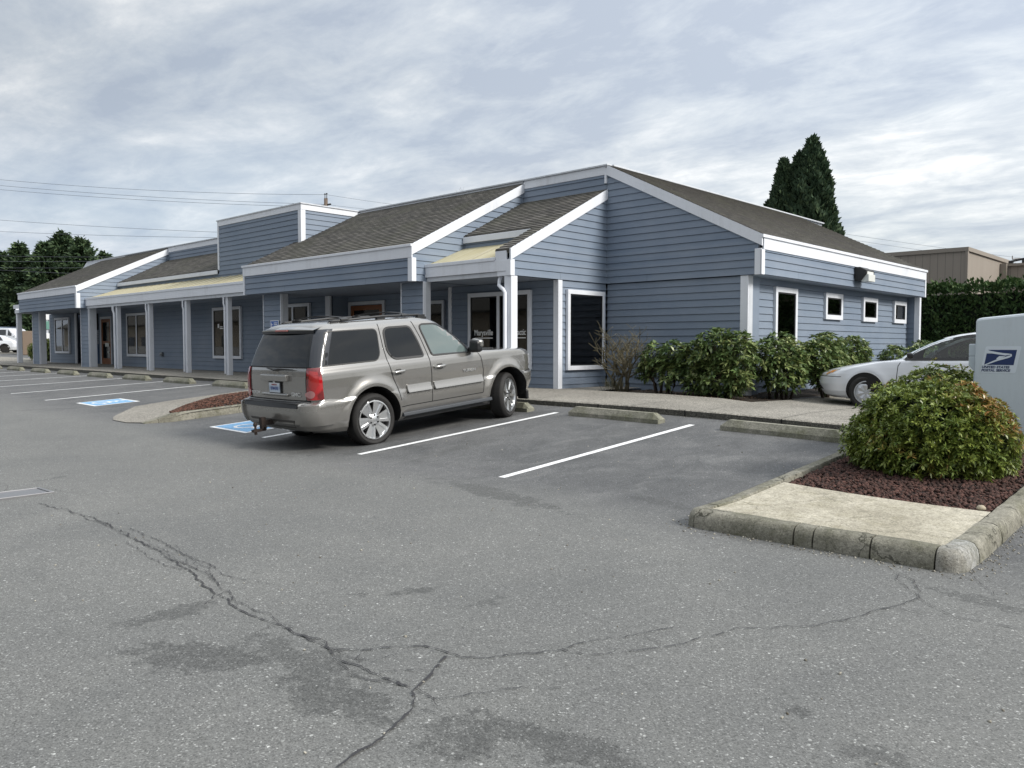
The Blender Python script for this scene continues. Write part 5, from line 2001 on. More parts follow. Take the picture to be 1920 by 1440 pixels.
# ------------------------------------------------------------------ concrete wheel stops
def wheel_stop(cx, L, label, y=10.72):
    m = MB()
    hw, ht, h, c = .10, .05, .15, .06
    z0 = gz(cx - L / 2, y)
    z1 = gz(cx + L / 2, y)
    zz_ = lambda x: (z0 + (z1 - z0) * (x / L + .5)) - (z0 + z1) / 2
    secs = []
    for x, k in ((-L / 2, 0), (-L / 2 + .11, 1), (L / 2 - .11, 1), (L / 2, 0)):
        hh = h if k else .055
        tt = ht if k else .055
        secs.append([(x, -hw, zz_(x) - .03), (x, -hw, zz_(x) + .055), (x, -tt, zz_(x) + hh), (x, tt, zz_(x) + hh), (x, hw, zz_(x) + .055), (x, hw, zz_(x) - .03)])
    for a, b in zip(secs, secs[1:]):
        for i in range(5):
            m.poly([a[i], a[i + 1], b[i + 1], b[i]])
    m.poly(secs[0][::-1])
    m.poly(secs[-1])
    o = m.build('wheel_stop', stopm, bevel=.006)
    o.location = (cx, y, (z0 + z1) / 2 + .004)
    o.rotation_euler = (0, 0, R(random.uniform(-.6, .6)))
    return tag(o, label, 'wheel stop', 'concrete wheel stops at the head of the stalls')
for cx, L, lb in ((-4.90, 1.76, 'long pale concrete wheel stop in the empty stall beside the right island'),
                  (-7.72, 1.78, 'concrete wheel stop in the first empty stall right of the SUV'),
                  (-10.45, 1.80, 'concrete wheel stop the SUV front wheel is touching'),
                  (-20.25, 1.75, 'wheel stop of the far wheelchair stall, half hidden behind the SUV'),
                  (-23.35, 1.75, 'second wheel stop left of the SUV, right below the porch post without window'),
                  (-26.35, 1.75, 'third wheel stop left of the SUV'),
                  (-29.4, 1.75, 'fourth wheel stop left of the SUV'),
                  (-32.45, 1.75, 'fifth wheel stop left of the SUV, in front of the brown door'),
                  (-35.5, 1.75, 'sixth wheel stop left of the SUV'),
                  (-38.6, 1.75, 'seventh wheel stop left of the SUV, below the leftmost window'),
                  (-41.7, 1.75, 'leftmost wheel stop, at the edge of the photo')):
    wheel_stop(cx, L, lb)

# ------------------------------------------------------------------ islands
def f_lava(T, tc):
    p = tc.outputs['Object']
    a = T.n('ShaderNodeAttribute', attribute_name='rnd')
    s = T.n('ShaderNodeSeparateColor', {0: a.outputs['Color']})
    return dict(color=T.mix(s.outputs[0], (0.022, 0.014, 0.012), (0.100, 0.050, 0.040)), rough=.95)
lava = nmat('red_lava_rock', f_lava)
mulchbase = pmat('mulch_base', (.020, .011, .010), 1.0)


def mesh_np(name, V, F, mat, parent=None, rnd=None, smooth=False):
    me = bpy.data.meshes.new(name)
    V = np.asarray(V, np.float32)
    F = np.asarray(F, np.int32)
    nf, k = F.shape
    me.vertices.add(len(V))
    me.vertices.foreach_set('co', V.ravel())
    me.loops.add(nf * k)
    me.loops.foreach_set('vertex_index', F.ravel())
    me.polygons.add(nf)
    me.polygons.foreach_set('loop_start', np.arange(0, nf * k, k, dtype=np.int32))
    me.polygons.foreach_set('loop_total', np.full(nf, k, dtype=np.int32))
    if smooth:
        me.polygons.foreach_set('use_smooth', np.ones(nf, bool))
    me.update(calc_edges=True)
    if rnd is not None:
        ca = me.color_attributes.new('rnd', 'FLOAT_COLOR', 'POINT')
        ca.data.foreach_set('color', np.asarray(rnd, np.float32).ravel())
    me.materials.append(mat)
    o = bpy.data.objects.new(name, me)
    COL.objects.link(o)
    if parent:
        o.parent = parent
    return o


def pebbles(name, pts, size, mat, squash=.7):
    """little irregular octahedra"""
    n = len(pts)
    P = np.asarray(pts)
    base = np.array([[1, 0, 0], [-1, 0, 0], [0, 1, 0], [0, -1, 0], [0, 0, 1], [0, 0, -1]], float)
    sz = size * rng.uniform(.5, 1.25, (n, 1, 1))
    V = base[None] * sz * rng.uniform(.55, 1.2, (n, 6, 1)) * np.array([1, 1, squash])
    ang = rng.uniform(0, 2 * PI, n)
    til = rng.uniform(-.5, .5, (n, 2))
    c, s_ = np.cos(ang)[:, None], np.sin(ang)[:, None]
    x = V[..., 0] * c - V[..., 1] * s_
    y = V[..., 0] * s_ + V[..., 1] * c
    z = V[..., 2] + x * til[:, :1] + y * til[:, 1:]
    V = np.stack([x, y, z], -1) + P[:, None]
    f = np.array([[0, 2, 4], [2, 1, 4], [1, 3, 4], [3, 0, 4], [2, 0, 5], [1, 2, 5], [3, 1, 5], [0, 3, 5]])
    F = (np.arange(n)[:, None, None] * 6 + f[None]).reshape(-1, 3)
    r = np.repeat(rng.uniform(0, 1, (n, 4)), 6, axis=0)
    return mesh_np(name, V.reshape(-1, 3), F, mat, None, r)


# right-hand island: kerbs along x = -3.6 and x = -1.45, rounded nose at y = 6.05
def kerb_run(mb, path, inward, w_=.17, h=.15, off=0):
    """path: outer foot points; inward: unit vectors pointing to the island; rounded section"""
    sec = [(0, -.04), (.0, .05), (.012, .10), (.035, .137), (.07, .15), (w_ - .01, .15), (w_, .13), (w_, -.04)]
    rings = []
    for (x, y), (ix, iy) in zip(path, inward):
        i = len(mb.v)
        g_ = gz(x, y)
        for a, b in sec:
            k = random.uniform(-.003, .003)
            mb.v.append((x + ix * (a + k), y + iy * (a + k), g_ + b * h / .15 + k))
        rings.append(i)
    n = len(sec)
    for a, b in zip(rings, rings[1:]):
        for j in range(n - 1):
            mb.f.append((a + j, b + j, b + j + 1, a + j + 1))
            mb.mi.append(0)
    return rings, n

def seg_path(p, q, step=.12):
    L = math.hypot(q[0] - p[0], q[1] - p[1])
    n = max(2, int(L / step))
    return [(p[0] + (q[0] - p[0]) * i / n, p[1] + (q[1] - p[1]) * i / n) for i in range(n + 1)]

XL, XR, YN0 = -3.60, -1.45, 5.98
def island_kerb(name, path, closed_ends=True):
    inn = []
    for i in range(len(path)):
        a, b = path[max(0, i - 1)], path[min(len(path) - 1, i + 1)]
        d = Vector((b[0] - a[0], b[1] - a[1])).normalized()
        inn.append((-d.y, d.x))
    mb = MB()
    kerb_run(mb, path, inn)
    return mb
def arc_pts(c, r, a0, a1, n=8):
    return [(c[0] + r * math.cos(a0 + (a1 - a0) * i / n), c[1] + r * math.sin(a0 + (a1 - a0) * i / n)) for i in range(n + 1)]
# walk the outline with the island on the left: down the left side, along the nose, up the right side
full = seg_path((XL - .05, 11.42), (XL, YN0 + .16)) + arc_pts((XL + .13, YN0 + .14), .13, PI, 1.5 * PI) + seg_path((XL + .2, YN0), (XR - .2, YN0 + .02)) + arc_pts((XR - .15, YN0 + .17), .15, 1.5 * PI, 2 * PI) + seg_path((XR, YN0 + .25), (XR + .02, 14.0), .2)
isl = thing('right_kerb_island', 'raised kerbed island at the lower right with a buff concrete nose', 'kerb island', (-2.5, 6.1, 0))
# kerb stones with open joints: split the path into lengths
dist = [0]
for a, b in zip(full, full[1:]):
    dist.append(dist[-1] + math.hypot(b[0] - a[0], b[1] - a[1]))
tot = dist[-1]
nose0 = [d for d, p in zip(dist, full) if p[1] < YN0 + .01][0]
brk = [0, 1.5, 3.0, nose0 - 1.45, nose0 - .45, nose0 + .22 + .55, nose0 + .22 + .70, nose0 + .22 + 1.12, nose0 + .22 + 1.55, nose0 + 2.30, nose0 + 2.95, nose0 + 4.2, nose0 + 5.7, nose0 + 7.2, tot]
def interp_path(d):
    d = max(0, min(tot, d))
    i = max(1, min(len(dist) - 1, bisect_left(dist, d)))
    t = (d - dist[i - 1]) / max(1e-6, dist[i] - dist[i - 1])
    return (full[i - 1][0] * (1 - t) + full[i][0] * t, full[i - 1][1] * (1 - t) + full[i][1] * t)
kerbw = nmat('kerb_paint_remnant', f_concrete((0.42, 0.43, 0.43), (0.20, 0.19, 0.16), (0.10, 0.10, 0.07)))
mbk = MB()
for a, b in zip(brk, brk[1:]):
    ds = [a + .006] + [x for x in dist if a + .02 < x < b - .02] + [b - .006]
    pp = [interp_path(x) for x in ds]
    inn = []
    for i in range(len(ds)):
        p, q = interp_path(ds[i] - .02), interp_path(ds[i] + .02)
        d = Vector((q[0] - p[0], q[1] - p[1])).normalized()
        inn.append((-d.y, d.x))
    f0 = len(mbk.f)
    rings, n = kerb_run(mbk, pp, inn)
    mbk.f.append(tuple(rings[0] + j for j in range(n)))
    mbk.f.append(tuple(rings[-1] + j for j in reversed(range(n))))
    mbk.mi += [0, 0]
    if nose0 + 1.75 < (a + b) / 2 < nose0 + 2.2:
        for k in range(f0, len(mbk.f)):
            mbk.mi[k] = 1
ko = mbk.build('kerb', [kerbm, kerbw], isl, smooth=True, sharp=45)
ko.location = (2.5, -6.1, 0)
# nose slab and mulch bed (set 12 mm below the kerb top)
def top_sheet(name, x0, x1, y0, y1f, dz, mat, nx=18, ny=14, jit=0.0, mult=None):
    mb = MB()
    for j in range(ny + 1):
        for i in range(nx + 1):
            x = x0 + (x1 - x0) * i / nx
            ya, yb = (y0(x) if callable(y0) else y0), (y1f(x) if callable(y1f) else y1f)
            y = ya + (yb - ya) * j / ny
            mb.v.append((x, y, gz(x, y) + dz + (mult(x, y) if mult else 0) + random.uniform(-jit, jit)))
    for j in range(ny):
        for i in range(nx):
            a = j * (nx + 1) + i
            mb.f.append((a, a + 1, a + nx + 2, a + nx + 1))
            mb.mi.append(0)
    return mb.build(name, mat, smooth=True)
ymul = lambda x: 7.55 - .05 * (x + 2.5) - .10 * math.cos((x + 2.5) * 1.3)
o = top_sheet('nose_slab', XL + .17, XR - .17, YN0 + .17, lambda x: ymul(x) + .02, .137, padm)
o.parent = isl
o.location = (2.5, -6.1, 0)
bump = lambda x, y: .07 * max(0, 1 - ((x + 2.5) / 1.0) ** 2) * min(1, max(0, (y - 7.55) * 1.2))
mbs = top_sheet('mulch_bed', XL + .17, XR - .17, ymul, 14.0, .105, mulchbase, 20, 40, .01, bump)
tag(mbs, kind='structure')
P = []
for k in range(9500):
    x = rng.uniform(XL + .19, XR - .19)
    y = rng.uniform(7.4, 10.2) if k < 8200 else rng.uniform(9.5, 14)
    if y < ymul(x) - .03 + rng.normal(0, .02):
        continue
    P.append((x, y, gz(x, y) + .115 + bump(x, y)))
tag(pebbles('lava_rock_mulch', P, .026, lava), 'dark red lava rock mulch round the dome-shaped bush on the right island', 'mulch', kind='stuff')
mb = MB()
mb.lathe([(0, .032), (.02, .028), (.034, .014), (.038, 0), (.02, -.015)], (0, 0, 0), (0, 0, 1), 9)
o = mb.build('pale_stone', pmat('stone', (.36, .32, .24), .9), smooth=True)
o.location = (-1.70, 7.52, gz(-1.7, 7.52) + .145)
tag(o, 'small pale stone on the mulch beside the right kerb of the island', 'stone')

# left island: sloping exposed-aggregate ramp with a mulch wedge and one kerb
li_ = thing('left_kerb_island', 'low exposed-aggregate island with a kerb behind the SUV', 'kerb island', (-16, 8, 0))
mb = MB()
rows = []
NY = 26
for j in range(NY + 1):
    y = 6.02 + (11.46 - 6.02) * j / NY
    # left boundary sweeps from the tip out to x = -18.8; right boundary is the kerb
    xl = li(y, [6.02, 6.25, 6.6, 7.3, 8.2, 10.4, 11.46], [-15.9, -16.5, -17.1, -18.05, -18.4, -18.8, -18.85])
    xr = li(y, [6.02, 6.2, 6.6, 11.46], [-15.3, -14.95, -14.86, -14.80])
    rows.append((y, xl, xr))
NX = 16
def rampz(x, y, xl, xr):
    t = (x - xl) / (xr - xl)
    up = ss((y - 6.1) / 1.0)
    return gz(x, y) + .012 + .125 * up * ss(t * 1.15)
for y, xl, xr in rows:
    for i in range(NX + 1):
        x = xl + (xr - xl) * i / NX
        mb.v.append((x, y, rampz(x, y, xl, xr)))
for j in range(NY):
    for i in range(NX):
        a = j * (NX + 1) + i
        mb.f.append((a, a + 1, a + NX + 2, a + NX + 1))
        mb.mi.append(0)
o = mb.build('aggregate_ramp', aggregate, li_, smooth=True)
o.location = (16, -8, 0)
path = [(x, y) for x, y in seg_path((-14.78, 11.42), (-14.86, 6.75), .2)]
inn = [(-1, 0)] * len(path)
mbk = MB()
rg_, n = kerb_run(mbk, path, inn, .16, .155)
mbk.f.append(tuple(rg_[-1] + j for j in range(n)))
mbk.mi.append(0)
# flared kerb end dropping to the lane
sec = lambda x, y, h: [(x, y, gz(x, y) - .02), (x, y, gz(x, y) + h), (x - .16, y, gz(x, y) + h), (x - .16, y, gz(x, y) - .02)]
a, b = sec(-14.86, 6.75, .155), sec(-14.93, 6.18, .01)
for i in range(3):
    mbk.poly([a[i], b[i], b[i + 1], a[i + 1]])
o = mbk.build('kerb', kerbm, li_, smooth=True, sharp=40)
o.location = (16, -8, 0)
mlx = lambda y: li(y, [6.7, 7.3, 8.5, 9.6, 11.3], [-15.05, -15.75, -16.8, -16.95, -16.9])
mb = MB()
NY2 = 20
for j in range(NY2 + 1):
    y = 6.7 + 4.6 * j / NY2
    for i in range(9):
        x = mlx(y) + (-15.02 - mlx(y)) * i / 8
        mb.v.append((x, y, gz(x, y) + .150 + .09 * math.sin(PI * i / 8) * ss((y - 6.7) / 1.2)))
for j in range(NY2):
    for i in range(8):
        a = j * 9 + i
        mb.f.append((a, a + 1, a + 10, a + 9))
        mb.mi.append(0)
tag(mb.build('mulch_bed', mulchbase, smooth=True), kind='structure')
P = []
for k in range(5200):
    y = rng.uniform(6.75, 11.3)
    l_ = mlx(y)
    u = rng.uniform(0, 1)
    x = l_ + (-15.02 - l_) * u
    P.append((x, y, gz(x, y) + .157 + .09 * math.sin(PI * u) * ss((y - 6.7) / 1.2)))
lava2 = nmat('bark_mulch', lambda T, tc: dict(color=T.mix(T.n('ShaderNodeSeparateColor', {0: T.n('ShaderNodeAttribute', attribute_name='rnd').outputs['Color']}).outputs[0], (0.026, 0.015, 0.011), (0.125, 0.058, 0.040)), rough=.95))
tag(pebbles('bark_mulch', P, .03, lava2), 'reddish bark mulch on the low island behind the SUV', 'mulch', kind='stuff')

# loose grit, pale chips and a few leaves that collect on the asphalt and along the kerb foot
P = []
for k in range(420):
    d = rng.uniform(nose0 - 2.5, nose0 + 5)
    x, y = interp_path(d)
    x2, y2 = interp_path(d + .05)
    n_ = Vector((y2 - y, -(x2 - x))).normalized() * abs(rng.normal(0, .09))
    P.append((x + n_.x, y + n_.y, gz(x + n_.x, y + n_.y) + .003))
for k in range(260):
    x, y = rng.uniform(-9, 1), rng.uniform(1.5, 10.8)
    P.append((x, y, gz(x, y) + .003))
for k in range(300):
    x = rng.uniform(-20, -4)
    P.append((x, 11.44 - abs(rng.normal(0, .08)), gz(x, 11.4) + .004))
grit = nmat('loose_grit', lambda T, tc: dict(color=T.mix(T.n('ShaderNodeSeparateColor', {0: T.n('ShaderNodeAttribute', attribute_name='rnd').outputs['Color']}).outputs[0], (0.06, 0.05, 0.035), (0.46, 0.44, 0.38)), rough=.9))
tag(pebbles('loose_grit', P, .010, grit), 'loose grit and pale chips scattered on the asphalt and along the kerb foot', 'grit', kind='stuff')

# ------------------------------------------------------------------ storm drain
dr = thing('storm_drain', 'rectangular steel storm drain grate set in the asphalt at the left edge', 'drain', (-9.66, 2.45, gz(-9.66, 2.45) + .012), (0, 0, R(92)))
dr.scale = (.92, .76, 1)
steel = pmat('worn_steel', (.26, .26, .27), .42, .75)
m = MB()
for a, b in (((-.55, -.28), (.55, -.245)), ((-.55, .245), (.55, .28)), ((-.55, -.245), (-.51, .245)), ((.51, -.245), (.55, .245))):
    m.box((a[0], a[1], -.03), (b[0], b[1], .014))
m.build('frame', steel, dr, bevel=.003)
m = MB()
for k in range(9):
    y = -.215 + .0535 * k
    m.box((-.50, y - .012, -.03), (-.02, y + .012, .011))
m.box((.0, -.24, -.03), (.50, .24, .008))
m.build('grate', steel, dr)
m = MB().box((-.52, -.25, .004), (.52, .25, .0055))
m.build('pit_opening', darkgap, dr)

# ------------------------------------------------------------------ leaves
def leafset(P, D, length, width, up_bias=.0, droop=.0, jitter=.3, fold=.18):
    """P base points (n,3), D directions (n,3). returns verts (n*4), faces (n,4)"""
    n = len(P)
    D = D / np.linalg.norm(D, axis=1, keepdims=True)
    rv = rng.normal(0, 1, (n, 3))
    side_ = np.cross(D, rv * jitter + np.array([0, 0, 1.0]))
    side_ /= np.linalg.norm(side_, axis=1, keepdims=True) + 1e-9
    nor = np.cross(side_, D)
    L = (length * rng.uniform(.7, 1.2, (n, 1)))
    W = (width * rng.uniform(.75, 1.2, (n, 1)))
    mid = P + D * L * .5
    tip = P + D * L - np.array([0, 0, 1.0]) * L * droop
    V = np.stack([P, mid + side_ * W * .5 + nor * W * fold, tip, mid - side_ * W * .5 + nor * W * fold], 1)
    F = np.arange(n * 4).reshape(n, 4)
    return V.reshape(-1, 3), F


def whorls(C, N_, k, length, width, spread, droop, size_j=.25):
    """k leaves round each tip C with outward axis N_"""
    n = len(C)
    N_ = N_ / np.linalg.norm(N_, axis=1, keepdims=True)
    ref = np.where(np.abs(N_[:, 2:3]) < .9, np.array([[0, 0, 1.0]]), np.array([[1.0, 0, 0]]))
    U = np.cross(N_, ref)
    U /= np.linalg.norm(U, axis=1, keepdims=True)
    Vv = np.cross(N_, U)
    a = (np.arange(k)[None] * 2 * PI / k + rng.uniform(0, 2 * PI, (n, 1)) + rng.normal(0, .25, (n, k)))
    sp = spread + rng.normal(0, .22, (n, k))
    D = (U[:, None] * np.cos(a)[..., None] + Vv[:, None] * np.sin(a)[..., None]) * np.sin(sp)[..., None] + N_[:, None] * np.cos(sp)[..., None]
    P = np.repeat(C, k, axis=0)
    return P, D.reshape(-1, 3)


def rnd_attr(n, k, mix=.3, bias=None):
    """per-cluster random + per-leaf random"""
    c = np.repeat(rng.uniform(0, 1, (n, 4)), k, axis=0)
    if bias is not None:
        c[:, 1] = np.repeat(bias, k)
    l = rng.uniform(0, 1, (n * k, 4))
    r = c * (1 - mix) + l * mix
    if bias is not None:
        r[:, 1] = np.clip(np.repeat(bias, k) + rng.normal(0, .08, n * k), 0, 1)
    return np.repeat(r, 4, axis=0)


def lumpy(n, blobs, shell=.25, zmin=-9):
    """points in the outer shell of a union of ellipsoids: (c, r) -> positions, outward normals"""
    vol = np.array([b[1][0] * b[1][1] + b[1][1] * b[1][2] + b[1][0] * b[1][2] for b in blobs])
    out, nor = [], []
    idx = rng.choice(len(blobs), size=n * 3, p=vol / vol.sum())
    for i in idx:
        c, r = blobs[i]
        d = rng.normal(0, 1, 3)
        d /= np.linalg.norm(d)
        k = 1 - shell * rng.uniform(0, 1) ** 1.6
        p = np.array(c) + d * np.array(r) * k
        if p[2] < zmin:
            continue
        inside = False
        for j, (c2, r2) in enumerate(blobs):
            if j != i and (((p - np.array(c2)) / np.array(r2)) ** 2).sum() < (1 - shell) ** 2 * .9:
                inside = True
                break
        if inside:
            continue
        out.append(p)
        nn = d / np.array(r)
        nor.append(nn / np.linalg.norm(nn))
        if len(out) >= n:
            break
    return np.array(out), np.array(nor)


bark = nmat('shrub_bark', lambda T, tc: dict(color=T.mix(T.noise(tc.outputs['Object'], 12, 5, .7), (.030, .022, .018), (.085, .065, .05)), rough=.9))

# rhododendrons
rhleaf = nmat('rhododendron_leaf', f_leaf((0.056, 0.104, 0.040), (0.155, 0.215, 0.070), (0.32, 0.35, 0.14), .34, .10))
def rhodo(loc, blobs, n, label, stems=5):
    root = thing('rhododendron_shrub', label, 'shrub', loc, group='broad-leaved shrubs along the right-hand wall')
    blobs = [(c, tuple(k * 1.02 for k in r)) for c, r in blobs]
    C_, N_ = lumpy(int(n * 1.3), blobs, .45, .06)
    up = N_ * .7 + np.array([0, 0, .75]) + rng.normal(0, .22, N_.shape)
    P, D = whorls(C_, up, 8, .12, .04, 1.25, 0)
    V, F = leafset(P, D, .135, .052, droop=.12, fold=.10)
    r = rnd_attr(len(C_), 8)
    mesh_np('foliage', V, F, rhleaf, root, r)
    m = MB()
    for k in range(stems):
        a = random.uniform(0, 2 * PI)
        b = blobs[k % len(blobs)]
        end = (b[0][0] + random.uniform(-.3, .3) * b[1][0], b[0][1] + random.uniform(-.3, .3) * b[1][1], b[0][2] + .1 * b[1][2])
        st_ = (b[0][0] * .5 + .08 * math.cos(a), b[0][1] * .5 + .08 * math.sin(a), -.05)
        mid = ((st_[0] + end[0]) / 2 + random.uniform(-.1, .1), (st_[1] + end[1]) / 2, end[2] * .5)
        m.tube([st_, mid, end], [.035, .024, .012], 7)
        for q in range(3):
            e2 = (end[0] + random.uniform(-.7, .7) * b[1][0], end[1] + random.uniform(-.7, .7) * b[1][1], end[2] + random.uniform(0, .6) * b[1][2])
            m.tube([mid, tuple((Vector(mid) + Vector(e2)) / 2 + Vector((0, 0, .05))), e2], [.016, .011, .006], 5)
    m.build('stems', bark, root, smooth=True)
    return root
rhodo((-9.35, 14.85, -.1), [((-.28, 0, .82), (.34, .32, .30)), ((.1, .05, .85), (.36, .34, .32)), ((-.52, -.05, .50), (.2, .2, .15)), ((.15, -.1, .48), (.3, .25, .25))], 210, 'small open rhododendron at the left end of the row, bare stems showing below', 6)
rhodo((-8.25, 14.95, -.13), [((-.45, 0, .78), (.42, .40, .42)), ((.05, -.02, .98), (.48, .44, .46)), ((.45, .05, .88), (.40, .42, .52)), ((.1, -.15, .45), (.60, .35, .36)), ((-.35, -.1, .38), (.3, .3, .25)), ((.55, -.1, .5), (.3, .3, .35))], 620, 'largest rhododendron, dense mound in front of the wall corner', 8)
rhodo((-7.42, 16.2, -.16), [((.0, -.1, .98), (.44, .60, .40)), ((.1, -.1, .55), (.40, .55, .40)), ((-.2, -.4, .85), (.4, .45, .40)), ((.15, .4, .8), (.35, .4, .4))], 420, 'rhododendron below the tall narrow window', 5)
rhodo((-7.05, 17.6, -.17), [((.0, -.1, 1.0), (.40, .65, .40)), ((.05, -.1, .6), (.36, .6, .42)), ((0, -.6, .90), (.34, .4, .36))], 400, 'rhododendron just left of the silver car nose, gaps in its crown', 5)
rhodo((-6.95, 18.9, -.2), [((.0, -.1, 1.0), (.34, .60, .40)), ((.0, .0, .62), (.3, .55, .40))], 280, 'last tall rhododendron of the row, behind the silver car bumper', 4)
rhodo((-7.35, 22.9, -.2), [((.0, -.1, .86), (.36, .50, .32)), ((.0, .1, .5), (.36, .6, .36))], 190, 'low round shrub seen above the silver car bonnet', 4)
rhodo((-7.3, 25.2, -.2), [((.0, -.0, 1.0), (.36, .75, .32)), ((.0, .0, .5), (.4, .8, .4))], 190, 'farthest round shrub against the wall end, above the silver car windscreen', 4)
rhodo((-7.5, 21.3, -.2), [((.0, 0, .88), (.14, .22, .14)), ((.0, .2, .55), (.14, .2, .16))], 26, 'sparse spindly shrub with few leaves between the rounded shrubs', 3)

# bare deciduous shrub in front of the dark side window
bs = thing('bare_shrub', 'leafless twiggy shrub with mossy stems beside the dark tall window', 'shrub', (-10.50, 14.80, -.08))
m = MB()
barkb = nmat('mossy_bark', lambda T, tc: dict(color=T.mix(T.noise(tc.outputs['Object'], 9, 5, .7), (.085, .070, .055), (.15, .14, .08)), rough=.9))
def grow(m, p, d, L, r, depth, rs):
    n = 4
    pts = [p]
    q = Vector(p)
    d = Vector(d).normalized()
    for k in range(n):
        d = (d + Vector((rs.uniform(-.3, .3), rs.uniform(-.3, .3), rs.uniform(-.14, .20)))).normalized()
        q = q + d * L / n
        pts.append(tuple(q))
    m.tube(pts, [max(.0045, r * (1 - .5 * k / n)) for k in range(n + 1)], 6 if depth > 1 else 4)
    if depth > 0:
        for k in range(3 if depth > 1 else 4):
            b = pts[rs.randint(1, n)]
            d2 = (d + Vector((rs.uniform(-1.2, 1.2), rs.uniform(-1.2, 1.2), rs.uniform(-.4, .7)))).normalized()
            grow(m, b, d2, L * rs.uniform(.5, .8), r * .52, depth - 1, rs)
rs_ = random.Random(5)
for (a, b) in ((-.10, -.15), (.05, .1), (.16, .45), (-.04, -.5), (.10, .7)):
    grow(m, (a, 0, 0), (b, rs_.uniform(-.2, .2), 1), .80, .036, 3, rs_)
    grow(m, (a, 0, .4), (b * 2, rs_.uniform(-.3, .3), 1), .55, .026, 3, rs_)
m.build('branches', barkb, bs, smooth=True)
P = np.stack([rng.normal(-.15, .13, 70), rng.normal(0, .1, 70), np.zeros(70)], 1)
D = np.stack([rng.normal(-.25, .35, 70), rng.normal(0, .3, 70), np.ones(70)], 1)
V, F = leafset(P, D, .42, .012)
mesh_np('dry_stalks', V, F, nmat('dry_stalk', f_leaf((.10, .11, .06), (.2, .18, .11), (.12, .1, .07))), bs, np.repeat(rng.uniform(0, 1, (70, 4)), 4, axis=0))
nlit = 420
P = np.stack([rng.uniform(-10.65, -7.15, nlit), 14.25 + rng.uniform(0, 1.2, nlit) ** 1.5, np.full(nlit, -.10)], 1)
P[:, 2] = [wz(x, y) - .03 for x, y in P[:, :2]]
D = np.stack([rng.normal(0, 1, nlit), rng.normal(0, 1, nlit), rng.uniform(-.05, .25, nlit)], 1)
V, F = leafset(P, D, .07, .03)
tag(mesh_np('leaf_litter', V, F, nmat('dead_leaf', f_leaf((.05, .033, .022), (.13, .085, .05), (.09, .05, .03))), None, np.repeat(rng.uniform(0, 1, (nlit, 4)), 4, axis=0)), 'dead brown leaves scattered in the bed under the shrubs', 'leaf litter', kind='stuff')

# pieris domes on the right island
pieris = nmat('pieris_leaf', f_leaf((0.066, 0.118, 0.028), (0.27, 0.32, 0.070), (0.40, 0.17, 0.07), .32, .14))
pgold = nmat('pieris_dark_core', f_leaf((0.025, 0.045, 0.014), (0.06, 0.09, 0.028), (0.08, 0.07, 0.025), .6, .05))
def dome(loc, blobs, n, label, red=.25, red_dir=(1, 0, .6), L_=.058, W_=.019):
    root = thing('pieris_bush', label, 'shrub', loc)
    C_, N_ = lumpy(n, blobs, .16, -.10)
    lump = np.sin(C_[:, 0] * 9 + 1) * np.sin(C_[:, 1] * 8) * np.sin(C_[:, 2] * 10 + 2) + .5 * np.sin(C_[:, 0] * 21) * np.sin(C_[:, 2] * 19 + C_[:, 1] * 17)
    C_ = C_ + N_ * (lump * .055 + np.maximum(0, rng.normal(-.02, .035, len(C_))) + np.where(rng.uniform(0, 1, len(C_)) < .05, rng.uniform(.03, .11, len(C_)), 0))[:, None]
    up = N_ + np.array([0, 0, .35]) + rng.normal(0, .28, N_.shape)
    P, D = whorls(C_, up, 9, L_, W_, 1.05, 0)
    V, F = leafset(P, D, L_, W_, droop=.10, fold=.12)
    rd = np.array(red_dir, float)
    rd /= np.linalg.norm(rd)
    b = (N_ @ rd) * .42 + rng.uniform(0, 1, len(C_)) * .40 + .0 + .22 * np.sin(C_[:, 0] * 4 + C_[:, 2] * 6 + 1)
    mesh_np('foliage', V, F, pieris, root, rnd_attr(len(C_), 9, .35, np.clip(b + (red - .25), 0, 1)))
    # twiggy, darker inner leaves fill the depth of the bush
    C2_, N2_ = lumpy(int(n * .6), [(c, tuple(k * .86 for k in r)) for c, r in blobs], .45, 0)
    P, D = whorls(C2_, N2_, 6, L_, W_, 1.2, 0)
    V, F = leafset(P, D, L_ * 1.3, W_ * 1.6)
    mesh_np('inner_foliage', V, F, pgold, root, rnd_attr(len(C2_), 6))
    m = MB()
    for k in range(14):
        a = random.uniform(0, 2 * PI)
        rr = random.uniform(.2, .75)
        bb = blobs[k % len(blobs)]
        e = (bb[0][0] + bb[1][0] * rr * math.cos(a), bb[0][1] + bb[1][1] * rr * math.sin(a), bb[0][2] + bb[1][2] * .4)
        m.tube([(.05 * math.cos(a), .05 * math.sin(a), 0), (e[0] * .5, e[1] * .5, e[2] * .35), e], [.02, .014, .006], 6)
    m.build('stems', bark, root, smooth=True)
    return root
gzd = gz(-2.62, 9.15) + .16
dome((-2.48, 8.98, gzd), [((0, 0, .40), (.68, .70, .44)), ((.12, .08, .46), (.46, .5, .36)), ((-.32, .05, .38), (.42, .50, .36)), ((.0, -.04, .14), (.74, .74, .34)), ((.40, -.1, .32), (.34, .46, .36)), ((-.42, -.12, .22), (.34, .48, .32))], 5000, 'clipped dome-shaped bush with green and bronze leaves on the right island', .24, (1, -.2, .5), .060, .020)
gzd2 = gz(-2.9, 10.5) + .16
dome((-2.86, 10.55, gzd2 + .02), [((0, 0, .50), (.48, .50, .36)), ((-.42, .0, .40), (.32, .36, .26)), ((.3, .1, .46), (.5, .5, .33)), ((0, 0, .2), (.7, .5, .3))], 2000, 'looser yellow-green bush behind the dome, in front of the mailbox', .05, (0, 0, 1))

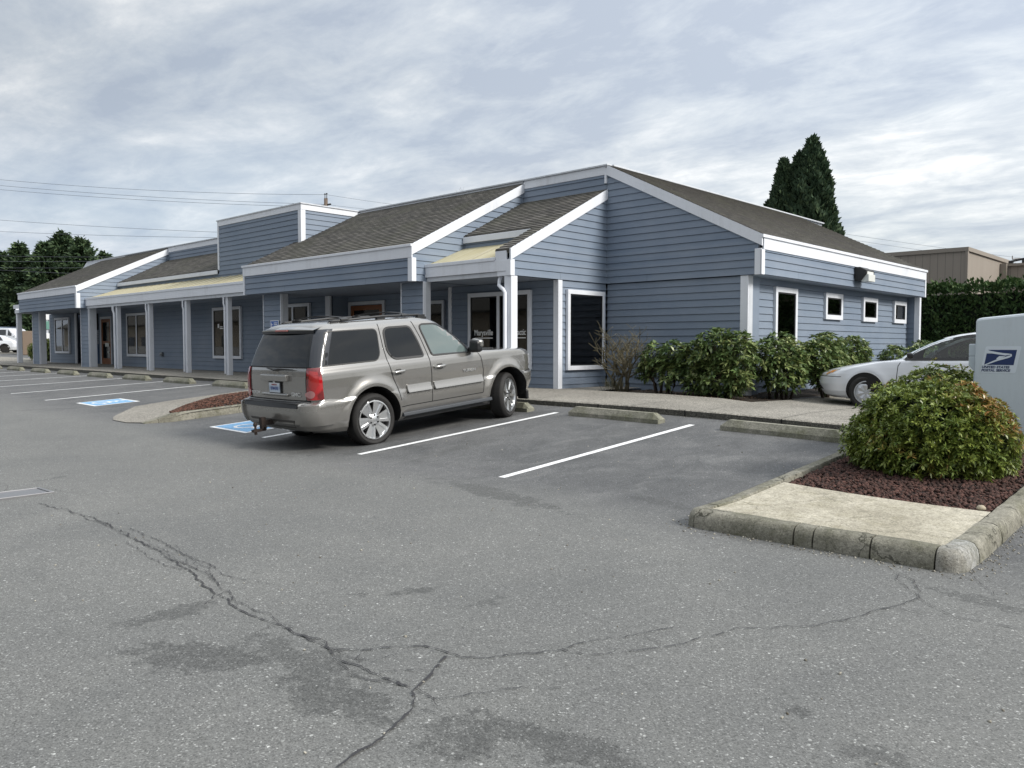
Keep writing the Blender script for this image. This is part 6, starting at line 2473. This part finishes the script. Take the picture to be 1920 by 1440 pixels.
# ------------------------------------------------------------------ drive-up mailbox
mbx = thing('drive_up_mailbox', 'tall light blue-grey drive-up mailbox with a postal sticker behind the bush at the right edge', 'mailbox', (-2.39, 10.12, gz(-2.4, 10.12)), (0, 0, R(4)))
def f_box(T, tc):
    p = tc.outputs['Object']
    st = T.noise(T.mapping(p, (7, 7, .8)), 1.5, 5, .65)
    sx = T.n('ShaderNodeSeparateXYZ', {0: p})
    top = T.ramp(sx.outputs[2], [(.9, 0.0), (1.4, 1.0)])
    n = T.noise(p, 5, 5, .7)
    f = T.m('MULTIPLY', T.m('MULTIPLY', T.ramp(st, [(.45, 0.0), (.72, 1.0)]), .35), T.ramp(n, [(.4, .1), (.7, 1.0)]))
    return dict(color=T.mix(f, (0.53, 0.59, 0.65), (0.27, 0.29, 0.30)), rough=.42, spec=.5)
boxm = nmat('mailbox_shell', f_box)
z_off = -gz(-2.4, 10.12)
zb0, zb1 = z_off + .01, z_off + 1.275
m = MB()
# side profile in (u, z): u along the face to the right
prof = [(0, zb0), (.56, zb0 - .015), (.60, zb0 + .01), (.60, zb1 + .07), (.50, zb1 + .065), (.46, zb1 + .048), (.06, zb1 + .01), (.0, zb1 - .005)]
m.prism([(u, 0, z) for u, z in prof], (0, .50, 0))
m.build('shell', boxm, mbx, bevel=.028)
m = MB()
m.box((-.085, .14, zb1 - .42), (.02, .36, zb1 - .28))
m.prism([(-.085, .14, zb1 - .52), (-.02, .14, zb1 - .60), (.02, .14, zb1 - .60), (.02, .14, zb1 - .42), (-.085, .14, zb1 - .42)], (0, .22, 0))
m.box((-.03, .12, zb1 - .75), (.02, .38, zb1 - .60))
m.build('letter_chute', boxm, mbx, bevel=.01)
m = MB()
for u, v in ((.05, .05), (.52, .05), (.05, .42), (.52, .42)):
    m.box((u - .02, v - .02, .0), (u + .02, v + .02, zb0 + .02))
m.build('legs', boxm, mbx)
# sticker: white rounded slanted field, navy parallelogram with the white eagle head
def flat(name, pts, mt, d, parent=mbx):
    mm = MB()
    v, f = patch2d(pts, 9)
    mm.v = [(a, -d, b) for a, b in v]
    mm.f = f
    mm.mi = [0] * len(f)
    return mm.build(name, mt, parent)
navy = pmat('navy_print', (.012, .030, .115), .45)
stw = pmat('sticker_white', (.62, .68, .76), .45)
su, sz_, sc = .075, zb1 - .585, .285
Q = lambda u, v: (su + (u + v * .17) * sc, sz_ + v * sc)
flat('postal_sticker', fillet([Q(-.06, -.05), Q(1.12, -.05), Q(1.12, .98), Q(-.06, .98)], .02), stw, .0015)
flat('sticker_emblem', [Q(.02, .26), Q(1.0, .26), Q(1.0, .84), Q(.02, .84)], navy, .003)
flat('sticker_eagle', [Q(-.01, .865), Q(.12, .80), Q(.55, .72), Q(.74, .70), Q(.86, .68), Q(.88, .60), Q(.80, .54), Q(.45, .42), Q(.06, .245), Q(-.01, .245), Q(.40, .475), Q(.70, .585), Q(.76, .61), Q(.44, .66), Q(.20, .70), Q(-.02, .70)], stw, .0045)
flat('sticker_eagle_beak', [Q(.46, .60), Q(.68, .60), Q(.42, .46), Q(.38, .50)], stw, .0045)
flat('sticker_eagle_beak_line', [Q(.62, .615), Q(.80, .655), Q(.82, .63), Q(.64, .600)], navy, .006)
for i, tx in enumerate(('UNITED STATES', 'POSTAL SERVICE')):
    me = text_mesh(tx, .036, .0006, 1.02, .0012, .2, 'LEFT')
    me.materials.append(navy)
    t_ = bpy.data.objects.new('sticker_lettering', me)
    COL.objects.link(t_)
    t_.parent = mbx
    t_.location = (su + (-.02 - .012 * i) * sc, -.0045, sz_ + (.135 - .125 * i) * sc)
    t_.rotation_euler = (R(90), 0, 0)

# ------------------------------------------------------------------ hedge behind the building
hgm = nmat('arborvitae_foliage', f_leaf((0.026, 0.062, 0.020), (0.056, 0.112, 0.032), (0.090, 0.140, 0.044), .7, .10))
hd = thing('arborvitae_hedge', 'tall dense dark green arborvitae hedge behind the right end of the building', 'hedge', (-3, 31, -.3))
nh = 30000
X = rng.uniform(-9.5, 12, nh)
peaks = lambda x: 3.28 + .10 * np.sin(x * 2.1) + .18 * np.maximum(0, np.sin(x * 2.9 + .8)) ** 3 + .22 * np.exp(-((x + 3.35) / .38) ** 2) + .30 * np.exp(-((x + 1.2) / .8) ** 2)
Z = rng.uniform(0, 1, nh) ** .8 * (peaks(X) + rng.normal(0, .09, nh))
lum = .22 * np.sin(X * 3.3) * np.sin(Z * 1.1) + .12 * np.sin(X * 8 + Z * 3)
topf = rng.uniform(0, 1, nh) < .2
Yh = -.9 + lum * -1 + np.abs(rng.normal(0, .12, nh))
Z = np.where(topf, peaks(X) * rng.uniform(.93, 1.0, nh), Z)
Yh = np.where(topf, rng.uniform(-.9, .9, nh), Yh)
P = np.stack([X, Yh, Z], 1)
D = np.stack([rng.normal(0, .6, nh), -.5 + rng.normal(0, .4, nh), .75 + rng.normal(0, .35, nh)], 1)
V, F = leafset(P, D, .17, .085, jitter=1.0)
r = np.repeat(rng.uniform(0, 1, (nh, 4)), 4, axis=0)
o = mesh_np('foliage', V, F, hgm, hd, r)
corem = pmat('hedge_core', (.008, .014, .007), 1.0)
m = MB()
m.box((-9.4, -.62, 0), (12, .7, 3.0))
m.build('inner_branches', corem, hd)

# ------------------------------------------------------------------ trees
cypm = nmat('cypress_foliage', f_leaf((0.022, 0.048, 0.026), (0.048, 0.088, 0.046), (0.075, 0.115, 0.055), .75, .08))
def cypress(x, y, h, r0, label, n=9000, z0=-.2):
    root = thing('cypress_tree', label, 'tree', (x, y, z0), group='tall dark cypresses behind the right-hand roof')
    t = rng.uniform(0, 1, n) ** .75
    prof = np.interp(t, [0, .08, .3, .6, .8, .93, 1], [.55, .8, 1.0, .8, .52, .24, .03]) * r0
    a = rng.uniform(0, 2 * PI, n)
    lump = 1 + .16 * np.sin(a * 3 + t * 17) * np.sin(t * 31 + a * 2) + .10 * np.sin(a * 7 + t * 40)
    k = prof * lump * (1 - .35 * rng.uniform(0, 1, n) ** 2)
    P = np.stack([np.cos(a) * k, np.sin(a) * k, t * h + rng.normal(0, .1, n)], 1)
    D = np.stack([np.cos(a) * .45, np.sin(a) * .45, np.full(n, 1.0)], 1) + rng.normal(0, .35, (n, 3))
    V, F = leafset(P, D, .42, .22, jitter=1.0)
    rr = rng.uniform(0, 1, (n, 4))
    mesh_np('crown', V, F, cypm, root, np.repeat(rr, 4, axis=0))
    m = MB().tube([(0, 0, 0), (0, 0, h * .5), (0, 0, h * .93)], [.22, .15, .04], 8)
    m.build('trunk', bark, root, smooth=True)
    return root
def cyp_at(px, d):
    F_ = 1520.0
    a = R(43.0) - math.atan((px - 960) / F_)
    dd = d / math.cos(math.atan((px - 960) / F_))
    return -math.sin(a) * dd, math.cos(a) * dd
for px, d, h, r0, lb in ((1516, 50, 13.5, 2.0, 'tallest dark cypress, sharp-topped, right of the group'), (1494, 50.5, 12.7, 1.4, 'narrow dark cypress second from the right in the group'),
                         (1464, 50.5, 12.3, 1.25, 'slim cypress at the left of the group'), (1482, 51.5, 12.2, 1.3, 'slim cypress in the middle of the group, behind the tallest'), (1438, 51, 9.9, .7, 'shortest cypress, at the far left of the group'), (1553, 50, 8.75, 1.0, 'low cypress spilling over the roof edge at the right of the group')):
    x, y = cyp_at(px, d)
    cypress(x, y, h, r0, lb, 14000 if r0 > .9 else 5000)

firm = nmat('fir_foliage', f_leaf((0.020, 0.044, 0.022), (0.050, 0.088, 0.040), (0.090, 0.135, 0.058), .7, .10))
def fir(x, y, h, r0, label, n=15000, z0=.3, base=.1, flat_top=.0):
    root = thing('fir_tree', label, 'tree', (x, y, z0), group='dark evergreens beyond the left end of the lot')
    nb = 150
    P, D = [], []
    m = MB()
    m.tube([(0, 0, 0), (0, 0, h * .5), (0, 0, h * .97)], [.42, .26, .05], 8)
    for b in range(nb):
        t = base + (1 - base) * ((b + .5) / nb) ** .9
        rad = r0 * np.interp(t, [0, .2, .45, .7, .88, 1], [.95, 1.0, .92, .66, .36, .05]) * random.uniform(.68, 1.15)
        a = b * 2.4 + random.uniform(-.4, .4)
        z = t * h
        tip = np.array([math.cos(a) * rad, math.sin(a) * rad, z + rad * random.uniform(-.05, .28)])
        st_ = np.array([0, 0, z - .05 * rad])
        m.tube([tuple(st_), tuple((st_ + tip) / 2 - np.array([0, 0, .06 * rad])), tuple(tip)], [.07, .045, .015], 4)
        k = max(14, int(n / nb * (.35 + rad / r0)))
        u = rng.uniform(.15, 1.05, k) ** .7
        q = st_ + (tip - st_) * u[:, None]
        sd_ = np.array([-math.sin(a), math.cos(a), 0])
        q = q + sd_ * (rng.normal(0, 1, k) * rad * .20 * (1.15 - u))[:, None] + rng.normal(0, .13, (k, 3)) - np.array([0, 0, .12])
        P.append(q)
        dd = (tip - st_) / np.linalg.norm(tip - st_)
        D.append(dd + rng.normal(0, .5, (k, 3)) + np.array([0, 0, .05]))
    P, D = np.concatenate(P), np.concatenate(D)
    V, F = leafset(P, D, .52, .20, jitter=1.0)
    cl_ = rng.uniform(0, 1, (len(P), 4))
    mesh_np('crown', V, F, firm, root, np.repeat(cl_, 4, axis=0))
    m.build('trunk', bark, root, smooth=True)
    return root
for px, d, h, r0, lb in ((-55, 78, 10.6, 3.6, 'evergreen partly out of the left edge of the photo'), (8, 80, 9.7, 2.2, 'low evergreen at the far left edge'), (42, 78, 10.4, 1.9, 'pointed evergreen second from the left edge, left of the gap'),
                         (90, 76, 10.2, 2.3, 'evergreen just left of the tallest one'), (122, 78, 11.5, 2.7, 'tallest evergreen of the left group with a spiky top'), (158, 77, 10.7, 2.6, 'broad evergreen right of the tallest one'), (201, 79, 9.5, 1.9, 'small evergreen showing above the left roof edge')):
    x, y = cyp_at(px, d)
    fir(x, y, h, r0, lb)
# dark understorey behind the trees' feet
ush = thing('evergreen_understorey', 'dark mass of foliage under the left-hand evergreens', 'shrubbery', (0, 0, .3))
x0_, y0_ = cyp_at(-120, 79)
x1_, y1_ = cyp_at(260, 81)
nn_ = 16000
tt_ = rng.uniform(0, 1, nn_)
P = np.stack([x0_ + (x1_ - x0_) * tt_ + rng.normal(0, .8, nn_), y0_ + (y1_ - y0_) * tt_ + rng.normal(0, .8, nn_), rng.uniform(0, 1, nn_) * (6.2 + np.sin(tt_ * 40))], 1)
D = rng.normal(0, 1, (nn_, 3))
V, F = leafset(P, D, .7, .35, jitter=1.0)
mesh_np('foliage', V, F, firm, ush, np.repeat(rng.uniform(0, .7, (nn_, 4)), 4, axis=0))
ush['kind'] = 'stuff'

# rounded bush at the far left end of the walk
dome((-48.3, 15.0, .10), [((0, 0, .62), (1.15, .9, .60)), ((1.1, .25, .6), (.9, .8, .62)), ((2.0, .5, .5), (.8, .7, .6))], 900, 'dark rounded bush beyond the leftmost porch post', .0, (0, 0, 1), .13, .055)
mb = MB()
mb.box((-51, 13.6, .0), (-45.3, 16.5, .14))
tag(mb.build('planting_bed_soil', soil), kind='structure')

# bare treetop showing over the ridge
x, y = cyp_at(860, 60)
bt = thing('bare_treetop', 'thin bare twigs of a distant tree just above the roof ridge', 'tree', (x, y, 0))
m = MB()
rs_ = random.Random(11)
m.tube([(0, 0, 0), (0, 0, 6), (.1, 0, 10.6)], [.16, .10, .04], 7)
for k in range(9):
    grow(m, (rs_.uniform(-.6, .6), 0, 10.2), (rs_.uniform(-.5, .5), 0, 1), 1.5, .022, 1, rs_)
m.build('trunk', pmat('far_twig', (.12, .11, .11), .9), bt, smooth=True)

# ------------------------------------------------------------------ tan building behind the hedge
def f_tan(T, tc):
    p = tc.outputs['Object']
    sx = T.n('ShaderNodeSeparateXYZ', {0: p})
    fr = T.m('FRACT', T.m('DIVIDE', sx.outputs[0], .30))
    g = T.ramp(fr, [(.0, .45), (.035, .45), (.06, 1.0), (1.0, 1.0)])
    n = T.noise(T.mapping(p, (2, 2, .4)), 1.4, 5, .6)
    c = T.mix(n, (0.24, 0.212, 0.182), (0.29, 0.256, 0.222))
    return dict(color=T.mix(1.0, c, g, 'MULTIPLY'), rough=.8)
tan = nmat('tan_panel_siding', f_tan)
tanp = pmat('tan_plain', (.25, .22, .188), .7)
tbd = thing('tan_building', 'plain tan panel-clad building with a flat parapet behind the hedge', 'building', (-9, 38, 0))
m = MB().box((-30, 38, -.3), (-9.38, 45.8, 4.95))
o = m.build('tall_wall', tan, tbd); o.location = (9, -38, 0)
m = MB().box((-30, 37.94, 4.95), (-9.30, 38.3, 5.12))
m.box((-9.42, 37.95, -.3), (-9.32, 38.1, 4.95))
m.box((-9.38, 38.3, 4.95), (-9.30, 45.9, 5.12))
o = m.build('parapet', tanp, tbd); o.location = (9, -38, 0)
m = MB().box((-9.3, 44, -.3), (-7.6, 50, 4.72))
m.box((-7.6, 43.4, -.3), (8, 50, 4.80))
o = m.build('low_wall', tan, tbd); o.location = (9, -38, 0)
m = MB().box((-9.3, 43.9, 4.72), (-7.7, 44.2, 4.84))
m.box((-7.7, 43.3, 4.80), (8, 43.6, 4.93))
m.box((-9.36, 43.7, -.3), (-9.1, 43.95, 4.84))
o = m.build('low_parapet', tanp, tbd); o.location = (9, -38, 0)
m = MB()
m.tube([(-9.2, 44.6, 4.98), (-7.95, 44.6, 5.2)], .05, 8)
for k, x in enumerate((-9.1, -8.55, -8.05)):
    m.box((x - .09, 44.5, 4.84), (x + .09, 44.7, 5.0 + .09 * k))
o = m.build('roof_pipe', black, tbd); o.location = (9, -38, 0)

# ------------------------------------------------------------------ utility pole and wires
def ray_pt(px, py, d):
    F_ = 1520.0
    th = -math.atan(71 / F_)
    yw = R(43.0)
    fw = Vector((-math.sin(yw) * math.cos(th), math.cos(yw) * math.cos(th), math.sin(th)))
    rt = Vector((math.cos(yw), math.sin(yw), 0))
    up = rt.cross(fw)
    return Vector((0, 0, CAMZ)) + (fw + rt * ((px - 960) / F_) - up * ((py - 720) / F_)) * d
polem = pmat('pole_wood', (.13, .10, .08), .9)
pp = ray_pt(611, 372, 62)
up_ = thing('utility_pole', 'wooden utility pole top with insulators rising behind the parapet tower', 'utility pole', (pp.x, pp.y, .2))
m = MB().tube([(0, 0, 0), (0, 0, pp.z - .2)], [.19, .14], 10)
m.build('pole', polem, up_, smooth=True)
m = MB()
for dx in (-.12, .12):
    m.tube([(dx, 0, pp.z - .3), (dx, 0, pp.z + .1)], .03, 6)
    m.lathe([(.0, .08), (.06, .05), (.07, 0), (0, -.02)], (dx, 0, pp.z + .12), (0, 0, 1), 8)
m.tube([(-.35, -.2, pp.z - .75), (.35, .2, pp.z - .65)], .07, 8)
m.build('insulators', darkmetal, up_, smooth=True)
wirem = pmat('cable', (.09, .10, .12), .6)
def wire(a, b, sag, label, r=.018):
    m = MB()
    pts = []
    for i in range(17):
        t = i / 16
        p = a.lerp(b, t)
        p.z -= sag * 4 * t * (1 - t)
        pts.append(tuple(p))
    m.tube(pts, r, 5)
    return tag(m.build('overhead_wire', wirem, smooth=True), label, 'wire', 'overhead utility wires')
wl = [((-60, 331), (612, 365), .35, 'topmost of the three close wires left of the tower'), ((-60, 342), (604, 383), .25, 'middle of the three close wires left of the tower'), ((-60, 350), (600, 388), .25, 'lowest of the three close wires left of the tower'),
      ((-60, 408), (600, 441), .2, 'single wire below the group of three, ending behind the tower'), ((-60, 431), (600, 446), .2, 'faint lowest wire against the sky, just over the treetops'),
      ((-60, 478), (330, 480), .1, 'upper wire crossing the dark left trees'), ((-60, 489), (330, 486), .1, 'second wire crossing the dark left trees'), ((-60, 501), (300, 498), .1, 'pale wire crossing the middle of the left trees'), ((-60, 502), (260, 515), .1, 'lowest wire crossing the left trees')]
for (a, b, sg_, lb) in wl:
    dd = (66, 62) if a[1] < 470 else (58, 52)
    wire(ray_pt(a[0], a[1], dd[0]), ray_pt(b[0], b[1], dd[1]), sg_, lb, .013 if a[1] < 470 else .011)
for (a, b, lb) in (((612, 365), (900, 402), 'top wire sloping from the pole to the roof ridge'), ((616, 384), (900, 410), 'second wire sloping from the pole behind the ridge'),
                   ((1560, 435), (2050, 500), 'upper of two thin wires above the right roof'), ((1580, 447), (2050, 511), 'lower of two thin wires above the right roof')):
    wire(ray_pt(a[0], a[1], 62), ray_pt(b[0], b[1], 66), .1, lb, .010)
# antenna-like arm at the far right
m = MB()
a, b = ray_pt(1898, 486, 60), ray_pt(1990, 479, 60)
m.tube([tuple(a), tuple(b)], .04, 6)
for t in (0, .25, .5, .75, 1):
    p = a.lerp(b, t)
    m.tube([tuple(p), (p.x, p.y, p.z + .25)], .03, 5)
pz = a.lerp(b, .6)
m.tube([(pz.x, pz.y, 0), (pz.x, pz.y, pz.z)], .13, 8)
tag(m.build('pole_crossarm', polem), 'thin crossarm with pins above the low tan roof at the right edge', 'utility pole')

# ------------------------------------------------------------------ far left: parked vehicles and a blue storage building
whitep = pmat('white_car_paint', (.62, .65, .70), .3, .0, .5, .6)
cglass = pmat('dark_car_glass', (.03, .035, .04), .08, 0, .9)
def simple_vehicle(name, label, cat, px, d, rz, rows, glass, paint, L, wh=((.8, .34), (3.5, .34))):
    p = ray_pt(px, 655, d)
    root = thing(name, label, cat, (p.x, p.y, gz(p.x, p.y)), (0, 0, rz))
    c = Car(rows, [(a, b) for a, b in wh], .02, .02, .05, .15, .40)
    c.body(nz=22, M=30).build('body', paint, root, smooth=True)
    for sg_ in (1, -1):
        F = sf(c, sg_, 0)
        for g_ in glass:
            conform(fillet(g_, .05, 3), F, 'side_glass', cglass, root, .01, .3)
        for a, b in wh:
            m = MB().lathe([(0, .12), (.2, .12), (.21, .1), (b, .1), (b, -.1), (0, -.1)], (sg_ * .76, a, b), (sg_, 0, 0), 20)
            m.build('wheel', rubber, root, smooth=True, sharp=30)
            conform([(a + .42 * math.cos(t), b + .42 * math.sin(t)) for t in np.linspace(0, PI, 14)], F, 'wheel_well', darkgap, root, .006, .2)
    return root
truck_rows = [(.35, .85, 0, 5.4, .15, .2), (.5, .95, -.05, 5.5, .15, .25), (.95, .98, 0, 5.5, .15, .3), (1.05, .97, 0, 5.35, .15, .3), (1.12, .95, 0, 4.2, .15, .2), (1.5, .90, 0, 3.9, .1, .2), (1.85, .84, .05, 3.5, .1, .2), (1.92, .7, .15, 3.3, .1, .1), (1.93, .3, 1, 3, .1, .1)]
simple_vehicle('parked_pickup', 'white pickup with a canopy parked far off at the left edge', 'pickup truck', -30, 70, R(-57), truck_rows,
               [[(.3, 1.2), (1.7, 1.2), (1.7, 1.75), (.4, 1.75)], [(2.1, 1.15), (3.05, 1.15), (3.0, 1.78), (2.15, 1.78)], [(3.2, 1.15), (3.95, 1.15), (3.5, 1.75), (3.2, 1.78)]], whitep, 5.5, ((1.0, .38), (4.5, .38)))
car_rows = [(.25, .8, .1, 4.3, .2, .4), (.5, .86, 0, 4.45, .2, .5), (.8, .86, 0, 4.3, .2, .5), (.95, .83, .05, 3.4, .2, .2), (1.15, .74, .5, 2.9, .2, .2), (1.35, .64, 1.0, 2.4, .2, .2), (1.42, .5, 1.3, 2.1, .2, .2), (1.43, .2, 1.5, 1.9, .1, .1)]
cg_ = [[(.9, .98), (1.7, .98), (1.65, 1.3), (1.2, 1.3)], [(1.8, .98), (2.9, .98), (2.4, 1.28), (1.8, 1.32)]]
simple_vehicle('parked_car', 'silver car parked in front of the white pickup, far left', 'car', 40, 64, R(-225), car_rows, cg_, silver, 4.4)
simple_vehicle('parked_car', 'pale car parked at the far left, right of the silver one', 'car', 30, 71, R(-62), car_rows, cg_, whitep, 4.4)
sb_ = thing('storage_building', 'low blue storage building behind the far-left parked vehicles', 'building', (-100, 30, .8))
p0, p1 = ray_pt(-120, 640, 74), ray_pt(240, 640, 77)
d_ = (p1 - p0); d_.z = 0
n_ = Vector((-d_.y, d_.x, 0)).normalized() * 2.5
bluew = pmat('storage_blue', (.10, .16, .28), .6)
bluet = pmat('storage_roof', (.24, .30, .40), .5)
m = MB().prism([(p0.x, p0.y, .2), (p1.x, p1.y, .2), (p1.x, p1.y, 2.3), (p0.x, p0.y, 2.3)], tuple(n_))
o = m.build('wall', bluew, sb_); o.location = (100, -30, -.8)
m = MB().prism([(p0.x, p0.y, 2.3), (p1.x, p1.y, 2.3), (p1.x, p1.y, 2.75), (p0.x, p0.y, 2.75)], tuple(n_ * 1.05))
o = m.build('roof', bluet, sb_); o.location = (100 - n_.x * .03, -30 - n_.y * .03, -.8)
# brown enclosure and white roadside sign glimpsed between the porch posts
p = ray_pt(54, 655, 60)
o = boxo('brown_enclosure', (-.7, -.6, 0), (.7, .6, 1.75), pmat('enclosure_brown', (.16, .12, .09), .8), None, .03)
o.location = (p.x, p.y, gz(p.x, p.y))
tag(o, 'small brown utility enclosure beside the far-left cars', 'enclosure')
p = ray_pt(90, 655, 60)
rsn = thing('roadside_sign', 'white and green roadside sign glimpsed between two porch posts at the left', 'sign', (p.x, p.y, gz(p.x, p.y)), (0, 0, R(60)))
boxo('sign_post', (-.06, -.06, 0), (.06, .06, 3.0), trimd, rsn)
boxo('upper_panel', (-.7, -.12, 2.6), (.7, -.06, 3.6), letterm, rsn, .01)
boxo('middle_panel', (-.7, -.12, 1.9), (.7, -.06, 2.5), pmat('sign_green', (.14, .30, .25), .6), rsn, .01)
boxo('lower_panel', (-.7, -.12, .6), (.7, -.06, 1.6), letterm, rsn, .01)
# far grass verge and kerb under the vehicles
m = MB()
q0, q1, q2, q3 = ray_pt(-150, 668, 60), ray_pt(60, 664, 62), ray_pt(60, 657, 74), ray_pt(-150, 660, 74)
m.poly([(q.x, q.y, gz(q.x, q.y) + .03) for q in (q0, q1, q2, q3)])
tag(m.build('far_path', nmat('far_concrete', f_concrete((.30, .29, .26), (.24, .23, .2)))), kind='structure')

# ------------------------------------------------------------------ what the panes and paint reflect: unseen building and trees added for it
ob = thing('added_reflection_building', 'unseen long beige building added across the parking lot for the office windows to mirror', 'building', (-20, -34, -.6))
beige = nmat('beige_stucco', f_paint((.36, .31, .24), (.2, .18, .15)))
m = MB().box((-190, -44, -.6), (60, -34, 4.6)); o = m.build('wall', beige, ob); o.location = (20, 34, .6)
m = MB().prism([(-191, -33, 4.6), (-191, -33, 4.8), (-191, -40, 8.2), (-191, -45, 4.8), (-191, -45, 4.6)], (252, 0, 0)); o = m.build('roof', shingle, ob); o.location = (20, 34, .6)
m = MB()
for k in range(40):
    m.box((-186 + k * 6, -33.98, .2), (-183 + k * 6, -33.9, 2.6))
o = m.build('windows', winglass, ob); o.location = (20, 34, .6)

# unseen tree belt added east of the lot to darken the car panel reflections
tb_ = thing('added_reflection_trees', 'unseen dark belt of trees added right of the lot to darken car reflections', 'trees', (55, 10, -.6))
nn_ = 9000
yy_ = rng.uniform(-60, 60, nn_)
P = np.stack([rng.normal(0, 1.5, nn_), yy_, rng.uniform(0, 1, nn_) * (6.0 + 1.5 * np.sin(yy_ * .35) + np.sin(yy_ * 1.1))], 1)
V, F = leafset(P, rng.normal(0, 1, (nn_, 3)), 1.5, .9, jitter=1.0)
mesh_np('foliage', V, F, firm, tb_, np.repeat(rng.uniform(0, .8, (nn_, 4)), 4, axis=0))
tb_['kind'] = 'stuff'
